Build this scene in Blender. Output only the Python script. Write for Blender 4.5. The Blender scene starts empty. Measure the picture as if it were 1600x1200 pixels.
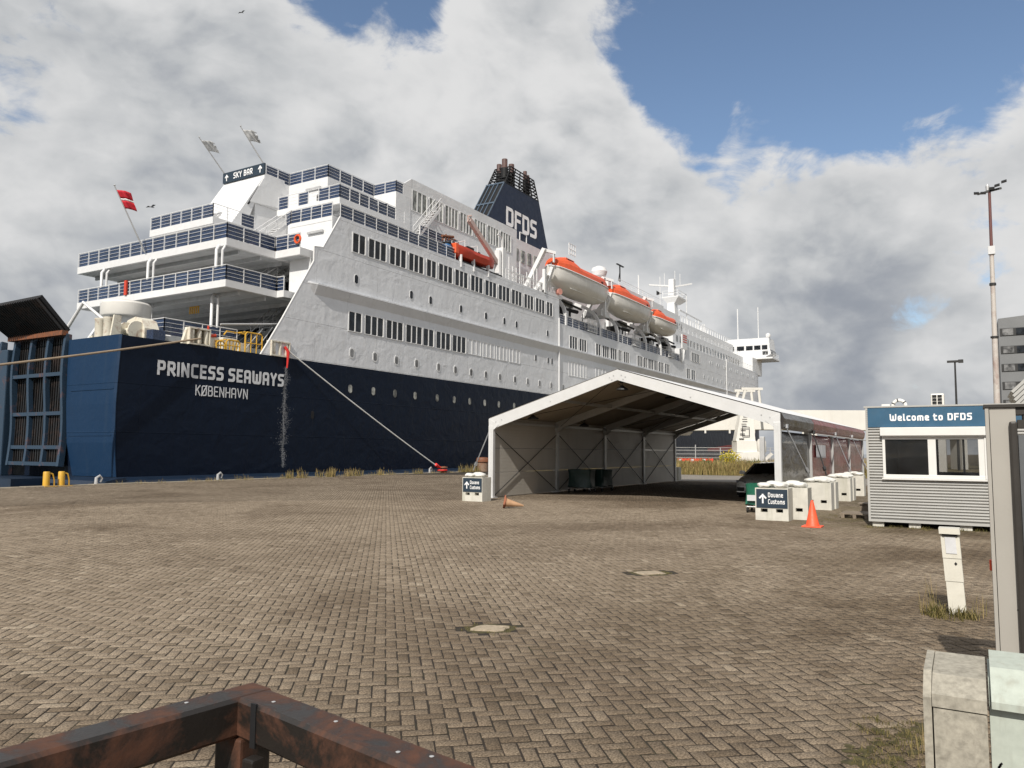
import bpy, bmesh, math, random
import numpy as np
from mathutils import Vector, Matrix, noise as mnoise
random.seed(7); RNG = np.random.default_rng(11)
R = math.radians
scene = bpy.context.scene
COL = scene.collection

# ---------------------------------------------------------------- camera
cam_data = bpy.data.cameras.new("camera")
cam = bpy.data.objects.new("camera", cam_data); COL.objects.link(cam)
cam_data.sensor_fit = 'HORIZONTAL'; cam_data.sensor_width = 36.0
cam_data.lens = 36.0 * 1205.4 / 1600.0
cam_data.clip_start = 0.05; cam_data.clip_end = 6000
YAW, PIT, ROL = 0.537732, 0.0869855, 0.0059528
f = Vector((math.cos(YAW)*math.cos(PIT), math.sin(YAW)*math.cos(PIT), math.sin(PIT)))
r = Vector((math.sin(YAW), -math.cos(YAW), 0)); u = r.cross(f)
r2 = r*math.cos(ROL) + u*math.sin(ROL); u2 = u*math.cos(ROL) - r*math.sin(ROL)
cam.matrix_world = Matrix(((r2.x,u2.x,-f.x,0),(r2.y,u2.y,-f.y,0),(r2.z,u2.z,-f.z,1.68),(0,0,0,1)))
scene.camera = cam

# ---------------------------------------------------------------- colour management
scene.view_settings.view_transform = 'Standard'; scene.view_settings.look = 'None'
scene.view_settings.gamma = 1.0; scene.view_settings.exposure = 0.0
scene.view_settings.use_curve_mapping = False
scene.cycles.max_bounces = 8; scene.cycles.transparent_max_bounces = 16
scene.cycles.diffuse_bounces = 4; scene.cycles.glossy_bounces = 4
scene.cycles.caustics_reflective = False; scene.cycles.caustics_refractive = False

# ---------------------------------------------------------------- sun
SUN_EL = R(40.0); SUN_TRAVEL = R(10.0)          # the light travels towards +X and a little +Y
sd = bpy.data.lights.new("sun", 'SUN'); sun = bpy.data.objects.new("sun", sd); COL.objects.link(sun)
sd.energy = 4.7; sd.angle = R(0.55); sd.color = (1.0, 0.945, 0.86)
travel = Vector((math.cos(SUN_TRAVEL)*math.cos(SUN_EL), math.sin(SUN_TRAVEL)*math.cos(SUN_EL), -math.sin(SUN_EL)))
sun.rotation_euler = travel.to_track_quat('-Z', 'Y').to_euler(); sun.location = (-40, -20, 60)

# ---------------------------------------------------------------- sky: Nishita blue with procedural cumulus
world = bpy.data.worlds.new("World"); scene.world = world; world.use_nodes = True
wt = world.node_tree; wt.nodes.clear()
def WN(t, **k):
    n = wt.nodes.new(t)
    for a, b in k.items(): setattr(n, a, b)
    return n
def wl(a, b): wt.links.new(a, b)
def wmath(op, a, b=None, c=None, clamp=False):
    n = WN('ShaderNodeMath', operation=op, use_clamp=clamp)
    for i, x in enumerate((a, b, c)):
        if x is None: continue
        if isinstance(x, (int, float)): n.inputs[i].default_value = x
        else: wl(x, n.inputs[i])
    return n.outputs[0]
def wsmooth(x, lo, hi, a=0.0, b=1.0):
    n = WN('ShaderNodeMapRange', interpolation_type='SMOOTHSTEP')
    wl(x, n.inputs[0])
    for i, q in enumerate((lo, hi, a, b)): n.inputs[i+1].default_value = q
    return n.outputs[0]
world.cycles.sampling_method = 'MANUAL'; world.cycles.sample_map_resolution = 256
wout = WN('ShaderNodeOutputWorld'); wbg = WN('ShaderNodeBackground'); wl(wbg.outputs[0], wout.inputs[0])
SKY_STRENGTH = 0.10
wbg.inputs[1].default_value = SKY_STRENGTH
sky = WN('ShaderNodeTexSky'); sky.sky_type = 'NISHITA'; sky.sun_disc = False
sky.sun_elevation = SUN_EL
sky.sun_rotation = math.atan2(-travel.x, -travel.y)     # azimuth the sun stands at, from +Y towards +X
sky.air_density = 1.0; sky.dust_density = 0.6; sky.ozone_density = 1.6
tc = WN('ShaderNodeTexCoord'); D = tc.outputs['Generated']
def wscale(vec, s, off=(0,0,0)):
    m = WN('ShaderNodeMapping'); wl(vec, m.inputs[0]); m.inputs['Scale'].default_value = s; m.inputs['Location'].default_value = off
    return m.outputs[0]
def wnoise(vec, scale, detail, rough, dist=0.0, lac=2.0):
    n = WN('ShaderNodeTexNoise'); wl(vec, n.inputs['Vector'])
    n.inputs['Scale'].default_value = scale; n.inputs['Detail'].default_value = detail
    n.inputs['Roughness'].default_value = rough; n.inputs['Distortion'].default_value = dist; n.inputs['Lacunarity'].default_value = lac
    return n.outputs['Fac']
def wlobe(d, lo):
    n = WN('ShaderNodeVectorMath', operation='DOT_PRODUCT'); wl(D, n.inputs[0]); n.inputs[1].default_value = d
    return wsmooth(n.outputs['Value'], lo, 1.0)
CLOUD_OFF = (3.1, 1.7, 0.4)
LOBES = (((0.882,0.20,0.43), 0.979, -0.72), ((0.906,0.08,0.42), 0.986, -0.35), ((0.829,0.313,0.463), 0.990, -0.60), ((0.874,0.29,0.389), 0.997, -0.45),
         ((0.633,0.585,0.507), 0.986, -1.0), ((0.895,0.006,0.447), 0.985, -0.40), ((0.988,0.0,0.165), 0.993, -0.35),
         ((0.766,0.496,0.409), 0.965, 0.35), ((0.75,0.56,0.33), 0.93, 0.55), ((0.80,0.52,0.28), 0.95, 0.4), ((0.62,0.70,0.37), 0.97, 0.35), ((0.95,-0.02,0.32), 0.988, 0.40), ((0.5,0.8,0.33), 0.93, 0.4), ((0.95,0.22,0.22), 0.96, 0.5), ((0.55,0.69,0.46), 0.985, 0.5))
TONES = (((0.52,0.72,0.46), 0.965, -0.16), ((0.44,0.878,0.19), 0.96, -0.26), ((0.986,0.12,0.10), 0.975, -0.26), ((0.961,0.178,0.214), 0.985, -0.14),
         ((0.766,0.496,0.40), 0.96, 0.16), ((0.945,-0.02,0.33), 0.98, 0.14), ((0.428,0.847,0.31), 0.985, 0.24), ((0.909,0.254,0.33), 0.99, 0.22))
def wwarp(vec, scale, amt):
    n = WN('ShaderNodeTexNoise'); wl(vec, n.inputs['Vector']); n.inputs['Scale'].default_value = scale; n.inputs['Detail'].default_value = 5; n.inputs['Roughness'].default_value = 0.6
    s1 = WN('ShaderNodeVectorMath', operation='SUBTRACT'); wl(n.outputs['Color'], s1.inputs[0]); s1.inputs[1].default_value = (0.5, 0.5, 0.5)
    s2 = WN('ShaderNodeVectorMath', operation='SCALE'); wl(s1.outputs[0], s2.inputs[0]); s2.inputs['Scale'].default_value = amt
    s3 = WN('ShaderNodeVectorMath', operation='ADD'); wl(vec, s3.inputs[0]); wl(s2.outputs[0], s3.inputs[1]); return s3.outputs[0]
def wpuff(vec, scale):
    tot = None
    for k, (sc, am) in enumerate(((1.0, 1.0), (2.1, 0.55), (4.3, 0.30), (9.1, 0.16))):
        n = wnoise(vec, scale*sc, 1.0, 0.4)
        q = wmath('MULTIPLY', wmath('ABSOLUTE', wmath('SUBTRACT', n, 0.5)), 4.0*am)
        tot = q if tot is None else wmath('ADD', tot, q)
    return wmath('MULTIPLY', tot, 0.55)
base = wwarp(wscale(D, (1, 1, 1.55), CLOUD_OFF), 3.0, 0.16)
lit  = wwarp(wscale(D, (1, 1, 1.55), (CLOUD_OFF[0]-0.012, CLOUD_OFF[1]+0.018, CLOUD_OFF[2]+0.05)), 3.0, 0.16)
N1 = wnoise(base, 2.3, 11, 0.58, 0.2); N2 = wnoise(lit, 2.3, 8, 0.56, 0.2)
P1 = wpuff(base, 3.4); P2 = wpuff(lit, 3.4)
fine = wnoise(wscale(D, (1, 1, 1.6), (9, 4, 2)), 11.0, 10, 0.66, 0.5)
big = wnoise(wscale(D, (1, 1, 2.2), (5.3, 0.2, 7.1)), 1.5, 4, 0.5)
cov = wmath('ADD', wmath('MULTIPLY', wmath('SUBTRACT', N1, 0.5), 3.6), wmath('ADD', wmath('MULTIPLY', wmath('SUBTRACT', fine, 0.5), 1.3), 0.46))
cov = wmath('ADD', cov, wmath('MULTIPLY', wmath('SUBTRACT', P1, 0.42), 0.9))
# broad weather: clear patches overhead and to the right, banks elsewhere
for d, lo, w in LOBES:
    cov = wmath('ADD', cov, wmath('MULTIPLY', wlobe(d, lo), w))
mask = wsmooth(cov, -0.14, 0.34)
relief = wmath('ADD', wmath('MULTIPLY', wmath('SUBTRACT', N1, N2), 2.0), wmath('MULTIPLY', wmath('SUBTRACT', P1, P2), 0.55))
tone = wmath('ADD', relief, wmath('ADD', wmath('MULTIPLY', wmath('SUBTRACT', big, 0.5), 0.75), 0.56))
tone = wmath('ADD', tone, wmath('MULTIPLY', wmath('SUBTRACT', fine, 0.5), 0.30))
edge_ = wsmooth(cov, 0.0, 0.75, 0.20, 0.0); tone = wmath('ADD', tone, edge_)
for d, lo, w in TONES:
    tone = wmath('ADD', tone, wmath('MULTIPLY', wlobe(d, lo), w))
ramp = WN('ShaderNodeValToRGB'); wl(wsmooth(tone, 0.0, 1.0), ramp.inputs[0])
cr = ramp.color_ramp; cr.elements[0].position = 0.0; cr.elements[0].color = (3.1, 3.35, 3.8, 1)
cr.elements[1].position = 1.0; cr.elements[1].color = (7.4, 7.4, 7.4, 1)
e = cr.elements.new(0.45); e.color = (5.3, 5.45, 5.6, 1)
mixw = WN('ShaderNodeMix', data_type='RGBA'); wl(mask, mixw.inputs[0])
hsv = WN('ShaderNodeHueSaturation'); wl(sky.outputs[0], hsv.inputs['Color']); hsv.inputs['Value'].default_value = 1.25; hsv.inputs['Saturation'].default_value = 0.98
wl(hsv.outputs[0], mixw.inputs[6]); wl(ramp.outputs[0], mixw.inputs[7]); wl(mixw.outputs[2], wbg.inputs[0])

# ---------------------------------------------------------------- materials
MATS = {}
def _new(name):
    m = bpy.data.materials.new(name); m.use_nodes = True
    nt = m.node_tree; b = nt.nodes['Principled BSDF']; MATS[name] = m
    return m, nt, b
def _n(nt, t, **k):
    n = nt.nodes.new(t)
    for a, c in k.items(): setattr(n, a, c)
    return n
def _noise(nt, vec, scale, detail=4, rough=0.55, dist=0.0):
    n = _n(nt, 'ShaderNodeTexNoise'); nt.links.new(vec, n.inputs['Vector'])
    n.inputs['Scale'].default_value = scale; n.inputs['Detail'].default_value = detail
    n.inputs['Roughness'].default_value = rough; n.inputs['Distortion'].default_value = dist
    return n.outputs['Fac']
def _map(nt, vec, s, loc=(0,0,0), rot=(0,0,0)):
    m = _n(nt, 'ShaderNodeMapping'); nt.links.new(vec, m.inputs[0]); m.inputs['Scale'].default_value = s
    m.inputs['Location'].default_value = loc; m.inputs['Rotation'].default_value = rot
    return m.outputs[0]
def _range(nt, x, a, b, c=0.0, d=1.0):
    n = _n(nt, 'ShaderNodeMapRange'); nt.links.new(x, n.inputs[0])
    for i, q in enumerate((a, b, c, d)): n.inputs[i+1].default_value = q
    return n.outputs[0]
def _mix(nt, fac, a, b, mode='MIX'):
    n = _n(nt, 'ShaderNodeMix', data_type='RGBA', blend_type=mode)
    for i, x in ((0, fac), (6, a), (7, b)):
        if isinstance(x, (int, float)): n.inputs[i].default_value = x
        elif isinstance(x, tuple): n.inputs[i].default_value = x if len(x) == 4 else x + (1,)
        else: nt.links.new(x, n.inputs[i])
    return n.outputs[2]
def _bump(nt, b, h, strength, dist):
    n = _n(nt, 'ShaderNodeBump'); nt.links.new(h, n.inputs['Height']); n.inputs['Strength'].default_value = strength; n.inputs['Distance'].default_value = dist
    nt.links.new(n.outputs[0], b.inputs['Normal']); return n
def pmat(name, col, rough=0.5, met=0.0, var=0.12, scale=2.5, bump=0.0, bscale=30.0, bdist=0.01, spec=0.5, dirt=None, dirt_amt=0.0, dirt_scale=1.5, streak=False, coat=0.0, alpha=1.0):
    m, nt, b = _new(name)
    g = _n(nt, 'ShaderNodeNewGeometry'); P = g.outputs['Position']
    lo = tuple(c*(1-var) for c in col); hi = tuple(min(1, c*(1+var)) for c in col)
    c = _mix(nt, _range(nt, _noise(nt, P, scale, 5, 0.6), 0.3, 0.7), lo, hi)
    if dirt:
        v = _map(nt, P, (1, 1, 0.12)) if streak else P
        d = _noise(nt, v, dirt_scale, 6, 0.65, 0.3)
        c = _mix(nt, _range(nt, d, 0.52, 0.72, 0.0, dirt_amt), c, dirt)
    nt.links.new(c, b.inputs['Base Color'])
    b.inputs['Roughness'].default_value = rough; b.inputs['Metallic'].default_value = met
    b.inputs['Specular IOR Level'].default_value = spec; b.inputs['Coat Weight'].default_value = coat
    b.inputs['Alpha'].default_value = alpha
    rr = _range(nt, _noise(nt, P, scale*3, 4, 0.6), 0.3, 0.7, max(0.03, rough-0.08), min(1, rough+0.08)); nt.links.new(rr, b.inputs['Roughness'])
    if bump: _bump(nt, b, _noise(nt, P, bscale, 4, 0.6), bump, bdist)
    return m
def dented(name, col, rough, dirt=None, amt=0.0, dent=0.6, seams=True, spec=0.4):
    """painted ship's plating: buckled between frames, with weld seams and run-down streaks"""
    m, nt, b = _new(name)
    P = _n(nt, 'ShaderNodeNewGeometry').outputs['Position']
    c = _mix(nt, _range(nt, _noise(nt, P, 0.5, 5, 0.6), 0.3, 0.7), tuple(x*0.94 for x in col), tuple(min(1, x*1.04) for x in col))
    if dirt:
        d = _noise(nt, _map(nt, P, (1.4, 1.4, 0.10)), 1.3, 7, 0.65, 0.2)
        c = _mix(nt, _range(nt, d, 0.55, 0.75, 0.0, amt), c, dirt)
        d2 = _noise(nt, P, 0.8, 8, 0.7)
        c = _mix(nt, _range(nt, d2, 0.6, 0.75, 0.0, amt*0.7), c, dirt)
    nt.links.new(c, b.inputs['Base Color']); b.inputs['Roughness'].default_value = rough; b.inputs['Specular IOR Level'].default_value = spec
    h = _noise(nt, _map(nt, P, (0.75, 0.75, 0.85)), 1.0, 3, 0.5, 0.6)
    h2 = _noise(nt, _map(nt, P, (1, 1, 0.6)), 1.9, 2, 0.5)
    a = _n(nt, 'ShaderNodeMath', operation='MULTIPLY_ADD'); nt.links.new(h2, a.inputs[0]); a.inputs[1].default_value = 0.45; nt.links.new(h, a.inputs[2]); H = a.outputs[0]
    bn = _bump(nt, b, H, dent, 0.16)
    if seams:
        sx = _n(nt, 'ShaderNodeSeparateXYZ'); nt.links.new(P, sx.inputs[0])
        cx = _n(nt, 'ShaderNodeCombineXYZ'); nt.links.new(sx.outputs[0], cx.inputs[0]); nt.links.new(sx.outputs[2], cx.inputs[1])
        bt = _n(nt, 'ShaderNodeTexBrick'); nt.links.new(cx.outputs[0], bt.inputs['Vector'])
        bt.inputs['Scale'].default_value = 1.0; bt.inputs['Mortar Size'].default_value = 0.03; bt.inputs['Brick Width'].default_value = 6.2; bt.inputs['Row Height'].default_value = 2.55
        bt.inputs['Mortar Smooth'].default_value = 0.4
        b2 = _n(nt, 'ShaderNodeBump'); nt.links.new(bt.outputs['Fac'], b2.inputs['Height']); b2.inputs['Strength'].default_value = 0.8; b2.inputs['Distance'].default_value = 0.04
        nt.links.new(bn.outputs[0], b2.inputs['Normal']); nt.links.new(b2.outputs[0], b.inputs['Normal'])
    return m
def glass(name, tint=(0.02,0.024,0.028), rough=0.06, through=0.0, spec=0.5):
    m, nt, b = _new(name)
    b.inputs['Base Color'].default_value = tint + (1,); b.inputs['Roughness'].default_value = rough
    b.inputs['Specular IOR Level'].default_value = spec; b.inputs['Alpha'].default_value = 1.0 - through
    P = _n(nt, 'ShaderNodeNewGeometry').outputs['Position']
    c = _mix(nt, _range(nt, _noise(nt, P, 1.3, 4, 0.6), 0.35, 0.65), tuple(x*0.4 for x in tint), tuple(min(1, x*2.4) for x in tint)); nt.links.new(c, b.inputs['Base Color'])
    _bump(nt, b, _noise(nt, P, 0.9, 2, 0.5), 0.08, 0.05)
    return m
def rusty(name, paint, rust=(0.22,0.075,0.03), amt=0.5, rough=0.6, scale=3.0, lo=0.45, hi=0.6):
    m, nt, b = _new(name)
    P = _n(nt, 'ShaderNodeNewGeometry').outputs['Position']
    n1 = _noise(nt, P, scale, 8, 0.68, 0.6); n2 = _noise(nt, P, scale*7, 5, 0.6)
    rc = _mix(nt, n2, tuple(x*0.5 for x in rust), tuple(min(1, x*1.5) for x in rust))
    c = _mix(nt, _range(nt, n1, lo, hi, 0.0, amt), paint, rc); nt.links.new(c, b.inputs['Base Color'])
    nt.links.new(_range(nt, n1, lo, hi, rough-0.15, min(1, rough+0.25)), b.inputs['Roughness'])
    _bump(nt, b, n2, 0.25, 0.01)
    return m
WHITE = dented('white_hull_paint', (0.66,0.67,0.69), 0.42, (0.40,0.38,0.35), 0.25, 0.38)
SUPER = dented('white_deckhouse_paint', (0.68,0.685,0.69), 0.42, (0.45,0.43,0.40), 0.18, 0.25, False)
TRIM = pmat('white_trim', (0.67,0.67,0.67), 0.4, var=0.04)
NAVY = dented('navy_hull_paint', (0.0055,0.0105,0.023), 0.4, (0.03,0.035,0.045), 0.06, 0.4, True, 0.10)
STERNSUNLIT = dented('sunlit_navy_stern_paint', (0.0065,0.027,0.068), 0.5, (0.03,0.05,0.08), 0.35, 0.25, True, 0.2)  # navy hull paint with the sun on the stern put into its colour
FUNNELBLUE = pmat('funnel_navy', (0.009,0.018,0.045), 0.5, var=0.1, scale=0.6, spec=0.3)
BOOT = pmat('red_boot_topping', (0.22,0.03,0.025), 0.6)
BLUEPANEL = pmat('blue_tinted_panel', (0.030,0.050,0.105), 0.22, var=0.35, scale=0.8, alpha=0.86)
DARKSHIP = pmat('black_steel', (0.012,0.012,0.013), 0.6, spec=0.3)
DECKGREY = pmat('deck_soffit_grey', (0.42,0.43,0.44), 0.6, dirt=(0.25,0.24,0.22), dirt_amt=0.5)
DECKGREEN = pmat('deck_floor', (0.10,0.13,0.12), 0.8)
PANE = glass('dark_ship_glass', (0.012,0.014,0.017), 0.12, spec=0.28)
LOUNGE = glass('lounge_glass', (0.16,0.165,0.15), 0.12)
ORANGE = pmat('lifeboat_orange', (0.72,0.10,0.025), 0.5, var=0.12, scale=1.5, dirt=(0.35,0.06,0.03), dirt_amt=0.35)
BOATWHITE = pmat('lifeboat_white', (0.66,0.64,0.60), 0.38, var=0.06, scale=0.8, dirt=(0.42,0.38,0.32), dirt_amt=0.35, streak=True, dirt_scale=1.2)
RESCUE = pmat('rescue_boat_red', (0.55,0.05,0.02), 0.5)
DRUMBLUE = pmat('barrel_blue', (0.02,0.10,0.25), 0.5)
YELLOW = pmat('yellow_steel', (0.58,0.33,0.03), 0.5, dirt=(0.3,0.15,0.05), dirt_amt=0.3)
CREAM = rusty('cream_rusted_steel', (0.66,0.62,0.52), amt=0.7, lo=0.52, hi=0.7, scale=2.2)
RAMPBLUE = rusty('ramp_blue_grey', (0.020,0.042,0.072), amt=0.45, lo=0.56, hi=0.68, scale=1.2)
RAMPBLACK = rusty('ramp_black', (0.010,0.009,0.009), rust=(0.07,0.035,0.022), amt=0.5, lo=0.5, hi=0.75, scale=1.0)
RUST = rusty('rust', (0.10,0.05,0.03), amt=0.9, lo=0.35, hi=0.55, scale=4)
STACK = rusty('exhaust_brown', (0.09,0.05,0.045), rust=(0.16,0.09,0.075), amt=0.6, scale=2)
TENTWHITE = pmat('tent_frame_white', (0.58,0.58,0.575), 0.4, var=0.04, dirt=(0.45,0.43,0.38), dirt_amt=0.2, dirt_scale=4)
ALU = pmat('frame_aluminium', (0.48,0.48,0.47), 0.45, met=0.35, var=0.08)
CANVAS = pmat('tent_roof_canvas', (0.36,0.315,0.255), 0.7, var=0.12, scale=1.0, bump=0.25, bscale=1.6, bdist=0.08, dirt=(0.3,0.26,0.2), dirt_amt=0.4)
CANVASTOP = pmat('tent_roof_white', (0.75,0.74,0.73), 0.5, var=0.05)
WALLPANEL = pmat('tent_sandwich_panel', (0.50,0.47,0.42), 0.5, var=0.05, scale=0.7, dirt=(0.36,0.34,0.31), dirt_amt=0.3, streak=True)
CONCRETE = pmat('ballast_concrete', (0.56,0.54,0.48), 0.85, var=0.1, scale=5, bump=0.3, bscale=60, bdist=0.004, dirt=(0.22,0.22,0.13), dirt_amt=0.55, dirt_scale=2.6, streak=True)
SAND = pmat('sandbag_fabric', (0.66,0.65,0.61), 0.8, var=0.1, scale=8, bump=0.4, bscale=30, bdist=0.01)
SIGNNAVY = pmat('sign_navy', (0.017,0.032,0.050), 0.45, var=0.05)
LETTER = pmat('sign_lettering_white', (0.82,0.82,0.82), 0.5, var=0.02)
HULLLETTER = pmat('hull_lettering_grey', (0.60,0.61,0.63), 0.5, var=0.05)
CABBLUE = pmat('cabin_sign_blue', (0.03,0.095,0.165), 0.42, var=0.08, scale=3, dirt=(0.05,0.10,0.14), dirt_amt=0.4)
CLAD = pmat('cabin_cladding_grey', (0.40,0.395,0.375), 0.42, var=0.05, scale=2, dirt=(0.35,0.33,0.29), dirt_amt=0.25)
UPVC = pmat('window_frame_white', (0.68,0.67,0.64), 0.35, var=0.03)
CABGLASS = glass('cabin_glass', (0.012,0.013,0.014), 0.02, through=0.55)
DARKIN = pmat('cabin_interior', (0.07,0.065,0.06), 0.7)
CONE = pmat('cone_orange', (0.85,0.10,0.035), 0.5, var=0.08, scale=6, dirt=(0.5,0.15,0.08), dirt_amt=0.3)
OLDCONE = pmat('cone_faded', (0.42,0.25,0.14), 0.65, var=0.15, scale=8, dirt=(0.2,0.07,0.05), dirt_amt=0.6, dirt_scale=6)
OLDCONEBASE = pmat('cone_faded_base', (0.28,0.10,0.05), 0.75, var=0.2, scale=8)
GREENTARP = pmat('green_tarpaulin', (0.012,0.11,0.065), 0.42, var=0.2, scale=4, bump=0.5, bscale=5, bdist=0.05)
DARKTARP = pmat('dark_green_tarpaulin', (0.008,0.030,0.026), 0.45, var=0.2, scale=4, bump=0.5, bscale=5, bdist=0.05)
CHROME = pmat('trolley_steel', (0.55,0.55,0.55), 0.3, met=0.8)
SPONSON = pmat('sponson_navy', (0.006,0.016,0.036), 0.45, var=0.2, scale=0.8)
RUBBER = pmat('black_rubber', (0.015,0.015,0.015), 0.75)
CARPAINT = pmat('car_grey_paint', (0.50,0.50,0.47), 0.3, met=0.1, var=0.03, coat=0.6)
CARGLASS = glass('car_glass', (0.006,0.006,0.007), 0.04)
LAMPGLASS = glass('headlamp_glass', (0.10,0.10,0.11), 0.05)
PILLAR = pmat('pedestal_cream', (0.60,0.575,0.50), 0.5, var=0.05, scale=5, dirt=(0.45,0.42,0.34), dirt_amt=0.3, dirt_scale=6)
CABINETGREY = pmat('cabinet_weathered_grey', (0.33,0.305,0.25), 0.75, var=0.22, scale=45, bump=0.2, bscale=120, bdist=0.002, dirt=(0.17,0.155,0.125), dirt_amt=0.75, dirt_scale=26)
CABINETMINT = pmat('cabinet_pale_green', (0.41,0.445,0.39), 0.75, var=0.08, scale=30, dirt=(0.27,0.26,0.21), dirt_amt=0.5, dirt_scale=22, streak=True)
GATEGREY = pmat('gate_warm_grey', (0.35,0.33,0.295), 0.5, var=0.03)
GATEDARK = pmat('gate_dark_bronze', (0.030,0.026,0.022), 0.5, spec=0.4)
GATEPANEL = pmat('gate_panel_grey', (0.095,0.10,0.105), 0.4, var=0.15, scale=2)
BARRIER = rusty('barrier_black_rust', (0.018,0.015,0.013), rust=(0.085,0.032,0.015), amt=0.9, lo=0.46, hi=0.60, scale=3.4, rough=0.5)
GALV = pmat('galvanised', (0.50,0.50,0.50), 0.5, met=0.4, var=0.1)
LAMPPOST = rusty('lamp_post_cream', (0.50,0.46,0.42), rust=(0.20,0.09,0.07), amt=0.6, lo=0.5, hi=0.7, scale=0.9)
LAMPRED = pmat('lamp_post_dark_red', (0.13,0.05,0.045), 0.6)
BUILDGREY = pmat('office_grey_cladding', (0.16,0.165,0.17), 0.6, var=0.06, scale=0.4)
GANGWHITE = pmat('gangway_white', (0.70,0.68,0.63), 0.45, var=0.05, scale=0.5, dirt=(0.5,0.46,0.4), dirt_amt=0.25, streak=True)
REDPLASTIC = pmat('barrier_red_plastic', (0.75,0.06,0.03), 0.5)
FLAGRED = pmat('flag_red', (0.50,0.015,0.03), 0.7, var=0.1)
FLAGWHITE = pmat('flag_white', (0.7,0.68,0.68), 0.7)
FLAGGREY = pmat('flag_grey', (0.46,0.46,0.46), 0.7, var=0.5, scale=2.2)
ROPEWHITE = pmat('rope_white', (0.66,0.66,0.64), 0.8, bump=0.5, bscale=40)
ROPERED = pmat('rope_red', (0.65,0.03,0.025), 0.7)
ROPEBROWN = pmat('rope_brown', (0.30,0.23,0.16), 0.85, bump=0.5, bscale=40)
QUAYBOLLARD = rusty('bollard_rusty', (0.24,0.17,0.12), rust=(0.20,0.08,0.045), amt=0.7, scale=3)
WOOD = pmat('grey_weathered_wood', (0.20,0.16,0.12), 0.85, var=0.3, scale=9)
COPING = pmat('quay_coping_concrete', (0.26,0.22,0.165), 0.9, var=0.2, scale=1.2, bump=0.3, bscale=18)
MOSS = pmat('moss', (0.060,0.050,0.016), 0.95, var=0.5, scale=20, bump=0.8, bscale=60, bdist=0.01)
STONE = pmat('pale_broken_stone', (0.33,0.27,0.195), 0.9, var=0.25, scale=25, bump=0.6, bscale=60, bdist=0.008)
PAPER = pmat('notice_paper', (0.55,0.55,0.56), 0.6)
DARKGREY = pmat('lamp_housing_black', (0.02,0.02,0.02), 0.5)
BIRD = pmat('bird_grey', (0.25,0.25,0.26), 0.8)
def grassmat(name, a, b_):
    m, nt, b = _new(name)
    at = _n(nt, 'ShaderNodeAttribute'); at.attribute_name = 'tone'
    nt.links.new(_mix(nt, at.outputs['Fac'], a, b_), b.inputs['Base Color']); b.inputs['Roughness'].default_value = 0.8
    b.inputs['Specular IOR Level'].default_value = 0.2
    return m
DRYGRASS = grassmat('dry_grass', (0.38,0.28,0.125), (0.15,0.135,0.042))
GREENGRASS = grassmat('green_weeds', (0.055,0.06,0.014), (0.22,0.17,0.07))
GORSE = grassmat('yellow_flowers', (0.62,0.46,0.02), (0.14,0.17,0.03))
SHRUB = grassmat('shrub_green', (0.035,0.06,0.015), (0.10,0.13,0.04))
# clear PVC tent wall: smoky film with a strong sky reflection
m, nt, b = _new('smoky_pvc_film'); PVC = m
P = _n(nt, 'ShaderNodeNewGeometry').outputs['Position']
c = _mix(nt, _range(nt, _noise(nt, _map(nt, P, (0.5,1,0.9)), 1.0, 4, 0.6, 0.5), 0.35, 0.65), (0.030,0.027,0.026), (0.060,0.052,0.048)); nt.links.new(c, b.inputs['Base Color'])
b.inputs['Roughness'].default_value = 0.2; b.inputs['Alpha'].default_value = 0.95; b.inputs['Specular IOR Level'].default_value = 0.3
_bump(nt, b, _noise(nt, _map(nt, P, (0.8,1,1.6)), 1.5, 3, 0.5), 0.35, 0.08)
m, nt, b = _new('red_tinted_pvc_film'); PVCRED = m
P = _n(nt, 'ShaderNodeNewGeometry').outputs['Position']
c = _mix(nt, _range(nt, _noise(nt, _map(nt, P, (0.5,1,0.9)), 1.0, 4, 0.6, 0.5), 0.35, 0.65), (0.16,0.022,0.022), (0.26,0.045,0.040)); nt.links.new(c, b.inputs['Base Color'])
b.inputs['Roughness'].default_value = 0.25; b.inputs['Alpha'].default_value = 0.96; b.inputs['Specular IOR Level'].default_value = 0.3
_bump(nt, b, _noise(nt, _map(nt, P, (0.8,1,1.6)), 1.5, 3, 0.5), 0.35, 0.08)

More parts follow.
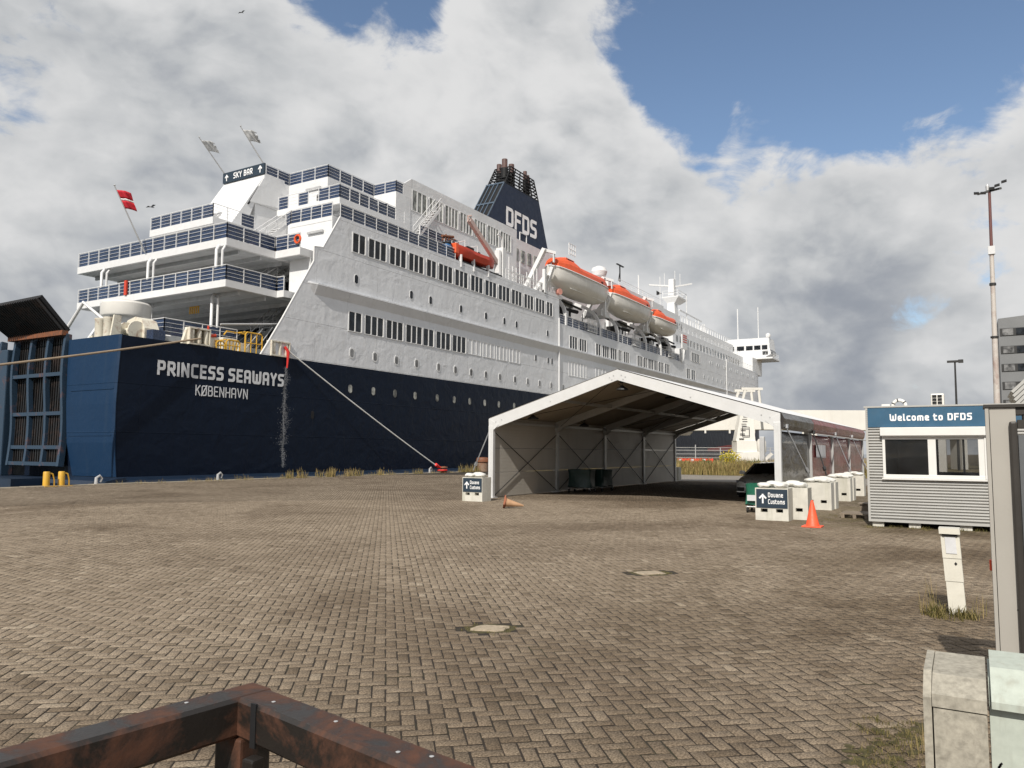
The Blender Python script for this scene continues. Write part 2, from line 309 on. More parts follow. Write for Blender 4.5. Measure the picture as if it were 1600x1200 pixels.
# ---------------------------------------------------------------- mesh helpers
OFF = {}                                        # summed origin of a thing, so meshes can be written in scene metres
class MB:
    def __init__(s): s.v = []; s.f = []; s.m = []; s.mi = 0
    def add(s, vs, fs):
        o = len(s.v); s.v += [tuple(p) for p in vs]
        for q in fs: s.f.append(tuple(i+o for i in q)); s.m.append(s.mi)
        return s
    def box(s, x0, x1, y0, y1, z0, z1):
        x0, x1 = min(x0,x1), max(x0,x1); y0, y1 = min(y0,y1), max(y0,y1); z0, z1 = min(z0,z1), max(z0,z1)
        return s.add([(x0,y0,z0),(x1,y0,z0),(x1,y1,z0),(x0,y1,z0),(x0,y0,z1),(x1,y0,z1),(x1,y1,z1),(x0,y1,z1)],
                     [(3,2,1,0),(4,5,6,7),(0,1,5,4),(1,2,6,5),(2,3,7,6),(3,0,4,7)])
    def bbox(s, x0, x1, y0, y1, z0, z1, c):
        """box with chamfered edges"""
        x0, x1 = min(x0,x1), max(x0,x1); y0, y1 = min(y0,y1), max(y0,y1); z0, z1 = min(z0,z1), max(z0,z1)
        bm = bmesh.new(); bmesh.ops.create_cube(bm, size=1.0)
        for p in bm.verts: p.co = Vector(((x0+x1)/2 + p.co.x*(x1-x0), (y0+y1)/2 + p.co.y*(y1-y0), (z0+z1)/2 + p.co.z*(z1-z0)))
        bmesh.ops.bevel(bm, geom=bm.edges[:], offset=c, segments=2, affect='EDGES', profile=0.6)
        bm.verts.index_update(); s.add([p.co[:] for p in bm.verts], [[q.index for q in fc.verts] for fc in bm.faces]); bm.free(); return s
    def obox(s, c, ax, ay, az):
        c, ax, ay, az = map(Vector, (c, ax, ay, az)); vs = []
        for k in (-1, 1):
            for i, j in ((-1,-1),(1,-1),(1,1),(-1,1)): vs.append(c + ax*i + ay*j + az*k)
        return s.add(vs, [(3,2,1,0),(4,5,6,7),(0,1,5,4),(1,2,6,5),(2,3,7,6),(3,0,4,7)])
    def beam(s, a, b, w, h, up=(0,0,1)):
        a, b = Vector(a), Vector(b); d = (b-a); L = d.length
        if L < 1e-6: return s
        d /= L; up = Vector(up)
        if abs(d.dot(up)) > 0.98: up = Vector((1,0,0))
        side = d.cross(up).normalized(); up = side.cross(d)
        return s.obox((a+b)/2, d*(L/2), side*(w/2), up*(h/2))
    def prism(s, poly, vec):
        n = len(poly); vec = Vector(vec); a = [Vector(p) for p in poly]; b = [p+vec for p in a]
        nrm = Vector((0,0,0))
        for i in range(n): nrm += a[i].cross(a[(i+1) % n])
        fl = nrm.dot(vec) > 0
        fs = [tuple(range(n))[::-1] if fl else tuple(range(n)), tuple(range(n, 2*n)) if fl else tuple(range(n, 2*n))[::-1]]
        for i in range(n):
            j = (i+1) % n; fs.append((i, j, j+n, i+n) if fl else (j, i, i+n, j+n))
        return s.add(a+b, fs)
    def tube(s, pts, rad, n=8, cap=True):
        pts = [Vector(p) for p in pts]; k = len(pts)
        rad = [rad]*k if isinstance(rad, (int, float)) else rad
        rings = []; ref = None
        for i, p in enumerate(pts):
            d = (pts[min(i+1,k-1)] - pts[max(i-1,0)]).normalized()
            if ref is None: ref = Vector((0,0,1)) if abs(d.z) < 0.9 else Vector((1,0,0))
            a = d.cross(ref).normalized(); b = a.cross(d).normalized(); ref = b
            rings.append([p + (a*math.cos(2*math.pi*t/n) + b*math.sin(2*math.pi*t/n))*rad[i] for t in range(n)])
        vs = [q for rg in rings for q in rg]; fs = []
        for i in range(k-1):
            for t in range(n): fs.append((i*n+t, i*n+(t+1) % n, (i+1)*n+(t+1) % n, (i+1)*n+t))
        if cap: fs.append(tuple(range(n))[::-1]); fs.append(tuple((k-1)*n+t for t in range(n)))
        return s.add(vs, fs)
    def lathe(s, prof, c, n=16, axis=(0,0,1)):
        ax = Vector(axis).normalized(); c = Vector(c)
        t = Vector((1,0,0)) if abs(ax.x) < 0.9 else Vector((0,1,0)); a = ax.cross(t).normalized(); b = ax.cross(a)
        vs = []; fs = []
        for rr, h in prof:
            for k in range(n): vs.append(c + ax*h + (a*math.cos(2*math.pi*k/n) + b*math.sin(2*math.pi*k/n))*rr)
        for i in range(len(prof)-1):
            for k in range(n): fs.append((i*n+k, i*n+(k+1) % n, (i+1)*n+(k+1) % n, (i+1)*n+k))
        fs.append(tuple(range(n))[::-1]); fs.append(tuple((len(prof)-1)*n+k for k in range(n)))
        return s.add(vs, fs)
    def loft(s, rings, closed=True, cap=True):
        n = len(rings[0]); vs = [q for rg in rings for q in rg]; fs = []
        for i in range(len(rings)-1):
            for k in range(n if closed else n-1): fs.append((i*n+k, i*n+(k+1) % n, (i+1)*n+(k+1) % n, (i+1)*n+k))
        if cap and closed: fs.append(tuple(range(n))[::-1]); fs.append(tuple((len(rings)-1)*n+k for k in range(n)))
        return s.add(vs, fs)
    def build(s, name, mat, parent=None, smooth=False, fix=False):
        me = bpy.data.meshes.new(name); o = Vector(OFF.get(parent.name, (0,0,0))) if parent else Vector((0,0,0))
        me.from_pydata([(x-o.x, y-o.y, z-o.z) for x, y, z in s.v], [], s.f)
        for q in (mat if isinstance(mat, (list, tuple)) else [mat]): me.materials.append(q)
        if any(s.m): me.polygons.foreach_set('material_index', s.m)
        if fix:
            bm = bmesh.new(); bm.from_mesh(me); bmesh.ops.recalc_face_normals(bm, faces=bm.faces); bm.to_mesh(me); bm.free()
        if smooth:
            me.polygons.foreach_set('use_smooth', [True]*len(me.polygons))
            me.set_sharp_from_angle(angle=R(38))
        ob = bpy.data.objects.new(name, me); COL.objects.link(ob)
        if parent: ob.parent = parent; OFF[ob.name] = tuple(o)
        return ob
def empty(name, loc, label, cat, group=None):
    o = bpy.data.objects.new(name, None); COL.objects.link(o); o.location = loc; o.empty_display_size = 0.3
    OFF[o.name] = tuple(loc); o['label'] = label; o['category'] = cat
    if group: o['group'] = group
    return o
def tag(o, label, cat, group=None, kind=None):
    if label: o['label'] = label
    if cat: o['category'] = cat
    if group: o['group'] = group
    if kind: o['kind'] = kind
    return o
def setting(o): o['kind'] = 'structure'; return o
def stuff(o): o['kind'] = 'stuff'; return o
def recentre(o):
    """move a one-mesh thing's origin to its base"""
    n = len(o.data.vertices); a = np.empty(n*3); o.data.vertices.foreach_get('co', a); a = a.reshape(-1,3)
    c = (a.min(0)+a.max(0))/2; c[2] = a[:,2].min(); a -= c; o.data.vertices.foreach_set('co', a.ravel()); o.location = c; o.data.update(); return o
def copy_tree(o, loc, label=None):
    c = o.copy(); COL.objects.link(c); c.location = loc
    if label: c['label'] = label
    for ch in list(o.children):
        k = ch.copy(); COL.objects.link(k); k.parent = c
        for g in list(ch.children):
            d = g.copy(); COL.objects.link(d); d.parent = k
    return c

# ---------------------------------------------------------------- lettering: squared stroke letters with softened corners
GL = {
'P': (.62, [[(0,0),(0,1)],[(0,1),(.62,1),(.62,.42),(0,.42)]]), 'R': (.62, [[(0,0),(0,1)],[(0,1),(.62,1),(.62,.44),(0,.44)], [(.26,.44),(.64,0)]]),
'I': (0, [[(0,0),(0,1)]]), 'N': (.64, [[(0,0),(0,1)],[(0.02,1),(.62,0)],[(.64,0),(.64,1)]]),
'C': (.58, [[(.58,1),(0,1),(0,0),(.58,0)]]), 'E': (.54, [[(0,0),(0,1)],[(.54,1),(0,1)],[(0,0),(.54,0)],[(0,.5),(.46,.5)]]),
'S': (.58, [[(.58,1),(0,1),(0,.53),(.58,.53),(.58,0),(0,0)]]), 'W': (.98, [[(0,1),(.04,0),(.49,0),(.49,.72)],[(.49,0),(.94,0),(.98,1)]]),
'A': (.64, [[(0,0),(0,1),(.64,1),(.64,0)],[(0,.40),(.64,.40)]]), 'Y': (.64, [[(0,1),(.32,.46),(.64,1)],[(.32,.46),(.32,0)]]),
'D': (.64, [[(0,0),(0,1)],[(0,1),(.64,1),(.64,0),(0,0)]]), 'F': (.56, [[(0,0),(0,1)],[(0,1),(.56,1)],[(0,.50),(.48,.50)]]),
'K': (.6, [[(0,0),(0,1)],[(.6,1),(.04,.46)],[(.22,.58),(.62,0)]]), 'O': (.64, [[(0,0),(0,1),(.64,1),(.64,0),(0,0)]]),
'Ø': (.66, [[(0,0),(0,1),(.66,1),(.66,0),(0,0)],[(-.06,-.04),(.72,1.04)]]), 'B': (.6, [[(0,0),(0,1)],[(0,1),(.56,1),(.56,.53),(0,.53)],[(.56,.53),(.6,.5),(.6,0),(0,0)]]),
'H': (.64, [[(0,0),(0,1)],[(.64,0),(.64,1)],[(0,.5),(.64,.5)]]), 'V': (.68, [[(0,1),(.34,0),(.68,1)]]),
'e': (.50, [[(.50,0),(0,0),(0,.70),(.50,.70),(.50,.34),(0,.34)]]), 'l': (.14, [[(0,1.02),(0,0),(.14,0)]]), 'c': (.44, [[(.44,.70),(0,.70),(0,0),(.44,0)]]),
'o': (.50, [[(0,0),(0,.70),(.50,.70),(.50,0),(0,0)]]), 'm': (.86, [[(0,0),(0,.70),(.86,.70),(.86,0)],[(.43,.70),(.43,0)]]), 't': (.34, [[(0,.95),(0,0),(.34,0)],[(-.12,.70),(.32,.70)]]),
'u': (.5, [[(0,.70),(0,0),(.5,0),(.5,.70)]]), 'a': (.5, [[(.04,.70),(.5,.70),(.5,0),(0,0),(0,.38),(.5,.38)]]), 'n': (.5, [[(0,0),(0,.70),(.5,.70),(.5,0)]]),
's': (.44, [[(.44,.70),(0,.70),(0,.37),(.44,.37),(.44,0),(0,0)]]), 'U': (.6, [[(0,1),(0,0),(.6,0),(.6,1)]]),
'↑': (.70, [[(.35,0),(.35,.97)],[(.0,.58),(.35,.97),(.70,.58)]]), ' ': (.12, []),
}
def soften(pl, rr):
    if len(pl) < 3: return pl
    closed = pl[0] == pl[-1]; P = [Vector((x, y)) for x, y in pl]
    if closed: P = P[:-1]
    out = []; n = len(P)
    for i in range(n):
        if not closed and i in (0, n-1): out.append(P[i]); continue
        a, b, c = P[(i-1) % n], P[i], P[(i+1) % n]; d1 = (a-b); d2 = (c-b)
        q = min(rr, d1.length*0.45, d2.length*0.45); s_, e_ = b + d1.normalized()*q, b + d2.normalized()*q
        for t in (0, .33, .67, 1): out.append(s_*(1-t)**2 + b*2*t*(1-t) + e_*t*t)
    if closed: out.append(out[0])
    return out
def letters(text, org, xd, yd, h, t, mat, parent, name='lettering', gap=None, soft=.16, proud=0.012, stretch=1.0, width=None):
    """t is the stroke width as a share of the height; org is the lower left corner on the wall, letters stand proud along xd x yd"""
    xd, yd = Vector(xd).normalized(), Vector(yd).normalized(); nd = xd.cross(yd); org = Vector(org)
    gap = t*1.05 if gap is None else gap; mb = MB(); hh = h*(1-t); th = t*h
    adv = sum(GL[c][0]*stretch*hh + th + gap*h for c in text) - gap*h
    k = (width/adv) if width else 1.0; x = 0.0
    for c in text:
        w, strokes = GL[c]; idx = 0
        for st in strokes:
            pl = [(px*stretch*hh, py*hh) for px, py in st]; sp = soften(pl, soft*h)
            sp = [Vector(p) for p in sp]; closed = (sp[0]-sp[-1]).length < 1e-6
            for i in range(len(sp)-1):
                a, b_ = sp[i], sp[i+1]; d = b_-a
                if d.length < 1e-6: continue
                d.normalize(); nn = Vector((-d.y, d.x))
                def ext(j, nx):
                    if nx is None: return 0.5*th if (len(sp) == 2 or True) else 0
                    e2 = nx.normalized(); cosang = max(-1, min(1, d.dot(e2))); an = math.acos(cosang); return min(th*0.5*math.tan(an/2)+th*0.02, th*0.55)
                prv = sp[i]-sp[i-1] if i > 0 else (sp[-1]-sp[-2] if closed else None); nxt = sp[i+2]-sp[i+1] if i+2 < len(sp) else (sp[1]-sp[0] if closed else None)
                ea = ext(0, prv); eb = ext(1, nxt)
                if prv is None: ea = th*0.5
                if nxt is None: eb = th*0.5
                z1 = proud + 0.0007*h*idx; idx += 1
                A, B = a - d*ea, b_ + d*eb
                q = [A+nn*th/2, A-nn*th/2, B-nn*th/2, B+nn*th/2]
                pts = [org + xd*(k*(x + th/2 + p.x)) + yd*(th/2 + p.y) + nd*0.001 for p in q]
                mb.prism(pts, nd*z1)
        x += w*stretch*hh + th + gap*h
    return mb.build(name, mat, parent)
# ================================================================ GROUND, QUAY, WATER
QY = 35.6                                       # quay edge
def paver_mat(name, far=False):
    m, nt, b = _new(name)
    g = _n(nt, 'ShaderNodeNewGeometry'); P = g.outputs['Position']
    at = _n(nt, 'ShaderNodeAttribute'); at.attribute_name = 'tone'
    ob = _n(nt, 'ShaderNodeObjectInfo')
    ramp = _n(nt, 'ShaderNodeValToRGB'); el = ramp.color_ramp.elements
    if not far:
        nt.links.new(at.outputs['Fac'], ramp.inputs[0])
        el[0].position = 0.0; el[0].color = (0.14,0.109,0.078,1); el[1].position = 1.0; el[1].color = (0.30,0.25,0.19,1)
        e = el.new(0.25); e.color = (0.182,0.144,0.105,1); e = el.new(0.55); e.color = (0.215,0.172,0.127,1); e = el.new(0.85); e.color = (0.25,0.203,0.152,1)
        c = ramp.outputs[0]
    else:
        c = (0.21,0.17,0.127,1)
    # speckled aggregate, oil and dirt stains partly imitating broad soft shade, mossy damp towards the cabin
    sp = _noise(nt, P, 75.0, 3, 0.75)
    c = _mix(nt, _range(nt, sp, 0.38, 0.62, 0.0, 1.0), _mix(nt, 1.0, c, (0.50,0.49,0.48), 'MULTIPLY'), _mix(nt, 1.0, c, (1.7,1.7,1.68), 'MULTIPLY'))
    st = _noise(nt, _map(nt, P, (0.17,0.17,0.2), loc=(2.6,7.3,0), rot=(0,0,R(-30))), 1.0, 6, 0.62, 0.6)  # broad stains, strengthened to stand in for soft cloud shadow bands
    c = _mix(nt, _range(nt, st, 0.47, 0.64, 0.0, 0.72), c, _mix(nt, 1.0, c, (0.50,0.46,0.43), 'MULTIPLY'))
    st2 = _noise(nt, P, 1.1, 7, 0.7)
    c = _mix(nt, _range(nt, st2, 0.55, 0.75, 0.0, 0.5), c, _mix(nt, 1.0, c, (0.55,0.52,0.47), 'MULTIPLY'))
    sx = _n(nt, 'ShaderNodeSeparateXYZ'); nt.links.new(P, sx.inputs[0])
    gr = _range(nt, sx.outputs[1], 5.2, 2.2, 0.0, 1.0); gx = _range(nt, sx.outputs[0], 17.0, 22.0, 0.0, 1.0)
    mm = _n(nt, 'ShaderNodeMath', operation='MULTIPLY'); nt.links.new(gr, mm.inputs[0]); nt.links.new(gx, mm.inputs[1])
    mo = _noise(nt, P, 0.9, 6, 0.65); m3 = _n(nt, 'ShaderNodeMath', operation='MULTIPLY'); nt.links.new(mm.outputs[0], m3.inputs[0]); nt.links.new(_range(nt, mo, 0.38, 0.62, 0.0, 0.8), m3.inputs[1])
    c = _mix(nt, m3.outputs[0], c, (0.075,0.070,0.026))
    # dirt and algae with broad soft shade painted in, by the gate and cabin
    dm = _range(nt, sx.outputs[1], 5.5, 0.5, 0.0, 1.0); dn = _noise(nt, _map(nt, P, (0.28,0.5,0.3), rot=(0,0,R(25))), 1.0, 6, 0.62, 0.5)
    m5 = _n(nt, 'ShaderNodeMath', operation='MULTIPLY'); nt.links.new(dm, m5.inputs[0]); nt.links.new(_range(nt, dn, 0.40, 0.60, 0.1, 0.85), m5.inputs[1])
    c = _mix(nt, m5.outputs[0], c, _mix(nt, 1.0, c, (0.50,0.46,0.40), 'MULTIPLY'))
    nt.links.new(c, b.inputs['Base Color']); b.inputs['Roughness'].default_value = 0.92; b.inputs['Specular IOR Level'].default_value = 0.18
    _bump(nt, b, sp, 0.5, 0.002)
    return m
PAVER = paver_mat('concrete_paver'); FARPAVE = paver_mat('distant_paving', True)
JOINT = pmat('joint_dirt', (0.022,0.015,0.009), 0.95, var=0.4, scale=30, dirt=(0.04,0.042,0.012), dirt_amt=0.5, dirt_scale=2)
ROAD = pmat('worn_asphalt', (0.20,0.18,0.155), 0.9, var=0.12, scale=0.6)
GRASSGROUND = pmat('rough_ground', (0.17,0.135,0.065), 0.95, var=0.35, scale=0.7, dirt=(0.07,0.08,0.025), dirt_amt=0.8, dirt_scale=0.4)
# water reaching the horizon
wm, wnt, wb = _new('harbour_water'); wb.inputs['Base Color'].default_value = (0.02,0.035,0.035,1); wb.inputs['Roughness'].default_value = 0.08
P = _n(wnt, 'ShaderNodeNewGeometry').outputs['Position']; _bump(wnt, wb, _noise(wnt, _map(wnt, P, (0.35,0.6,0.5)), 1.5, 5, 0.6), 0.5, 0.15)
setting(MB().add([(-1500,20,-2.3),(3500,20,-2.3),(3500,3500,-2.3),(-1500,3500,-2.3)], [(0,1,2,3)]).build('water', wm))
# ground sheet to the horizon on the land side, with the quay wall down to the water
g = MB(); g.box(-400, 2500, -2500, QY-0.55, -3.2, -0.022)
setting(g.build('ground', FARPAVE))
q = MB()
for i in range(90):
    x0 = -60 + i*3.0; q.bbox(x0+0.012, x0+2.988, QY-0.545, QY, -3.0, 0.035+0.008*math.sin(i*1.7), 0.03)
setting(q.build('quay_coping', COPING))
# dirt bed in the joints
setting(MB().add([(-1,-6,-0.0045),(62,-6,-0.0045),(62,QY-0.55,-0.0045),(-1,QY-0.55,-0.0045)], [(0,1,2,3)]).build('pavement_bed', JOINT))
# asphalt lane behind the tent and rough ground with weeds beyond it
setting(MB().add([(45,-30,-0.004),(56.5,-30,-0.004),(57.5,30,-0.004),(45,30,-0.004)], [(0,1,2,3)]).build('asphalt_lane', ROAD))
setting(MB().add([(57,-20,0.004),(140,-20,0.03),(140,33,0.03),(57,33,0.004)], [(0,1,2,3)]).build('rough_ground', GRASSGROUND))

# ---- herringbone pavers as real stones: 300 nearest are single bricks, the rest one mesh
PW = 0.0935; PANG = R(40.0); ca, sa = math.cos(PANG), math.sin(PANG); GAP = 0.0105
N = 640
ii, jj = np.meshgrid(np.arange(-N, N), np.arange(-N, N), indexing='ij'); ii = ii.ravel(); jj = jj.ravel()
mod = np.mod(ii-jj, 4)
hz = mod == 0; vt = mod == 3
cx = np.concatenate([ii[hz]+1.0, ii[vt]+0.5])*PW; cy = np.concatenate([jj[hz]+0.5, jj[vt]+1.0])*PW
rot = np.concatenate([np.zeros(hz.sum()), np.full(vt.sum(), math.pi/2)])
X = 24.0 + ca*cx - sa*cy; Y = 14.0 + sa*cx + ca*cy
dist = np.hypot(X, Y); ang = np.degrees(np.arctan2(Y, X))
ok = (dist > 1.5) & (dist < 55) & (ang > -5.5) & (ang < 67) & (Y < QY-0.60) & (X < 61.5) & (X > -0.9)
ok &= ~((X > 44.9) & (Y < 30.1))                                     # lane behind the tent
for hx, hy, ra, rb in ((6.36,4.02,0.30,0.21),(10.41,3.95,0.36,0.22)):       # two missing patches
    ok &= ~((((X-hx)*0.6-(Y-hy)*0.8)/ra)**2 + (((X-hx)*0.8+(Y-hy)*0.6)/rb)**2 < 1)
X, Y, rot, dist = X[ok], Y[ok], rot[ok], dist[ok]; o = np.argsort(dist); X, Y, rot, dist = X[o], Y[o], rot[o], dist[o]
n = len(X)
tone = np.clip(RNG.normal(0.5, 0.17, n), 0, 1); tone[RNG.random(n) < 0.012] = 0.95; tone[RNG.random(n) < 0.03] = 0.04
zj = RNG.normal(0, 0.0010, n); tilt = RNG.normal(0, 0.004, (n,2)); rj = RNG.normal(0, 0.010, n); pj = RNG.normal(0, 0.0012, (n,2)); sj = RNG.normal(0, 0.0012, (n,2))
HL, HW, CH, TH = PW-GAP/2, PW/2-GAP/2, 0.0022, 0.010
def brick_verts(i):
    """8 top ring (chamfer) + 4 base corners for every paver of index array i"""
    a = rot[i]+rj[i]+PANG; c, s_ = np.cos(a), np.sin(a); out = []
    for (l, w, z) in ((HL-CH, HW-CH, 0.0), (HL, HW, -CH), (HL, HW, -TH)):
        for sx_, sy_ in ((-1,-1),(1,-1),(1,1),(-1,1)):
            lx = sx_*(l+sj[i,0]); ly = sy_*(w+sj[i,1])
            out.append(np.stack([X[i]+pj[i,0]+c*lx-s_*ly, Y[i]+pj[i,1]+s_*lx+c*ly, z+zj[i]+tilt[i,0]*lx+tilt[i,1]*ly], -1))
    return np.stack(out, 1)
QF = np.array([[0,1,2,3],[4,5,1,0],[5,6,2,1],[6,7,3,2],[7,4,0,3],[8,9,5,4],[9,10,6,5],[10,11,7,6],[11,8,4,7]])
QT = np.array([[0,1,2,3],[4,5,1,0],[5,6,2,1],[6,7,3,2],[7,4,0,3]])
def np_mesh(name, V, F, tn, mat, mi=None):
    me = bpy.data.meshes.new(name); V = V.reshape(-1,3); me.vertices.add(len(V)); me.vertices.foreach_set('co', V.astype(np.float32).ravel())
    k = F.shape[1]; me.loops.add(F.size); me.loops.foreach_set('vertex_index', F.astype(np.int32).ravel())
    me.polygons.add(len(F)); me.polygons.foreach_set('loop_start', np.arange(0, F.size, k, dtype=np.int32)); me.polygons.foreach_set('loop_total', np.full(len(F), k, dtype=np.int32))
    me.update(calc_edges=True)
    at = me.attributes.new('tone', 'FLOAT', 'FACE'); at.data.foreach_set('value', tn.astype(np.float32)); me.materials.append(mat); me.materials.append(JOINT)
    if mi is not None: me.polygons.foreach_set('material_index', mi.astype(np.int32))
    return me
# visible in the photo frame and not under the rusty guard rail or the cabinets: the ones that show largest
vis = (ang[ok][o] > -1.5) & (ang[ok][o] < 63) & (dist > 2.75)
near = np.where(vis)[0][:300]; nearset = np.zeros(n, bool); nearset[near] = True
pavement = empty('pavement', (8, 6, 0), None, None); del pavement['label']; del pavement['category']; pavement['kind'] = 'structure'
for i in near:
    V = brick_verts(np.array([i]))[0]; c = np.array([X[i], Y[i], 0.0])
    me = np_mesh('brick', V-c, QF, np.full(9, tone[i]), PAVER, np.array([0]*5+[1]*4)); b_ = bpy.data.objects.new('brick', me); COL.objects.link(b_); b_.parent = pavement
    b_.location = Vector(c) - Vector(OFF[pavement.name])
nv = np.where(~nearset & (dist < 27))[0]; fv = np.where(~nearset & (dist >= 27))[0]
V1 = brick_verts(nv); V2 = brick_verts(fv)[:, :8]
F1 = (QF[None] + 12*np.arange(len(nv))[:, None, None]).reshape(-1,4); F2 = (QT[None] + 8*np.arange(len(fv))[:, None, None]).reshape(-1,4) + 12*len(nv)
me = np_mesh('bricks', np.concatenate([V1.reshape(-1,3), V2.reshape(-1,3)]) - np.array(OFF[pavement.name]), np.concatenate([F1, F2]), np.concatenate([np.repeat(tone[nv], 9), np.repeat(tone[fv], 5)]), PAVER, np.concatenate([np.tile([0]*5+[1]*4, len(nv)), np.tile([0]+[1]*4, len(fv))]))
pv = bpy.data.objects.new('bricks', me); COL.objects.link(pv); pv.parent = pavement; stuff(pv)

# ---- grass tufts: bent blades, one mesh per patch
def blades(name, spots, mat, label=None, n_per=30, h=(0.15,0.5), w=0.006, spread=0.15, lean=0.5, kind='stuff', seeds=0.2, parent=None):
    vs, fs, tn = [], [], []
    for (x, y, z, sc) in spots:
        for k in range(n_per):
            a = random.uniform(0, 6.283); rr = spread*math.sqrt(random.random()); bx, by = x+rr*math.cos(a), y+rr*math.sin(a)
            hh = random.uniform(*h)*sc; ld = random.uniform(0, 6.283); le = random.uniform(0.05, lean)*hh; ww = w*random.uniform(0.6, 1.4)*sc
            px, py = -math.sin(ld)*ww, math.cos(ld)*ww; t = random.random(); o0 = len(vs)
            for q, wk in ((0,1),(0.45,0.8),(0.8,0.5)):
                cxx, cyy, cz = bx+math.cos(ld)*le*q*q, by+math.sin(ld)*le*q*q, z+hh*q
                vs += [(cxx-px*wk, cyy-py*wk, cz), (cxx+px*wk, cyy+py*wk, cz)]
            vs.append((bx+math.cos(ld)*le, by+math.sin(ld)*le, z+hh*0.98))
            fs += [(o0,o0+1,o0+3,o0+2),(o0+2,o0+3,o0+5,o0+4),(o0+4,o0+5,o0+6)]; tn += [t]*3
            if random.random() < seeds:
                o1 = len(vs); tx, ty, tz = vs[o0+6]; s_ = ww*2.2
                vs += [(tx-s_,ty,tz-s_*4),(tx+s_,ty,tz-s_*4),(tx+s_*0.3,ty+s_,tz+s_*5)]; fs.append((o1,o1+1,o1+2)); tn.append(0.0)
    if parent: po = Vector(OFF[parent.name]); vs = [(a-po.x, b-po.y, c-po.z) for a, b, c in vs]
    me = bpy.data.meshes.new(name); me.from_pydata(vs, [], fs); at = me.attributes.new('tone', 'FLOAT', 'FACE'); at.data.foreach_set('value', tn); me.materials.append(mat)
    o_ = bpy.data.objects.new(name, me); COL.objects.link(o_)
    if parent: o_.parent = parent; OFF[o_.name] = OFF[parent.name]
    if kind: o_['kind'] = kind
    if label: o_['label'] = label
    return o_
rr_ = random.uniform
sp = []
for x, k, s0 in ((30,5,0.5),(33.5,8,0.8),(36,10,0.9),(38.5,8,0.8),(41.5,5,0.7),(45.2,5,0.6),(49,4,0.5),(51.6,12,0.9),(53.4,16,1.1),(55,14,1.1),(57.5,12,1.0),(60,14,1.0),(64,14,1.0)):
    for _ in range(k): sp.append((x+rr_(-0.9,0.9), QY-0.62+rr_(-0.10,0.12), 0.0, s0*rr_(0.6,1.3)))
for i in range(70): sp.append((rr_(22,62), QY-0.6+rr_(-0.08,0.1), 0.0, rr_(0.2,0.45)))
blades('quay_edge_grass', sp, DRYGRASS, n_per=22, h=(0.15,0.62), w=0.012, spread=0.22, lean=0.45)
sp = [(rr_(57.5,92), rr_(6,32.5), 0.0, rr_(0.6,1.15)) for _ in range(1500)] + [(57.4+rr_(0,2.2), rr_(6,32), 0.0, rr_(0.7,1.2)) for _ in range(500)]
blades('tall_dry_grass', sp, DRYGRASS, n_per=24, h=(0.35,1.05), w=0.022, spread=0.5, lean=0.5)
sp = [(9.50+rr_(-0.36,0.20), 0.30+rr_(-0.22,0.16), 0.0, rr_(0.5,1.1)) for _ in range(26)]
sp = [s for s in sp if not (9.46 < s[0] < 9.72 and 0.08 < s[1] < 0.32)]
blades('weeds_around_pedestal', sp, GREENGRASS, n_per=40, h=(0.02,0.13), w=0.0045, spread=0.085, lean=1.3, seeds=0.05)
sp = [(9.45,0.52,0,1.0),(9.5,0.46,0,1.2),(9.42,0.02,0,0.9),(9.55,-0.02,0,1.0),(9.38,0.42,0,0.8)]
blades('dry_stalks_by_pedestal', sp, DRYGRASS, n_per=8, h=(0.12,0.36), w=0.0025, spread=0.06, lean=0.35, seeds=0.6)
sp = [(5.05+rr_(-0.45,0.5), 0.45+random.gauss(0,0.10), 0.0, rr_(0.25,0.7)) for _ in range(60)]
blades('weeds_by_cabinets', sp, GREENGRASS, n_per=26, h=(0.015,0.075), w=0.0028, spread=0.05, lean=1.3, seeds=0.05)
sp = [(5.2+rr_(-0.3,0.3), 0.32+rr_(-0.04,0.05), 0.0, rr_(0.35,0.6)) for _ in range(5)]
blades('dry_stalks_by_cabinets', sp, DRYGRASS, n_per=8, h=(0.10,0.34), w=0.002, spread=0.05, lean=0.5, seeds=0.3)
sp = [(19.6+rr_(-0.25,0.2), rr_(-0.8,2.2), 0.0, rr_(0.3,0.9)) for _ in range(46)] + [(rr_(20.5,24), rr_(2.3,3.6), 0.0, rr_(0.2,0.5)) for _ in range(60)]
blades('weeds_under_cabin', sp, GREENGRASS, n_per=16, h=(0.03,0.12), w=0.004, spread=0.10, lean=1.0, seeds=0.05)
ms = MB()
for mx_, my_, rx_, ry_ in ((5.1,0.46,0.30,0.12),(4.8,0.62,0.16,0.07),(5.4,0.36,0.22,0.09)):
    for q_ in range(16):
        ax_, ay_ = mx_+rr_(-rx_,rx_), my_+rr_(-ry_,ry_); ra_ = rr_(0.02,0.06)
        ms.add([(ax_+ra_*rr_(0.5,1)*math.cos(t), ay_+ra_*rr_(0.5,1)*math.sin(t), 0.0022) for t in np.linspace(0,5.7,11)]+[(ax_,ay_,0.007)], [(i,(i+1) % 11,11) for i in range(11)])
stuff(ms.build('moss_cushions', MOSS))
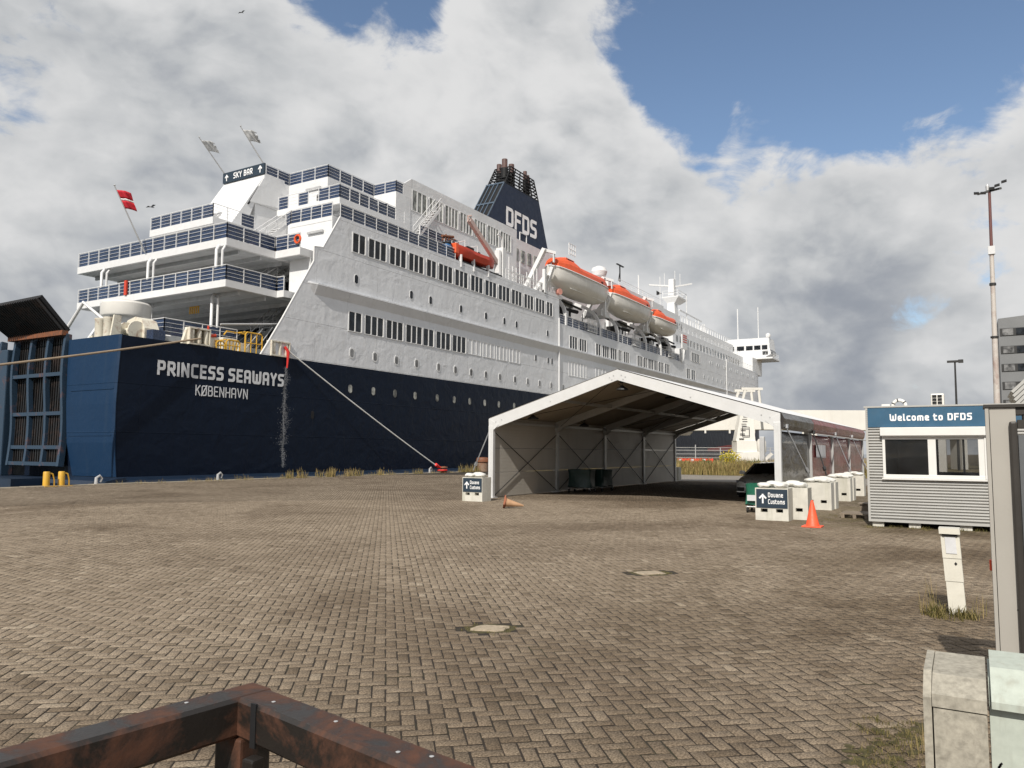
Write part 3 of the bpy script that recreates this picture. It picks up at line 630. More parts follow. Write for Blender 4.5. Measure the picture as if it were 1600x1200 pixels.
for hx, hy, k in ((6.36,4.02,1.0),(10.41,3.95,1.15)):
    ms = MB(); pts = []
    for i in range(22):
        a = i/22*6.283; e1 = (0.36+0.03*math.sin(3*a+1))*k; e2 = (0.27+0.02*math.sin(5*a))*k
        lx, ly = e1*math.cos(a), e2*math.sin(a); pts.append((hx+0.6*lx+0.8*ly, hy-0.8*lx+0.6*ly, -0.0055))
    ms.add(pts + [(hx, hy, -0.002)], [(i, (i+1) % 22, 22) for i in range(22)]); stuff(ms.build('moss_patch', MOSS))
    st = MB()
    for rr0, zz in ((1.0,-0.012),(0.97,0.003),(0.80,0.009)):
        ring = []
        for i in range(14):
            a = i/14*6.283; e = 1+0.14*math.sin(4*a+hx)+0.09*math.sin(7*a); lx, ly = 0.19*k*rr0*e*math.cos(a), 0.13*k*rr0*e*math.sin(a)
            ring.append((hx+0.6*lx+0.8*ly, hy-0.8*lx+0.6*ly, zz+0.002*math.sin(5*a)))
        st.v += ring
    st.f = [(i, (i+1) % 14, 14+(i+1) % 14, 14+i) for i in range(14)] + [(14+i, 14+(i+1) % 14, 28+(i+1) % 14, 28+i) for i in range(14)] + [tuple(range(28,42))]; st.m = [0]*len(st.f)
    so = st.build('broken_stone', STONE); recentre(so)
    tag(so, 'pale broken stone in a mossy paving gap, ' + ('nearer the guard rail' if hx < 8 else 'farther away towards the cabin'), 'stone', 'broken stones in the paving')
    blades('moss_tuft', [(hx+rr_(-0.24,0.24), hy+rr_(-0.28,0.28), -0.012, rr_(0.4,1)) for _ in range(46)], GREENGRASS, n_per=16, h=(0.008,0.035), w=0.0025, spread=0.035, lean=1.2, seeds=0)
# ================================================================ THE FERRY
SY = 37.6                                        # port side plating plane
ferry = empty('passenger_ferry', (24.0, 48.6, -2.3), 'large white and navy passenger ferry moored along the quay with its stern towards the camera', 'ferry')
CY = 48.6; SYF = 59.6
# navy hull: plan outline pushed up from below water
def outline(inset=0.0, nose=186.0):
    pts = [(23.65,SY+inset)]
    for i in range(40): pts.append((30 + i*3.3, SY+inset))
    for t in np.linspace(0, 1, 26)[1:]:
        x = 158.7 + (nose-158.7)*t; pts.append((x, SY+inset + (CY-SY-inset)*(t**1.9)))
    return pts
po = outline(); far_ = [(x, 2*CY-y) for x, y in po[::-1]][1:]
ring = po + far_
ring = ring + [(23.65,55.0),(24.6,55.0),(24.6,42.3),(23.65,42.3)]
h = MB(); nr = len(ring); NZ = [-3.0, 0.3, 4.0, 7.0, 7.57]
def stern_bulge(x, y, z):
    if x < 24 and y < 42.4: return x - 0.16*math.sin(max(0, min(1, (z+0.5)/8))*math.pi) + (0.10 if z < 0.5 else 0)
    return x
hv = [[(stern_bulge(x, y, z), y, z) for x, y in ring] for z in NZ]
h.loft(hv, True, False); h.build('hull', NAVY, ferry)
d = MB(); d.add([(x, y, 7.45) for x, y in po + far_], [tuple(range(len(po+far_)))]); d.build('mooring_deck', DECKGREEN, ferry)
# stern plating beside the ramp, sunlight put into its brighter blue
s = MB(); rows = []
for z in (0.25, 2.0, 4.0, 6.0, 7.6):
    bx = stern_bulge(23.6, 38, z); rows.append([(bx+0.02, SY-0.02, z), (bx-0.06, SY+0.12, z), (bx-0.06, 40.2, z), (bx-0.06, 42.28 - (0.9 if z < 1 else 0.75-0.1*z if z < 7 else 0), z), (bx+0.3, 42.28 - (0.9 if z < 1 else 0.75-0.1*z if z < 7 else 0), z), (bx+0.3, SY+0.1, z)])
s.loft(rows, True, True); s.build('stern_plating', STERNSUNLIT, ferry, fix=True)
s = MB()
for z in (2.35, 4.75): s.box(23.38, 23.5, SY+0.15, 41.6, z, z+0.05)
s.build('weld_seam', STERNSUNLIT, ferry)
# rubbing strake / sponson just above the quay
s = MB(); prof = [(0,-0.55),(-0.55,-0.5),(-0.85,-0.3),(-0.92,-0.05),(-0.80,0.14),(-0.35,0.26),(0,0.30)]
s.loft([[(x, SY+py, pz-0.06) for py, pz in prof] for x in (22.6, 30, 45, 70, 110)], True, True); s.build('rubbing_strake', SPONSON, ferry, smooth=True, fix=True)
s = MB(); s.loft([[(23.7+py*1.3, y, pz-0.06) for py, pz in prof] for y in (36.75, 42.2)], True, True); s.box(21.0, 24.6, 42.3, 58, -0.9, 0.12); s.build('stern_sponson', SPONSON, ferry, fix=True)
# red boot topping that shows towards the bow
s = MB(); s.add([(126,SY-0.03,1.9),(150,SY-0.03,1.9),(150,SY-0.03,3.2),(138,SY-0.03,3.0),(126,SY-0.03,2.3),(126,SY+0.1,1.9),(150,SY+0.1,1.9),(150,SY+0.1,3.2)], [(0,1,2,3,4),(0,5,6,1),(2,1,6,7)]); s.build('boot_topping', BOOT, ferry)

# white side plating with the raked after edge
edge = [(35.2,7.57),(33.4,8.54),(34.4,10.09),(37.0,14.38),(37.0,15.38),(37.8,15.48),(39.4,18.08)]
edge[0] = (32.75,7.57)
side = edge + [(72.85,18.08),(72.85,15.42),(113.4,15.42),(114.6,15.7),(116.4,18.08),(159.0,18.08),(159.0,7.57)]
s = MB(); s.prism([(x, SY+0.0, z) for x, z in side], (0, 0.10, 0)); s.build('side_plating', WHITE, ferry)
s = MB(); s.prism([(x, SYF-0.32, z) for x, z in side], (0, 0.32, 0)); s.build('side_plating', WHITE, ferry)
s = MB()                                         # bow plating with a little flare
bow = [p for p in po if p[0] >= 158.6]; allb = bow + [(x, 2*CY-y) for x, y in bow[::-1]][1:]
s.loft([[(CYx + (x-CYx)*(1+0.004*(z-7.57)) if x > 158.7 else x, y, z) for x, y in allb] for z in (7.57, 12.8, 18.08) for CYx in (158.7,)], False, False); s.build('bow_plating', WHITE, ferry)
s = MB(); s.add([(x, y, 17.9) for x, y in allb], [tuple(range(len(allb)))]); s.build('fore_deck', DECKGREEN, ferry)
# pale edge bead along the raked edge and the hull-top line
s = MB()
for a, b_ in zip(edge, edge[1:]): s.beam((a[0]-0.03,SY+0.05,a[1]), (b_[0]-0.03,SY+0.05,b_[1]), 0.12, 0.05, (1,0,0))
s.build('edge_bead', TRIM, ferry)
s = MB(); s.prism([(36.3,SY,12.86),(37.0,SY-0.30,12.80),(37.0,SY-0.30,12.74),(37.6,SY,12.2)], (0.001,0,0)) if False else None
kn = [(SY-0.001,12.92),(SY-0.30,12.84),(SY-0.30,12.74),(SY-0.001,12.10)]
s.loft([[(36.45,SY-0.001,12.9),(36.45,SY-0.02,12.84),(36.45,SY-0.02,12.8),(36.45,SY-0.001,12.7)]] + [[(x, y, z) for y, z in kn] for x in (37.1, 60, 90, 116)] + [[(150, SY-0.001, 12.9),(150,SY-0.05,12.84),(150,SY-0.05,12.78),(150,SY-0.001,12.6)]], True, True)
s.build('knuckle_ledge', WHITE, ferry, fix=True)
s = MB(); s.tube([(72.6,SY-0.12,15.9),(72.6,SY-0.12,7.7)], 0.085, 8); s.tube([(138,SY-0.12,18.4),(138,SY-0.12,7.7)], 0.085, 8); s.build('drain_pipe', TRIM, ferry)

# windows in the side: frame with mullions, dark panes as sub-parts
def window_group(x0, x1, z0, z1, n, y=SY, pane=PANE, fr=TRIM, fw=0.075, parent=ferry, name='window', mul=0.085):
    f = MB(); fo = y-0.045
    f.box(x0-fw, x1+fw, fo, y+0.02, z1, z1+fw*0.7); f.box(x0-fw, x1+fw, fo, y+0.02, z0-fw*0.7, z0)
    f.box(x0-fw, x0, fo, y+0.02, z0, z1); f.box(x1, x1+fw*1.5, fo-0.03, y+0.02, z0, z1)
    pw = (x1-x0)/n
    for k in range(1, n): f.box(x0+k*pw-mul/2, x0+k*pw+mul/2, fo-0.008, y+0.02, z0, z1)
    w = f.build(name, fr, parent)
    for k in range(n):
        a, b_ = x0+k*pw+(mul/2 if k else 0), x0+(k+1)*pw-(mul/2 if k < n-1 else 0); c = 0.10
        pts = [(a+c,z0),(b_-c,z0),(b_,z0+c),(b_,z1-c),(b_-c,z1),(a+c,z1),(a,z1-c),(a,z0+c)]
        q = MB(); q.prism([(px, y-0.012, pz) for px, pz in pts], (0, 0.02, 0)); q.build('pane', pane, w)
    return w
R1 = [(40.66,41.94,2),(42.36,44.28,3),(44.76,46.67,3),(47.09,48.91,3),(49.4,50.62,2),(51.05,52.95,3),(53.41,55.28,3),(55.84,57.71,3),(58.17,60.04,3),(60.49,62.44,3),(62.89,64.77,3),(65.3,67.09,3),(67.65,69.5,3),(69.99,71.24,2)]
for a, b_, k in R1: window_group(a, b_, 15.86, 17.22, k)
R2 = [(40.45,41.72,2),(42.16,44.12,3),(44.54,46.44,3),(46.89,48.85,3),(49.1,50.41,2),(50.83,52.76,3),(53.15,55.08,3)]
for a, b_, k in R2: window_group(a, b_, 10.13, 11.49, k)
def blank_window(x0, x1, z0, z1, n):
    f = MB(); y = SY; t = 0.045
    for k in range(n):
        a = x0+(x1-x0)*k/n; b_ = x0+(x1-x0)*(k+1)/n-0.06
        f.box(a, b_, y-0.035, y+0.01, z1-t, z1); f.box(a, b_, y-0.035, y+0.01, z0, z0+t); f.box(a, a+t, y-0.035, y+0.01, z0+t, z1-t); f.box(b_-t, b_, y-0.035, y+0.01, z0+t, z1-t)
    return f.build('blanked_window', TRIM, ferry)
for a, b_ in ((55.47,57.57),(57.89,59.9),(60.18,62.16),(62.52,64.6)): blank_window(a, b_, 10.13, 11.49, 3)
for a, b_, k in ((75.1,79.6,6),(82.1,85.0,3)): blank_window(a, b_, 9.95, 11.55, k)
for a, b_, k in [(75.33,77.16,3),(77.75,79.56,3),(82.22,83.5,2),(84.11,85.92,3),(86.46,88.36,3),(88.9,89.93,2),(90.55,92.33,3),(95.25,97.13,3),(97.51,98.72,2),(99.27,101.19,3),(101.61,102.91,2),(103.32,105.26,3),(105.85,107.87,3)]:
    window_group(a, b_, 13.02, 14.36, k)
window_group(118.2, 122.4, 16.1, 17.4, 5); window_group(115.6, 117.3, 13.1, 14.6, 2); window_group(118.0, 119.9, 13.1, 14.6, 2)
def port(x, z, w, hh, frame=TRIM, pane=PANE, fw=0.07, out=0.03):
    f = MB(); y = SY; c = min(w, hh)*0.28
    def rr2(e): 
        a, b_ = w/2+e, hh/2+e; cc = c+e*0.6
        return [(x-a+cc,z-b_),(x+a-cc,z-b_),(x+a,z-b_+cc),(x+a,z+b_-cc),(x+a-cc,z+b_),(x-a+cc,z+b_),(x-a,z+b_-cc),(x-a,z-b_+cc)]
    f.prism([(a, y-out, q) for a, q in rr2(fw)], (0, out+0.01, 0)); w_ = f.build('porthole', frame, ferry)
    g = MB(); g.prism([(a, y-out-0.006, q) for a, q in rr2(0)], (0, 0.02, 0)); g.build('pane', pane, w_)
PGREY = glass('porthole_glass', (0.10,0.10,0.10), 0.15)
PPALE = glass('pale_porthole_glass', (0.22,0.22,0.20), 0.2); PFRAME = pmat('navy_porthole_frame', (0.03,0.035,0.045), 0.5)  # paler glass for the portholes in the navy hull
for x in (40.82,43.31,45.78,48.26,51.2,53.61,56.01,58.4,60.83,63.58,66.05,68.51,71.01,73.8): port(x, 8.55, 0.34, 0.58, pane=PGREY, fw=0.09)
for x in (40.75,43.2,45.67,48.14,51.06,53.49,55.84,58.25,60.66,63.44): port(x, 6.0, 0.36, 0.56, frame=PFRAME, pane=PPALE, fw=0.03, out=0.02)
for x in (41.1,47.44,49.96,54.33,58.32,61.53,63.79,70.18): port(x, 13.92, 0.34, 0.62, fw=0.05)
for x in (67.66,70.3,71.15): port(x, 11.1, 0.3, 0.6, fw=0.03)
for i in range(14): port(124.7+i*2.55, 14.1, 0.34, 0.55, fw=0.06, pane=PGREY)
for i in range(8): port(128.3+i*4.2, 16.75, 0.34, 0.5, fw=0.10, pane=PGREY); port(129.3+i*4.2, 16.75, 0.34, 0.5, fw=0.10, pane=PGREY)
port(37.2, 4.0, 0.22, 0.5, frame=DARKSHIP, pane=DARKSHIP, fw=0.02, out=0.01)

# deckhouse blocks behind the plating
def block(x0, x1, y0, y1, z0, z1, name='deckhouse', mat=SUPER): return MB().box(x0, x1, y0, y1, z0, z1).build(name, mat, ferry)
block(40.6, 72.6, SY+0.35, SYF-0.35, 7.5, 17.75)
block(72.6, 159, SY+0.35, SYF-0.35, 7.5, 15.28)
block(72.6, 116.2, 41.6, SYF-2, 15.28, 18.0)
block(116.2, 159, SY+0.35, SYF-0.35, 15.28, 17.9)
block(52.0, 70.4, 41.5, 55.7, 18.1, 23.7, 'sun_lounge'); block(55.0, 70.4, 44.5, 52.7, 23.7, 25.2, 'sun_lounge'); block(52.15, 70.4, 41.5, 41.7, 23.7, 25.5, 'screen_wall')
block(70.4, 96, 42.4, 54.8, 18.0, 25.1)
block(96, 118, 42.0, 55.2, 18.0, 25.15)
block(118, 126, 42.0, 55.2, 18.0, 24.8)
block(126, 160, 42.0, 55.2, 17.9, 23.9)
block(116.5, 160, 40.0, 57.2, 17.9, 21.3)
# after decks
def deck(x0, x1, y0, y1, zt, th=0.45, name='after_deck'):
    m_ = MB(); m_.box(x0, x1, y0, y1, zt-th, zt); d_ = m_.build(name, TRIM, ferry)
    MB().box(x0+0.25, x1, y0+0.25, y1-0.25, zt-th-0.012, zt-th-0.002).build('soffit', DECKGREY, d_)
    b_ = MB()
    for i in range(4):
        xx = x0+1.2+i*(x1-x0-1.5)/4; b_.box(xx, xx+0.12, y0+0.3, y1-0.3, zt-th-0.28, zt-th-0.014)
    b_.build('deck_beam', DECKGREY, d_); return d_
deck(30.7, 40.6, 38.6, 54.4, 12.0, 0.44); deck(34.7, 40.6, SY+0.34, 38.58, 12.0, 0.44)
deck(32.0, 40.6, 40.3, 56.9, 15.15, 0.5); deck(36.0, 40.6, SY+0.34, 40.28, 15.15, 0.5)
deck(34.9, 41.9, 45.5, 52.7, 18.1, 0.5)
deck(38.9, 42.0, SY+0.34, 42.1, 18.08, 0.34); deck(42.0, 50, SY+0.34, 56, 18.09, 0.34, 'promenade_deck'); deck(50, 73, SY+0.34, 41.5, 18.09, 0.34, 'promenade_deck')
deck(42.2, 50.0, 40.45, 47.2, 20.8, 0.5)
block(36.95, 37.15, SY+0.33, 39.9, 11.99, 14.66, 'bulkhead', SUPER)
block(38.9, 40.6, SY+0.33, 42.1, 15.14, 17.76, 'bulkhead', SUPER)
for (y0, y1, z0, z1) in ((42.4,56,12.1,14.3),(42.5,56,8.3,11.0),(42.6,52.5,15.3,17.2)):  # dark panels added to darken the back wall under the after decks
    wb = MB().box(40.48, 40.59, y0, y1, z0, z1).build('added_dark_back_panel', PANE, ferry); mb_ = MB()
    for k in range(9): yy = y0+(y1-y0)*k/8; mb_.box(40.44, 40.475, yy-0.05, yy+0.05, z0, z1)
    mb_.build('added_panel_mullion', DECKGREY, wb)
for (x0, y0, z0, w_, h_) in ((37.2,45.2,12.0,0.7,0.8),(38.2,48.0,12.0,1.2,0.75),(38.5,52.0,12.0,0.8,1.1),(37.0,44.0,15.15,0.8,0.8),(38.0,50.0,15.15,1.4,0.75)):
    MB().bbox(x0, x0+w_, y0, y0+w_*1.5, z0, z0+h_, 0.04).build('deck_locker', TRIM, ferry)
# sky-bar house
s = MB(); s.prism([(41.9,48.3,23.95),(39.55,48.3,20.3),(39.2,48.3,19.75),(38.1,48.3,18.1),(39.3,48.3,18.1),(40.5,48.3,20.2),(40.9,48.3,21.25),(43.9,48.3,21.25),(43.9,48.3,23.95)], (0, 5.0, 0)); s.build('sky_bar_house', SUPER, ferry)
block(41.0, 52, 48.4, 56, 18.1, 21.24); block(43.9, 52, 48.3, 56, 21.25, 23.7); block(44.4, 50.2, 43.9, 48.3, 18.1, 23.7)
block(50.0, 52.0, 41.45, 43.9, 18.1, 23.75, 'stair_house')
s = MB(); s.prism([(40.35,48.22,21.2),(43.5,48.22,21.45),(43.5,48.22,22.9),(41.75,48.22,23.65)], (0,0.09,0)); s.build('side_flap', SUPER, ferry)
s = MB(); s.prism([(40.15,48.24,20.95),(40.30,48.24,20.95),(41.70,48.24,23.3),(41.60,48.24,23.35)], (0,0.07,0)); s.build('dark_slot', DARKSHIP, ferry)
# sky bar sign on top of the sloped front
sg = MB(); sg.box(41.72, 41.86, 48.3, 53.3, 23.93, 24.80); sgo = sg.build('sky_bar_sign', SIGNNAVY, ferry)
letters('SKY BAR', (41.70,51.95,24.12), (0,-1,0), (0,0,1), 0.5, 0.17, LETTER, sgo, width=2.3)
letters('↑', (41.70,48.98,24.06), (0,-1,0), (0,0,1), 0.6, 0.17, LETTER, sgo); letters('↑', (41.70,53.0,24.06), (0,-1,0), (0,0,1), 0.55, 0.17, LETTER, sgo)
s = MB()
for k in range(4):
    t0 = 0.34; y = 50.6 + k*0.62
    for dx, a, b_ in ((0,0,.5),(0,0,.06),(0,.44,.5)): pass
    p0 = Vector((39.35,y,20.05)); du = Vector((0.62,0,0.9)).normalized()
    for q0, q1 in (((0,0),(0.42,0)),((0,0.5),(0.42,0.5)),((0,0),(0,0.5)),((0.42,0),(0.42,0.5))):
        s.beam(p0+Vector((-0.06,q0[0],0))+du*q0[1], p0+Vector((-0.06,q1[0],0))+du*q1[1], 0.06, 0.06)
s.build('grab_frame', GALV, ferry)

# railings with tinted panels
def railing(pts, h=1.0, step=1.25, panels=True, clear=(), bars=4, mat=TRIM, post=0.045, pm=BLUEPANEL):
    """pts: list of (x, y, z) along the deck edge"""
    r_ = MB(); segs = []
    for i in range(len(pts)-1):
        a, b_ = Vector(pts[i]), Vector(pts[i+1]); L = (b_-a).length; n = max(1, round(L/step))
        for k in range(n): segs.append((a+(b_-a)*k/n, a+(b_-a)*(k+1)/n))
        for k in range(n+1):
            p = a+(b_-a)*k/n; r_.beam(p, p+Vector((0,0,h)), post, post)
        for q in range(bars):
            zz = h - q*(h/bars); rad = 0.028 if q == 0 else 0.014
            r_.tube([a+Vector((0,0,zz)), b_+Vector((0,0,zz))], rad, 6)
    ro = r_.build('railing', mat, ferry)
    if panels:
        for k, (a, b_) in enumerate(segs):
            if k in clear: continue
            d_ = (b_-a); L = d_.length; d_ /= L; nrm = d_.cross(Vector((0,0,1))); c = (a+b_)/2 + Vector((0,0,h*0.5)) - nrm*0.05
            q = MB(); q.obox(c, d_*(L/2-0.035), nrm*0.006, Vector((0,0,h*0.45))); q.build('panel', pm, ro)
    return ro
railing([(30.74,54.36,12.0),(30.74,38.64,12.0),(34.74,38.64,12.0),(34.74,37.98,12.0)], 0.92)
railing([(32.04,56.86,15.15),(32.04,40.34,15.15),(36.04,40.34,15.15),(36.04,37.98,15.15)], 1.02)
railing([(34.94,52.66,18.1),(34.94,45.54,18.1),(38.6,45.54,18.1)], 0.98, clear=(6,7))
railing([(39.3,43.0,18.09),(38.95,42.08,18.09),(38.95,38.0,18.09)], 1.0, 1.02)
railing([(39.5,37.75,18.09),(53.6,37.75,18.09)], 1.0, 1.28)
railing([(42.25,47.1,20.8),(42.25,40.5,20.8),(50.0,40.5,20.8)], 1.05, 1.1, clear=(1,3,12))
railing([(41.95,48.32,23.7),(44.45,48.32,23.7),(44.45,43.94,23.7),(50.05,43.94,23.7),(50.05,41.5,23.7),(52.0,41.5,23.7)], 1.05, 1.35)
railing([(52.3,40.6,20.3),(58.3,40.6,20.3)], 1.0, 1.2); MB().box(52.05, 60, 40.5, 41.49, 20.0, 20.28).build('side_gallery', TRIM, ferry)
railing([(62,37.75,18.09),(72.6,37.75,18.09)], 1.0, 1.6, panels=False, bars=4)
railing([(27.4,44.0,8.2),(27.4,39.6,8.2),(32.5,39.6,8.2)], 1.0, 1.2); MB().box(27.4, 40.5, 39.6, 57, 7.9, 8.19).build('mooring_platform', DECKGREY, ferry)
railing([(73.2,37.72,15.42),(112.8,37.72,15.42)], 1.05, 1.6)
railing([(112.9,37.75,15.42),(114.2,37.75,15.42)], 1.1, 0.7, panels=False)
railing([(116.6,SY+0.1,18.08),(158,SY+0.1,18.08)], 1.0, 2.0, panels=False, bars=3)
railing([(118,40.1,21.3),(158,40.1,21.3)], 0.9, 2.2, panels=False, bars=3)
railing([(100,42.1,25.15),(118,42.1,25.15)], 0.9, 2.2, panels=False, bars=3)
railing([(126,42.1,23.9),(158,42.1,23.9)], 1.1, 1.5, panels=False, bars=1, post=0.12)
# pillars holding up the after decks
for (x, y, z0, z1) in ((31.6,40.71,12.0,14.66),(31.6,47.7,12.0,14.66),(31.8,53.4,12.0,14.66),(31.6,40.95,7.5,11.57),(31.6,47.7,7.5,11.57)):
    s = MB(); s.tube([(x,y,z0),(x,y,z1-0.35),(x+0.3,y+0.15,z1)], 0.10, 10); s.tube([(x+0.1,y-0.45,z0),(x+0.1,y-0.45,z1-0.4),(x+0.5,y-0.2,z1)], 0.075, 8); s.build('pillar', TRIM, ferry, smooth=True)
# outside stairs: two between decks under cover, one up to the terrace
def stair(x0, x1, y, z0, z1, w=0.9, n=10, mat=GALV):
    s = MB()
    for yy in (y-w/2, y+w/2):
        s.beam((x0,yy,z0), (x1,yy,z1), 0.05, 0.24); s.tube([(x0,yy,z0+0.95),(x1,yy,z1+0.95)], 0.03, 6); s.tube([(x0,yy,z0+0.5),(x1,yy,z1+0.5)], 0.02, 6)
        for k in range(5): t = k/4; s.beam((x0+(x1-x0)*t,yy,z0+(z1-z0)*t), (x0+(x1-x0)*t,yy,z0+(z1-z0)*t+0.95), 0.035, 0.035)
    so = s.build('outside_stair', mat, ferry); t_ = MB()
    for k in range(1, n): t = k/n; xx, zz = x0+(x1-x0)*t, z0+(z1-z0)*t; t_.box(xx-0.13, xx+0.13, y-w/2, y+w/2, zz-0.02, zz+0.02)
    t_.build('tread', mat, so); return so
stair(35.5, 39.2, 43.3, 15.15, 18.1, 1.0, 11, TRIM); stair(35.0, 39.0, 41.6, 12.0, 14.9); stair(34.2, 38.6, 41.2, 8.2, 11.8); stair(52.3, 55.4, 41.0, 20.3, 23.6, 0.7, 10, TRIM)
s = MB(); s.tube([(30.3,38.4,9.15),(35.6,38.1,9.9)], 0.06, 8); s.tube([(32.2,38.4,7.9),(33.4,38.3,9.3)], 0.04, 6); s.tube([(33.0,38.4,7.9),(34.2,38.3,9.5)], 0.04, 6); s.build('gangway_pole', GALV, ferry)
# doors and lamps on the sunlit house fronts
for y0, y1, z0 in ((44.35,45.2,20.85),(46.2,47.0,20.85)): 
    s = MB(); s.box(44.34, 44.42, y0, y1, z0, z0+1.75); dd = s.build('door', TRIM, ferry); MB().box(44.31, 44.33, y0+0.2, y1-0.2, z0+1.0, z0+1.5).build('door_window', PGREY, dd)
MB().box(44.22, 44.38, 44.6, 46.2, 22.85, 23.0).build('strip_lamp', GALV, ferry); MB().box(38.72, 38.88, 38.7, 40.2, 17.0, 17.15).build('strip_lamp', GALV, ferry)
MB().box(49.9, 49.99, 42.3, 43.6, 20.85, 22.8).build('dark_doorway', DARKSHIP, ferry)
s = MB(); s.tube([(35.95,38.15+0.26*math.cos(a),15.7+0.26*math.sin(a)) for a in np.linspace(0,6.283,15)], 0.075, 6); s.build('lifebuoy', ORANGE, ferry)

# lounge windows along the upper side wall
X0 = 52.3
for k in range(7):
    a = X0 + k*2.46; window_group(a, a+2.0, 22.75, 24.55, 4 if k else 3, y=41.5, pane=LOUNGE, fw=0.10, mul=0.13)
s = MB(); s.prism([(51.0,41.48,24.7),(52.14,41.48,25.5),(52.14,41.48,23.7),(51.0,41.48,23.7)], (0,0.2,0)); s.build('sloped_end', TRIM, ferry)
for k in range(9): port(98+k*2.6, 24.9, 0.0, 0.0) if False else None
for k in range(26):
    s = MB(); s.box(99+k*1.1, 99.45+k*1.1, 41.93, 42.02, 22.4, 23.4); s.build('upper_window', PGREY, ferry)
for k in range(22):
    s = MB(); s.box(118+k*1.8, 118.8+k*1.8, 39.93, 40.02, 19.3, 20.3); s.build('upper_window', PGREY, ferry)
for k in range(10):
    s = MB(); s.box(78+k*2.1, 79.2+k*2.1, 41.53, 41.62, 16.2, 17.2); s.build('upper_window', PANE, ferry)
for k in range(4):
    s = MB(); s.box(71.5+k*1.4, 72.3+k*1.4, 42.33, 42.42, 22.6, 24.0); s.build('upper_window', LOUNGE, ferry)
MB().box(71.0, 71.5, 42.2, 42.42, 22.2, 23.6).build('hose_locker', RESCUE, ferry)

# funnel
fn = MB(); Ya, Yb = 46.0, 48.5
b0 = [(69.5,Ya,25.0),(87.0,Ya,25.0),(86.7,Yb,25.0),(69.5,Yb,25.0)]; t0 = [(75.2,Ya,33.1),(83.5,Ya,33.2),(83.3,Yb,33.2),(75.2,Yb,33.1)]
fn.loft([b0, t0], True, True); fun = fn.build('funnel', FUNNELBLUE, ferry, fix=True)
dv = (Vector(t0[0])-Vector(b0[0]))
g_ = MB()
for yy in (Ya+0.02, Ya+0.75, Ya+1.35, Ya+1.95, Yb-0.06): g_.beam(Vector((69.5,yy,25.0))+Vector((-0.08,0,0.05)), Vector((69.5,yy,25.0))+dv+Vector((-0.08,0,0.05)), 0.10, 0.12)
for t in (0.62, 0.99): p = Vector((69.5,Ya,25.0))+dv*t+Vector((-0.10,0,0.06)); g_.beam(p, p+Vector((0,Yb-Ya,0)), 0.14, 0.16)
g_.build('louvre_frame', pmat('funnel_frame_blue', (0.07,0.10,0.14), 0.5), fun)
g_ = MB(); g_.loft([[Vector((69.5,Ya+0.1,25.0))+Vector((-0.03,0,0.02)), Vector((69.5,Yb-0.1,25.0))+Vector((-0.03,0,0.02)), Vector((69.5,Yb-0.1,25.0))+dv*0.98+Vector((-0.03,0,0.02)), Vector((69.5,Ya+0.1,25.0))+dv*0.98+Vector((-0.03,0,0.02))]], True, False)
g_.f = [(0,1,2,3)]; g_.m = [0]; g_.build('louvre', DARKSHIP, fun)
letters('DFDS', (75.55,Ya-0.01,28.12), (1,0,0), (0,0,1), 2.28, 0.185, LETTER, fun, width=7.35, stretch=1.0, gap=0.13, soft=.13)
c_ = MB(); nring = 7
for k in range(nring):
    t = k/(nring-1); z = 33.2+2.4*t; xa, xb = 75.3+1.5*t, 83.5-1.1*t; ya, yb = Ya+0.05+0.1*t, Yb-0.05-0.1*t
    for a, b_ in (((xa,ya),(xb,ya)),((xb,ya),(xb,yb)),((xb,yb),(xa,yb)),((xa,yb),(xa,ya))): c_.tube([(a[0],a[1],z),(b_[0],b_[1],z)], 0.075, 6)
for sx_ in np.linspace(0,1,6):
    for yy0, yy1 in ((Ya+0.05,Ya+0.15),(Yb-0.05,Yb-0.15)): c_.tube([(75.3+8.2*sx_,yy0,33.1),(76.8+5.6*sx_,yy1,35.6)], 0.08, 6)
c_.build('funnel_cage', DARKSHIP, fun)
for x, y, zt, rr0 in ((76.3,46.7,36.4,0.34),(77.7,46.6,36.2,0.34),(77.0,47.9,36.2,0.3),(81.0,46.6,36.4,0.24),(81.8,46.7,36.15,0.24),(79.3,47.8,35.8,0.25)):
    s = MB(); s.tube([(x,y,33.0),(x,y,zt-1.1)], rr0*1.25, 12); s.build('exhaust_pipe', DARKSHIP, ferry, smooth=True); s = MB(); s.tube([(x,y,zt-1.1),(x,y,zt)], rr0, 12); s.build('exhaust_pipe', STACK, ferry, smooth=True)
s = MB()
for a, b_ in (((78.6,45.9,26.9),(78.6,45.9,28.0)),((80.2,45.9,26.9),(80.2,45.9,28.0)),((78.6,45.9,28.0),(80.2,45.9,28.0)),((78.6,45.9,26.9),(80.2,45.9,26.9))): s.beam(a, b_, 0.10, 0.10)
s.build('hatch_frame', TRIM, ferry)

# bridge with wing, masts and aerials
br = MB(); br.prism([(165,35.5,22.3),(165,35.9,25.75),(165,44.4,25.8),(165,44.4,21.5),(165,37.0,21.5)], (5,0,0)); bro = br.build('bridge', SUPER, ferry, fix=True)
block(165, 171, 44.4, 55, 17.9, 25.6, 'wheelhouse')
for k, (y0, y1) in enumerate(((43.1,43.9),(41.0,42.5),(39.2,40.6),(37.6,38.9),(36.2,37.3))):
    MB().box(164.93, 165.02, y0, y1, 23.3, 24.2).build('bridge_window', PANE, bro)
MB().box(164.93, 165.02, 36.1, 37.2, 22.2, 22.95).build('bridge_window', PANE, bro)
s = MB(); s.prism([(165,35.48,22.4),(165,35.88,24.4),(170,35.88,24.4),(170,35.48,22.4)], (0,-0.04,0)); s.build('bridge_window', PANE, bro)
MB().box(163.6, 171, 34.9, 44.4, 21.15, 21.5).build('bridge_wing_deck', TRIM, ferry)
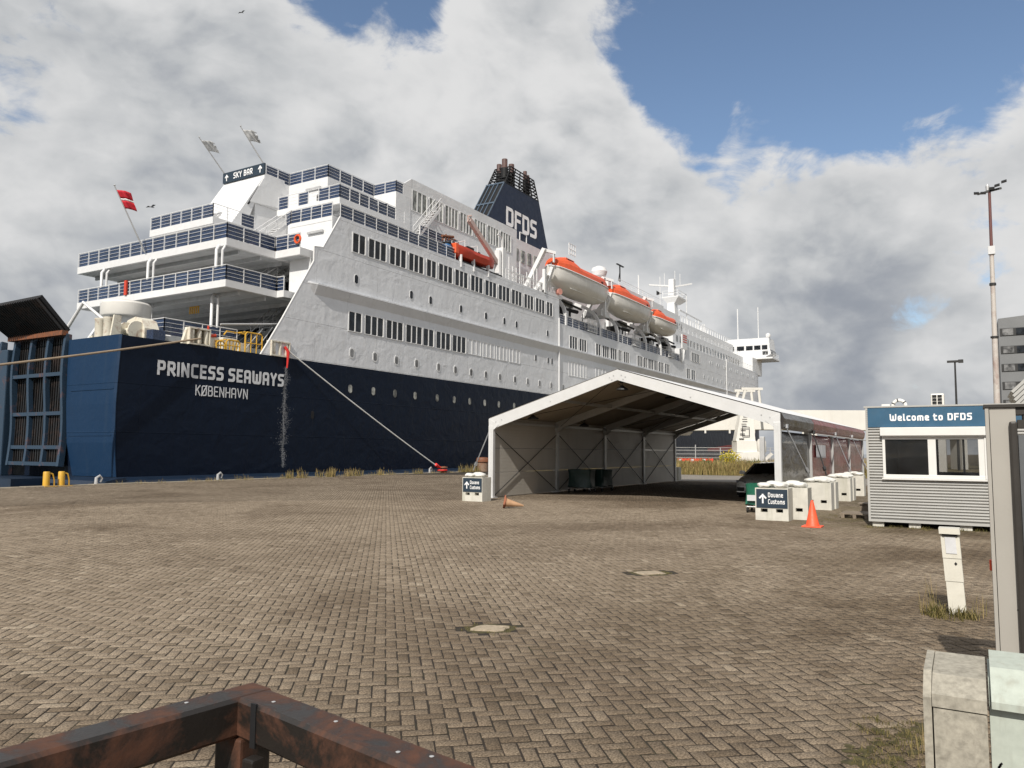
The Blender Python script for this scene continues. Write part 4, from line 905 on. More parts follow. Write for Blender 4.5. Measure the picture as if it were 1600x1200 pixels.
railing([(163.7,37.5,21.5),(163.7,35.0,21.5),(170,35.0,21.5)], 1.1, 1.0, panels=False, bars=3)
block(160, 168, 38.1, 44, 17.9, 21.2, 'bridge_support')
s = MB(); s.lathe([(0.1,0),(0.45,0.15),(0.55,0.5),(0.45,0.85),(0.1,1.05)], (166,36.2,25.8), 12); s.build('satellite_dome', TRIM, ferry, smooth=True)
s = MB(); s.tube([(166,42.5,25.7),(166,42.5,32.5)], 0.12, 8); s.tube([(166,38.2,25.7),(166,38.2,32.5)], 0.10, 8); s.tube([(122,44,26),(122,44,31)], 0.06, 6); s.tube([(111,43.5,26),(111,43.5,29)], 0.1, 6); s.build('whip_aerial', TRIM, ferry)
ms = MB(); my = 45.0; mx = 131.0
ms.loft([[(mx-1.0,my-0.9,23.8),(mx+1.2,my-0.9,23.8),(mx+1.2,my+0.9,23.8),(mx-1.0,my+0.9,23.8)],[(mx-0.7,my-0.55,29.0),(mx+0.8,my-0.55,29.0),(mx+0.8,my+0.55,29.0),(mx-0.7,my+0.55,29.0)],[(mx-0.5,my-0.45,32.4),(mx+0.5,my-0.45,32.4),(mx+0.5,my+0.45,32.4),(mx-0.5,my+0.45,32.4)]], True, True)
ms.loft([[(mx-0.7,my-0.7,28.0),(mx+2.0,my-0.7,28.0),(mx+2.0,my+0.7,28.0),(mx-0.7,my+0.7,28.0)],[(mx-1.2,my-1.5,29.0),(mx+3.8,my-1.5,29.0),(mx+3.8,my+1.5,29.0),(mx-1.2,my+1.5,29.0)],[(mx-1.2,my-1.5,29.15),(mx+3.8,my-1.5,29.15),(mx+3.8,my+1.5,29.15),(mx-1.2,my+1.5,29.15)]], True, True)
ms.beam((mx,my+0.2,31.2),(mx-2.0,my+3.6,31.4),0.35,0.25); ms.beam((mx,my,31.0),(mx+3.0,my-2.6,31.9),0.35,0.25)
for p in ((mx-1,my-1.4),(mx-1,my+1.4),(mx+3.6,my-1.4),(mx+3.6,my+1.4),(mx+1.2,my-1.4)): ms.tube([(p[0],p[1],29.1),(p[0],p[1],30.2)], 0.05, 6)
for z in (29.7,30.2): ms.tube([(mx-1,my-1.4,z),(mx+3.6,my-1.4,z),(mx+3.6,my+1.4,z)], 0.04, 6); ms.tube([(mx-1,my-1.4,z),(mx-1,my+1.4,z)], 0.04, 6)
for x, y, a, b_ in ((mx-0.6,my+1.2,31.2,33.6),(mx+0.4,my-0.4,32.3,34.0),(mx+1.4,my-1,31.2,33.6)): ms.tube([(x,y,a),(x,y,b_)], 0.05, 6)
ms.build('mast', TRIM, ferry)
MB().prism([(mx-0.9,my+1.7,29.9),(mx-0.9,my+2.6,29.7),(mx-0.9,my+2.6,30.5)], (0.3,0,0)).build('radar_horn', DARKSHIP, ferry)
s = MB(); s.tube([(101.5,42.6,26),(101.5,42.6,28.3)], 0.10, 8); s.beam((100.4,42.6,28.4),(102.8,42.6,28.4),0.25,0.12); s.tube([(100.9,42.6,26),(101.5,42.6,27.6)], 0.05, 6); s.build('radar_scanner', DARKSHIP, ferry)
s = MB(); s.lathe([(0.3,0),(0.95,0.3),(1.15,0.9),(0.95,1.4),(0.3,1.7)], (95.6,43.2,25.4), 14); s.build('satellite_dome', TRIM, ferry, smooth=True)
s = MB()
for x in (85.6,86.2,86.8,87.4): s.tube([(x,42.8,26.4),(x,42.8,27.9)], 0.06, 6)
for z in (27.9,27.2,26.6): s.tube([(85.6,42.8,z),(87.4,42.8,z)], 0.05, 6)
s.build('roof_cage', TRIM, ferry)
s = MB()
for i in range(9):
    x = 138+i*0.9; s.tube([(x,43,24),(x,43,25.2+random.uniform(-0.4,0.9))], 0.08, 5)
s.beam((130,43.4,26.6),(143,43.4,26.4),0.2,0.2); s.tube([(134,43.4,24),(134,43.4,29.8)],0.07,6); s.build('aerial_frame', TRIM, ferry)

# lifeboat deck: davits, arched track beams, ladder cages, winches
for x in (70.3, 85.6, 99.6):
    s = MB(); s.beam((x,40.8,18.2),(x,38.0,23.0),0.5,0.42); s.beam((x,38.2,22.9),(x+0.9,37.2,22.6),0.35,0.3); s.beam((x-0.1,39.6,18.0),(x-0.1,37.6,20.2),0.45,0.4); s.box(x-0.9, x-0.55, 37.5, 37.8, 18.1, 20.6); s.beam((x+0.3,38.3,18.2),(x+0.3,37.2,21.0),0.4,0.34); s.box(x-0.9, x+3.2, 37.6, 38.2, 18.05, 18.4) if x < 75 else s.box(x-0.6, x+2.0, 38.2, 39.2, 18.2, 19.0)
    s.beam((x+0.75,37.3,22.6),(x+0.75,37.3,21.6),0.10,0.3)
    s.build('davit', TRIM, ferry)
s = MB(); s.lathe([(0.1,-0.2),(0.34,-0.2),(0.34,0.2),(0.1,0.2)], (72.6,37.5,18.75), 12, (0.3,1,0)); s.build('davit_winch', pmat('winch_pink', (0.55,0.25,0.2),0.6), ferry)
for x in (74.6, 83.6, 89.0, 98.7, 104.6, 109.0):
    a = MB(); pts = [(x,37.75,15.4),(x,37.75,16.6),(x,37.95,17.4),(x,38.5,18.2),(x,39.4,18.9),(x,41.0,19.6)]
    for p, q in zip(pts, pts[1:]): a.beam(p, q, 0.34, 0.30, (1,0,0))
    ar = a.build('arched_track', TRIM, ferry); k_ = MB()
    for p, q in zip(pts[:-1], pts[1:]): k_.beam((p[0]+0.19,p[1],p[2]), (q[0]+0.19,q[1],q[2]), 0.03, 0.24, (1,0,0))
    k_.build('track_slot', DARKSHIP, ar)
for x in (79.9, 93.6, 107.3):
    s = MB()
    for k in range(7):
        xx = x+k*0.42; s.tube([(xx,37.5,15.5),(xx,37.5,17.0)], 0.045, 5); 
    for z in (15.55,16.0,16.5,17.0): s.tube([(x,37.5,z),(x+2.52,37.5,z)], 0.045, 5); s.tube([(x,37.5,z),(x,38.3,z)], 0.045, 5)
    s.build('embarkation_cage', TRIM, ferry)
for x in (76.5, 92.0, 103.5, 110.5):
    s = MB(); s.box(x, x+2.4, 39.2, 40.6, 17.2, 18.0); s.tube([(x+0.3,39.0,17.7),(x+2.8,38.6,17.7)], 0.22, 8); s.build('winch', DARKSHIP, ferry); MB().box(x+0.4, x+1.0, 38.8, 39.2, 16.4, 18.0).build('winch_post', TRIM, ferry)
for x in (86.5, 88.1, 101, 111.5):
    s = MB(); s.lathe([(0.28,-0.75),(0.36,-0.6),(0.36,0.6),(0.28,0.75)], (x,39.0,16.3), 12, (1,0,0)); s.build('liferaft_canister', BOATWHITE, ferry, smooth=True)
s = MB(); s.box(113.0, 115.4, 37.3, 37.5, 17.4, 19.6); so = s.build('notice_board', TRIM, ferry)
s = MB()
for z in (18.4,18.75,19.1,19.4): s.box(113.3, 115.1, 37.28, 37.295, z, z+0.16)
s.build('red_notice', RESCUE, so); MB().box(113.1, 113.5, 37.4, 37.8, 15.4, 17.4).build('board_post', TRIM, ferry)
for k in range(12):  # dark panels and lockers added to darken the recess
    x = 74.2+k*3.3; MB().box(x, x+1.5+0.4*(k % 3), 41.45, 41.59, 15.5, 17.3).build('added_recess_dark_panel', PANE, ferry)
    q = MB(); q.bbox(x+0.4, x+1.3, 40.6, 41.3, 15.3, 16.1+0.5*(k % 2), 0.05); q.build('deck_locker', DECKGREY if k % 3 else DARKSHIP, ferry)
    q = MB(); q.tube([(x+2.0,39.6,15.3),(x+2.0,39.6,17.2),(x+1.2,39.2,17.9)],0.07,6); q.build('fall_post', GALV, ferry)
for k in range(5):
    x = 75.5+k*8.2; q = MB(); q.tube([(x,38.9,18.5),(x+5.5,38.9,18.3)],0.13,8); q.build('davit_shaft', DARKSHIP, ferry)
    q = MB(); q.obox((x+2.6,39.8,18.55),(1.3,0,0),(0,0.6,0),(0,0,0.35)); q.build('winch_drum', DECKGREY, ferry)
# rescue-boat crane
s = MB(); s.tube([(61.6,38.4,18.1),(61.6,38.4,20.8)], 0.34, 10); s.box(61.9, 62.5, 38.0, 38.8, 18.2, 21.2); s.tube([(62.0,38.2,19.8),(62.0,38.2,22.2),(61.2,38.2,22.3)], 0.06, 6); s.build('crane_post', TRIM, ferry)
s = MB(); s.beam((61.4,38.4,19.6),(56.5,38.3,22.5),0.36,0.42); s.tube([(56.3,38.3,22.45),(56.2,38.2,22.75),(56.7,38.2,22.9)],0.09,6); s.build('crane_jib', pmat('crane_pale_red', (0.55,0.42,0.38), 0.6), ferry)
for x in (54.2, 56.2, 58.6): MB().box(x, x+0.12, 37.5, 37.8, 17.6, 18.7).build('boat_cradle', TRIM, ferry)
MB().box(54.4, 61.2, 37.62, 39.6, 18.1, 18.22).build('boat_cradle', DARKSHIP, ferry)
s = MB()
for i in range(14):
    x = 63 + i*0.7; z0 = 18.1; s.tube([(x,38.0,z0),(x,38.0,z0+random.choice((1.1,1.6,2.4)))], 0.05, 5)
s.tube([(63,38,19.1),(72.4,38,19.1)],0.035,5); s.tube([(63,38,18.6),(72.4,38,18.6)],0.03,5); s.build('deck_stanchion', TRIM, ferry)

# ship's name
letters('PRINCESS', (25.72,SY-0.01,5.68), (1,0,0), (0,0,1), 0.80, 0.205, HULLLETTER, ferry, width=4.28, gap=0.17)
letters('SEAWAYS', (30.36,SY-0.01,5.68), (1,0,0), (0,0,1), 0.80, 0.205, HULLLETTER, ferry, width=4.25, gap=0.17)
letters('KØBENHAVN', (28.15,SY-0.01,4.72), (1,0,0), (0,0,1), 0.60, 0.115, HULLLETTER, ferry, width=3.65, gap=0.20)
# scrape and chalky water streak below the fairlead
s = MB()
for k in range(2600):
    z = 7.0 - 6.4*random.random()**0.9; sp_ = 0.05 + (0.34 if 2.0 < z < 4.4 else 0.14)*random.random()
    x = 34.75 + random.gauss(0.02+0.07*math.sin(z*2.2)+0.05*math.sin(z*5.1+1), sp_*(0.35+0.65*abs(math.sin(z*3.3)))); w = random.uniform(0.003,0.013); hh = random.uniform(0.004,0.035)
    if random.random() < 0.25: x = 34.72+0.04*math.sin(z*3)+random.gauss(0,0.03); hh *= 2
    s.add([(x-w,SY-0.004,z-hh*.3),(x+w*.4,SY-0.004,z-hh),(x+w,SY-0.004,z+hh*.4),(x-w*.2,SY-0.004,z+hh)],[(0,1,2,3)])
stuff(s.build('salt_streak', pmat('salt_white', (0.42,0.43,0.45), 0.8), ferry))

# stern ramps: blue grid frames with black ribbed plating behind
def ramp(y0, y1, n=4):
    top, bot = 7.95, 0.72; xt, xb = 23.62, 23.25
    def P(y, z, dx=0): t = (z-bot)/(top-bot); bulge = 0.10*math.sin(t*math.pi*2); return (xb+(xt-xb)*t+dx+bulge, y + 0.55*(0.5-t)*(-1) - 0.28, z)
    fr = MB(); zs = [bot + (top-bot)*k/12 for k in range(13)]
    for k in range(n):
        y = y1 + (y0-y1)*k/(n-1)
        for a, b_ in zip(zs, zs[1:]): fr.beam(P(y,a), P(y,b_), 0.30 if k in (0,n-1) else 0.24, 0.22, (0,1,0))
    for z in (0.85, 1.75, 3.6, 5.75): fr.beam(P(y0,z,-0.015), P(y1,z,-0.015), 0.22, 0.20)
    o_ = fr.build('stern_ramp', RAMPBLUE, ferry)
    bk = MB(); bk.add([P(y0,bot,0.22),P(y1,bot,0.22),P(y1,top,0.22),P(y0,top,0.22)], [(0,1,2,3)]); bk.build('ramp_plating', DARKSHIP, o_)
    for k in range(22):
        y = y1+(y0-y1)*(k+0.5)/22; rb = MB(); rb.beam(P(y,bot,0.15), P(y,top,0.15), 0.05, 0.10, (0,1,0)); rb.build('ramp_rib', RAMPBLACK, o_)
    return o_
ramp(47.7, 42.55); ramp(54.6, 49.3)
MB().bbox(23.2, 23.9, 47.95, 48.95, 0.1, 7.4, 0.06).build('ramp_post', RAMPBLUE, ferry)
# upper flap leaning out over the quay
fl = MB(); a0, a1 = Vector((23.55,48.1,8.05)), Vector((23.55,42.45,8.05)); b0_, b1_ = Vector((21.45,47.9,9.45)), Vector((21.98,42.5,9.72))
fl.add([a0,a1,b1_,b0_,a0+Vector((.12,0,.16)),a1+Vector((.12,0,.16)),b1_+Vector((.12,0,.16)),b0_+Vector((.12,0,.16))], [(0,1,2,3),(7,6,5,4),(0,4,5,1),(1,5,6,2),(2,6,7,3),(3,7,4,0)]); flo = fl.build('ramp_flap', DARKSHIP, ferry)
for k in range(26):
    t = (k+0.5)/26; sl = MB(); sl.beam(a0+(a1-a0)*t+Vector((-0.10,0,-0.06)), b0_+(b1_-b0_)*t+Vector((-0.10,0,-0.06)), 0.075, 0.12); sl.build('flap_slat', RAMPBLACK, flo)
s = MB(); s.beam(a0+Vector((-0.15,0,-0.05)), a1+Vector((-0.15,0,-0.05)), 0.34, 0.26); s.build('flap_hinge', RUST, ferry)

# fairleads and stern mooring gear
def fairlead(x0, x1, z0, z1, y=SY):
    f_ = MB(); t = 0.08
    f_.box(x0, x1, y-0.12, y+0.35, z1-t, z1); f_.box(x0, x1, y-0.12, y+0.35, z0, z0+t); f_.box(x0, x0+t, y-0.12, y+0.35, z0+t, z1-t); f_.box(x1-t, x1, y-0.12, y+0.35, z0+t, z1-t); f_.box(x0+t, x1-t, y+0.3, y+0.34, z0+t, z1-t)
    f_.prism([(x0-0.3,y+0.1,z0),(x0,y+0.1,z0),(x0,y+0.1,z1)], (0,0.2,0)); f_.prism([(x1,y+0.1,z0),(x1+0.35,y+0.1,z0),(x1,y+0.1,z1)], (0,0.2,0))
    fo = f_.build('fairlead', CREAM, ferry)
    for k in range(3):
        xx = x0+(x1-x0)*(k+0.5)/3+0.02; q = MB(); q.lathe([(0.11,z0+0.09),(0.15,z0+0.16),(0.13,z0+0.5),(0.15,z1-0.16),(0.11,z1-0.09)], (xx,y+0.05,0), 12); q.build('roller', CREAM, fo, smooth=True)
fairlead(27.55, 28.95, 7.58, 8.55); fairlead(33.45, 35.0, 7.58, 8.55)
for y in (41.15, 40.35):
    s = MB(); s.lathe([(0.30,7.45),(0.30,8.7),(0.33,8.75),(0.33,8.85)], (24.6,y,0), 14); s.build('roller_bollard', CREAM, ferry, smooth=True)
MB().prism([(24.3,39.75,7.5),(24.9,39.75,7.5),(24.9,39.75,8.95),(24.5,39.75,8.95)], (0,0.12,0)).build('bollard_cheek', CREAM, ferry)
s = MB(); s.lathe([(0.3,0),(1.42,0),(1.46,0.1),(1.46,0.78),(1.36,0.9),(0.4,1.1)], (28.9,45.7,9.95), 30); s.build('ventilator_cap', BOATWHITE, ferry, smooth=True)
s = MB(); s.lathe([(0.9,7.45),(0.9,10.0)], (28.9,45.7,0), 20); s.build('ventilator_trunk', SUPER, ferry, smooth=True)
s = MB(); s.prism([(26.0,39.3,7.45),(26.0,41.3,7.45),(26.0,41.3,8.5),(26.0,40.9,8.95),(26.0,40.2,9.1),(26.0,39.6,8.9),(26.0,39.3,8.4)], (0.9,0,0)); s.build('winch_housing', CREAM, ferry)
s = MB(); s.lathe([(0.55,-0.5),(0.55,-0.42),(0.22,-0.42),(0.22,0.42),(0.55,0.42),(0.55,0.5)], (25.7,40.0,8.2), 16, (0,1,0)); s.build('mooring_winch', CREAM, ferry)
s = MB(); s.tube([(25.2,42.0,7.5),(25.2,42.0,9.0),(24.8,43.3,10.0),(24.6,44.4,8.6)], 0.10, 8); s.build('davit_arm', TRIM, ferry)
MB().bbox(25.9, 26.7, 38.4, 39.0, 7.5, 8.25, 0.05).build('deck_box', BLUEPANEL, ferry)
for i in range(6):
    s = MB(); x, y = 24.6+i*0.25, 41.9+i*0.15
    s.box(x, x+0.3, y, y+0.3, 7.45, 7.9+0.3*random.random()); s.build('deck_fitting', CREAM, ferry)
for (x0, x1, z0, z1, nb) in ((32.0,33.3,7.6,8.9,3),(30.6,31.6,7.6,8.25,4),(29.9,30.5,7.6,8.1,2)):
    s = MB(); y = 38.2
    s.tube([(x0,y,z0),(x0,y,z1-0.12),(x0+0.12,y,z1),(x1-0.12,y,z1),(x1,y,z1-0.12),(x1,y,z0)], 0.05, 6)
    for k in range(1, nb): xx = x0+(x1-x0)*k/nb; s.tube([(xx,y,z0),(xx,y,z1)], 0.035, 6)
    s.tube([(x0,y,(z0+z1)/2),(x1,y,(z0+z1)/2)], 0.035, 6); s.tube([(x0,y,z1),(x0,y+1.0,z1)],0.04,6); s.build('yellow_rail', YELLOW, ferry)
s = MB()
for a in ((31.0,38.6,33.1),): 
    s.tube([(30.8,38.7,8.6),(31.0,38.7,8.85),(32.4,38.7,8.85),(32.4,38.7,7.6)], 0.05, 6)
s.build('yellow_rail', YELLOW, ferry)
s = MB()
for k in range(5): yy = 44.1+k*0.22; s.tube([(33,yy,10.75),(33,yy,11.2)],0.05,6)
s.tube([(33,44.1,11.2),(33,45.0,11.2)],0.06,6); s.build('yellow_rail', YELLOW, ferry)
for (x0, x1, y0, y1, z1) in ((29.2,30.2,38.3,39.0,8.3),(30.9,32.0,38.9,39.5,8.5),(31.8,32.6,38.5,39.2,8.25),(28.9,29.4,38.1,38.5,8.2)): MB().bbox(x0, x1, y0, y1, 7.45, z1, 0.05).build('deck_machinery', CREAM, ferry)
s = MB(); s.tube([(29.2,38.3,8.3),(29.9,38.3,8.4)],0.10,8); s.tube([(29.3,38.2,8.45),(29.3,38.2,8.9)],0.06,6); s.build('fire_hydrant', RESCUE, ferry)
# flag staffs
for (p, q, c) in (((31.9,48.6,15.2),(29.62,48.8,19.25),None),((41.9,53.2,24.7),(39.35,53.4,27.1),None),((41.9,48.5,24.7),(39.75,48.9,27.2),None)):
    s = MB(); s.tube([p, q], [0.06,0.035], 8); s.lathe([(0.03,0),(0.08,0.05),(0.03,0.12)], q, 8); s.build('flag_staff', GALV, ferry)
MB().box(30.6, 30.7, 48.5, 48.75, 12.0, 13.0).build('flag_rope_locker', RESCUE, ferry)

# ---------------------------------------------------------------- boats hung on the ferry
def lifeboat(x0, x1, zk, zg, yc, hb, zt, label, cage=True):
    root = empty('lifeboat', ((x0+x1)/2, yc, zk), label, 'lifeboat', 'covered lifeboats along the ship')
    L = x1-x0; rings = []; rim = []
    for i in range(17):
        t = i/16; fulls = math.sin(math.pi*min(1, max(0, t)))**0.42 if 0 < t < 1 else 0.0
        fulls = max(fulls, 0.03); b = hb*fulls; sheer = 0.42*(2*t-1)**2; kk = zk + 1.15*abs(2*t-1)**3.2; x = x0+L*t
        ring = []
        for a in np.linspace(0, math.pi, 13):
            yy = -math.cos(a); dd = math.sin(a)**0.62; ring.append((x, yc+b*yy, (zg+sheer) - (zg+sheer-kk)*dd))
        rings.append(ring); rim.append((x, b, zg+sheer))
    h_ = MB(); h_.loft(rings, False, False); h_.f.append(tuple(range(13))); h_.m.append(0); h_.f.append(tuple(16*13+k for k in range(13))[::-1]); h_.m.append(0)
    h_.build('hull', BOATWHITE, root, smooth=True, fix=True)
    g_ = MB()
    for sgn in (-1, 1): g_.tube([(x, yc+sgn*(b+0.03), z+0.02) for x, b, z in rim], 0.085, 6)
    g_.build('gunwale', TRIM, root)
    c_ = MB(); rr3 = []
    for i in range(1, 16):
        x, b, z = rim[i]; t = i/16; top = z + (zt+0.35-zg)*min(1, 2.9*math.sin(math.pi*t)**0.8)*(0.86 + (0.20 if 0.14 < t < 0.36 else 0.0)); ring = []
        for a in np.linspace(0, math.pi, 11): ring.append((x, yc - math.cos(a)*b*0.95, z+0.03 + (top-z)*math.sin(a)**0.7))
        rr3.append(ring)
    c_.loft(rr3, False, False); c_.f += [tuple(range(11)), tuple(14*11+k for k in range(11))[::-1]]; c_.m += [0,0]
    c_.build('canopy', ORANGE, root, fix=True)
    cab = MB(); cab.bbox(x0+L*0.17, x0+L*0.32, yc-hb*0.5, yc+hb*0.5, zg+0.5, zt+0.52, 0.12); cab.build('wheelhouse', ORANGE, root)
    MB().box(x0+L*0.20, x0+L*0.29, yc-hb*0.52, yc-hb*0.495, zt+0.10, zt+0.40).build('wheelhouse_window', DARKSHIP, root)
    for t in (0.36, 0.56, 0.74): MB().obox((x0+L*t, yc-hb*0.80, zg+0.42), (0.28,0,0), (0,0.03,0.05), (0,-0.06,0.10)).build('side_hatch', DARKSHIP, root)
    s_ = MB(); s_.tube([(x0+L*0.05, yc, zt-0.4),(x0+L*0.05, yc, zg+0.2)], 0.09, 6); s_.tube([(x0+L*0.95, yc, zt-0.3),(x0+L*0.95, yc, zg+0.2)], 0.09, 6); s_.build('lifting_hook', GALV, root)
    k_ = MB(); k_.box(x0+L*0.2, x0+L*0.8, yc-hb*0.72, yc-hb*0.68, zk+0.42, zk+0.48); k_.build('bilge_keel', BOATWHITE, root)
    return root
lifeboat(71.0, 85.6, 18.85, 20.95, 38.0, 1.75, 22.2, 'largest and nearest white lifeboat with orange canopy, first forward of the funnel')
lifeboat(86.0, 100.2, 18.75, 20.75, 38.0, 1.7, 22.0, 'middle white lifeboat with orange canopy hanging between the two others')
lifeboat(100.6, 110.8, 18.5, 20.1, 38.0, 1.55, 21.15, 'smallest and farthest white lifeboat with orange canopy nearest the bow')
rb = empty('rescue_boat', (57.2, 38.2, 18.4), 'open red rescue boat in its cradle below the thin pale red crane jib', 'rescue boat')
rings = []
for i in range(11):
    t = i/10; x = 53.7+6.6*t; b = 0.85*(1-(max(0, 0.25-t)/0.25)**2*0.35)*(1-(max(0,t-0.7)/0.3)**2*0.75); k = 18.45+0.5*max(0, t-0.6)**1.5*2; g0 = 19.35+0.18*(2*t-1)**2
    rings.append([(x,38.2-b,g0),(x,38.2-b*1.04,g0-0.3),(x,38.2-b*0.7,k+0.15),(x,38.2,k),(x,38.2+b*0.7,k+0.15),(x,38.2+b*1.04,g0-0.3),(x,38.2+b,g0),(x,38.2+b*0.8,g0-0.1),(x,38.2-b*0.8,g0-0.1)])
m_ = MB(); m_.loft(rings, True, True); m_.build('hull', RESCUE, rb, smooth=True, fix=True)
m_ = MB(); m_.bbox(53.5,54.0,37.6,38.8,18.7,19.6,0.06); m_.build('stern_block', ORANGE, rb)
MB().box(55.6,56.6,37.8,38.6,19.3,19.8).build('console', DARKSHIP, rb); MB().box(57.4,57.8,37.9,38.5,19.3,19.7).build('seat', DARKSHIP, rb)
m_ = MB()
for x in (55.0, 57.0): m_.tube([(x,37.7,19.3),(x,37.7,20.1),(x,38.7,20.1),(x,38.7,19.3)], 0.045, 6)
m_.build('roll_bar', TRIM, rb)
bb = empty('blue_barrel', (53.3,38.3,18.1), 'blue plastic barrel standing at the after end of the red rescue boat', 'barrel')
m_ = MB(); m_.lathe([(0.36,18.1),(0.42,18.2),(0.42,18.65),(0.45,18.7),(0.42,18.75),(0.42,19.3),(0.36,19.42)], (53.1,38.3,0), 16); m_.build('body', DRUMBLUE, bb, smooth=True)
m_ = MB(); m_.lathe([(0.3,19.42),(0.42,19.45),(0.42,19.55),(0.3,19.6)], (53.1,38.3,0), 16); m_.build('lid', DARKSHIP, bb)
m_ = MB()
for k in range(5): m_.tube([(52.3+k*0.45,38.2,19.6+0.12*k),(53.4+k*0.3,38.6,20.4-0.05*k)], 0.07, 6)
m_.tube([(52.4,38.3,20.0),(54.2,38.4,20.35)],0.12,6); tag(recentre(m_.build('coiled_hose_rack', RUST)), 'rusty rack of coiled hoses above the blue barrel', 'hose rack')

# flags
def flag(pole_top, pole_dir, w, hgt, mats, name, label, cat='flag', ragged=False, group=None):
    root = empty(name, tuple(pole_top), label, cat, group); p0 = Vector(pole_top); dn = Vector(pole_dir).normalized()
    fly = Vector((0.25,-1,-0.12)).normalized(); n, m_ = 12, 9
    def pt(i, j):
        a, b_ = i/n, j/m_; wv = 0.14*math.sin(a*7+b_*2.5)*a + 0.07*math.sin(a*13-b_*4)*a
        return p0 + dn*(0.25+hgt*b_) + fly*(w*a*(1-0.10*b_)) + Vector((wv*1.2, wv*0.4, -0.28*a*a*w*0.5))
    for k, (j0, j1, mt) in enumerate(mats):
        q = MB(); w_ = j1-j0+1; fs2 = []
        for j in range(j0, j1):
            for i in range(n):
                if ragged and i > n-3 and (i+j) % 3 == 0: continue
                o2 = (j-j0)*(n+1)+i; fs2.append((o2, o2+1, o2+n+2, o2+n+1))
        q.add([pt(i, j) for j in range(j0, j1+1) for i in range(n+1)], fs2)
        o_ = q.build('stripe' if len(mats) > 1 else 'cloth', mt, root, smooth=True)
        sm = o_.modifiers.new('thick', 'SOLIDIFY'); sm.thickness = 0.012
    return root
flag((29.62,48.8,19.25), Vector((31.9,48.6,15.2))-Vector((29.62,48.8,19.25)), 1.1, 1.3, [(0,4,FLAGRED),(4,5,FLAGWHITE),(5,9,FLAGRED)], 'red_white_flag', 'red flag with a pale band flying from the leaning stern staff')
flag((39.35,53.4,27.1), Vector((2.55,-0.2,-2.4)), 1.2, 1.0, [(0,9,FLAGGREY)], 'grey_flag', 'tattered grey flag on the left staff above the sky bar sign', ragged=True, group='grey flags over the sky bar sign')
flag((39.75,48.9,27.2), Vector((2.15,-0.4,-2.5)), 1.2, 1.0, [(0,9,FLAGGREY)], 'grey_flag', 'tattered grey flag on the right staff above the sky bar sign, higher one', ragged=True, group='grey flags over the sky bar sign')

# mooring lines
def sag(a, b, s_, n=24):
    a, b = Vector(a), Vector(b); return [a+(b-a)*t - Vector((0,0,s_*4*t*(1-t))) for t in np.linspace(0,1,n)]
ml = empty('mooring_line', (34.7,37.4,8.0), 'white mooring line with red ends running from the stern fairlead down to a quay bollard', 'mooring line')
pts = sag((34.7,37.45,8.05),(47.9,35.15,0.5),0.12)
m_ = MB(); m_.tube(pts, 0.045, 8); m_.build('rope', ROPEWHITE, ml, smooth=True)
m_ = MB(); m_.tube([(34.55,37.5,8.25),(34.75,37.42,7.95),(34.78,37.45,7.5),(34.78,37.5,6.9)], [0.09,0.10,0.08,0.05], 8); m_.tube([pts[-1], (48.2,35.1,0.42),(48.7,35.05,0.2)], 0.085, 8); m_.tube([pts[-1]+Vector((-0.2,0,0.14)), pts[-1]+Vector((0.1,0,-0.02))], 0.13, 8)
m_.tube([(48.4+0.35*math.cos(a),35.05+0.35*math.sin(a),0.2) for a in np.linspace(0,6.28,14)], 0.07, 6); m_.build('red_sleeve', ROPERED, ml, smooth=True)
ml2 = MB(); ml2.tube(sag((28.2,37.4,7.95),(-8.5,35.1,0.3),0.45), 0.055, 8); tag(recentre(ml2.build('mooring_rope', ROPEBROWN, None, smooth=True)), 'thick brown mooring rope stretched across the stern to the left', 'mooring rope')
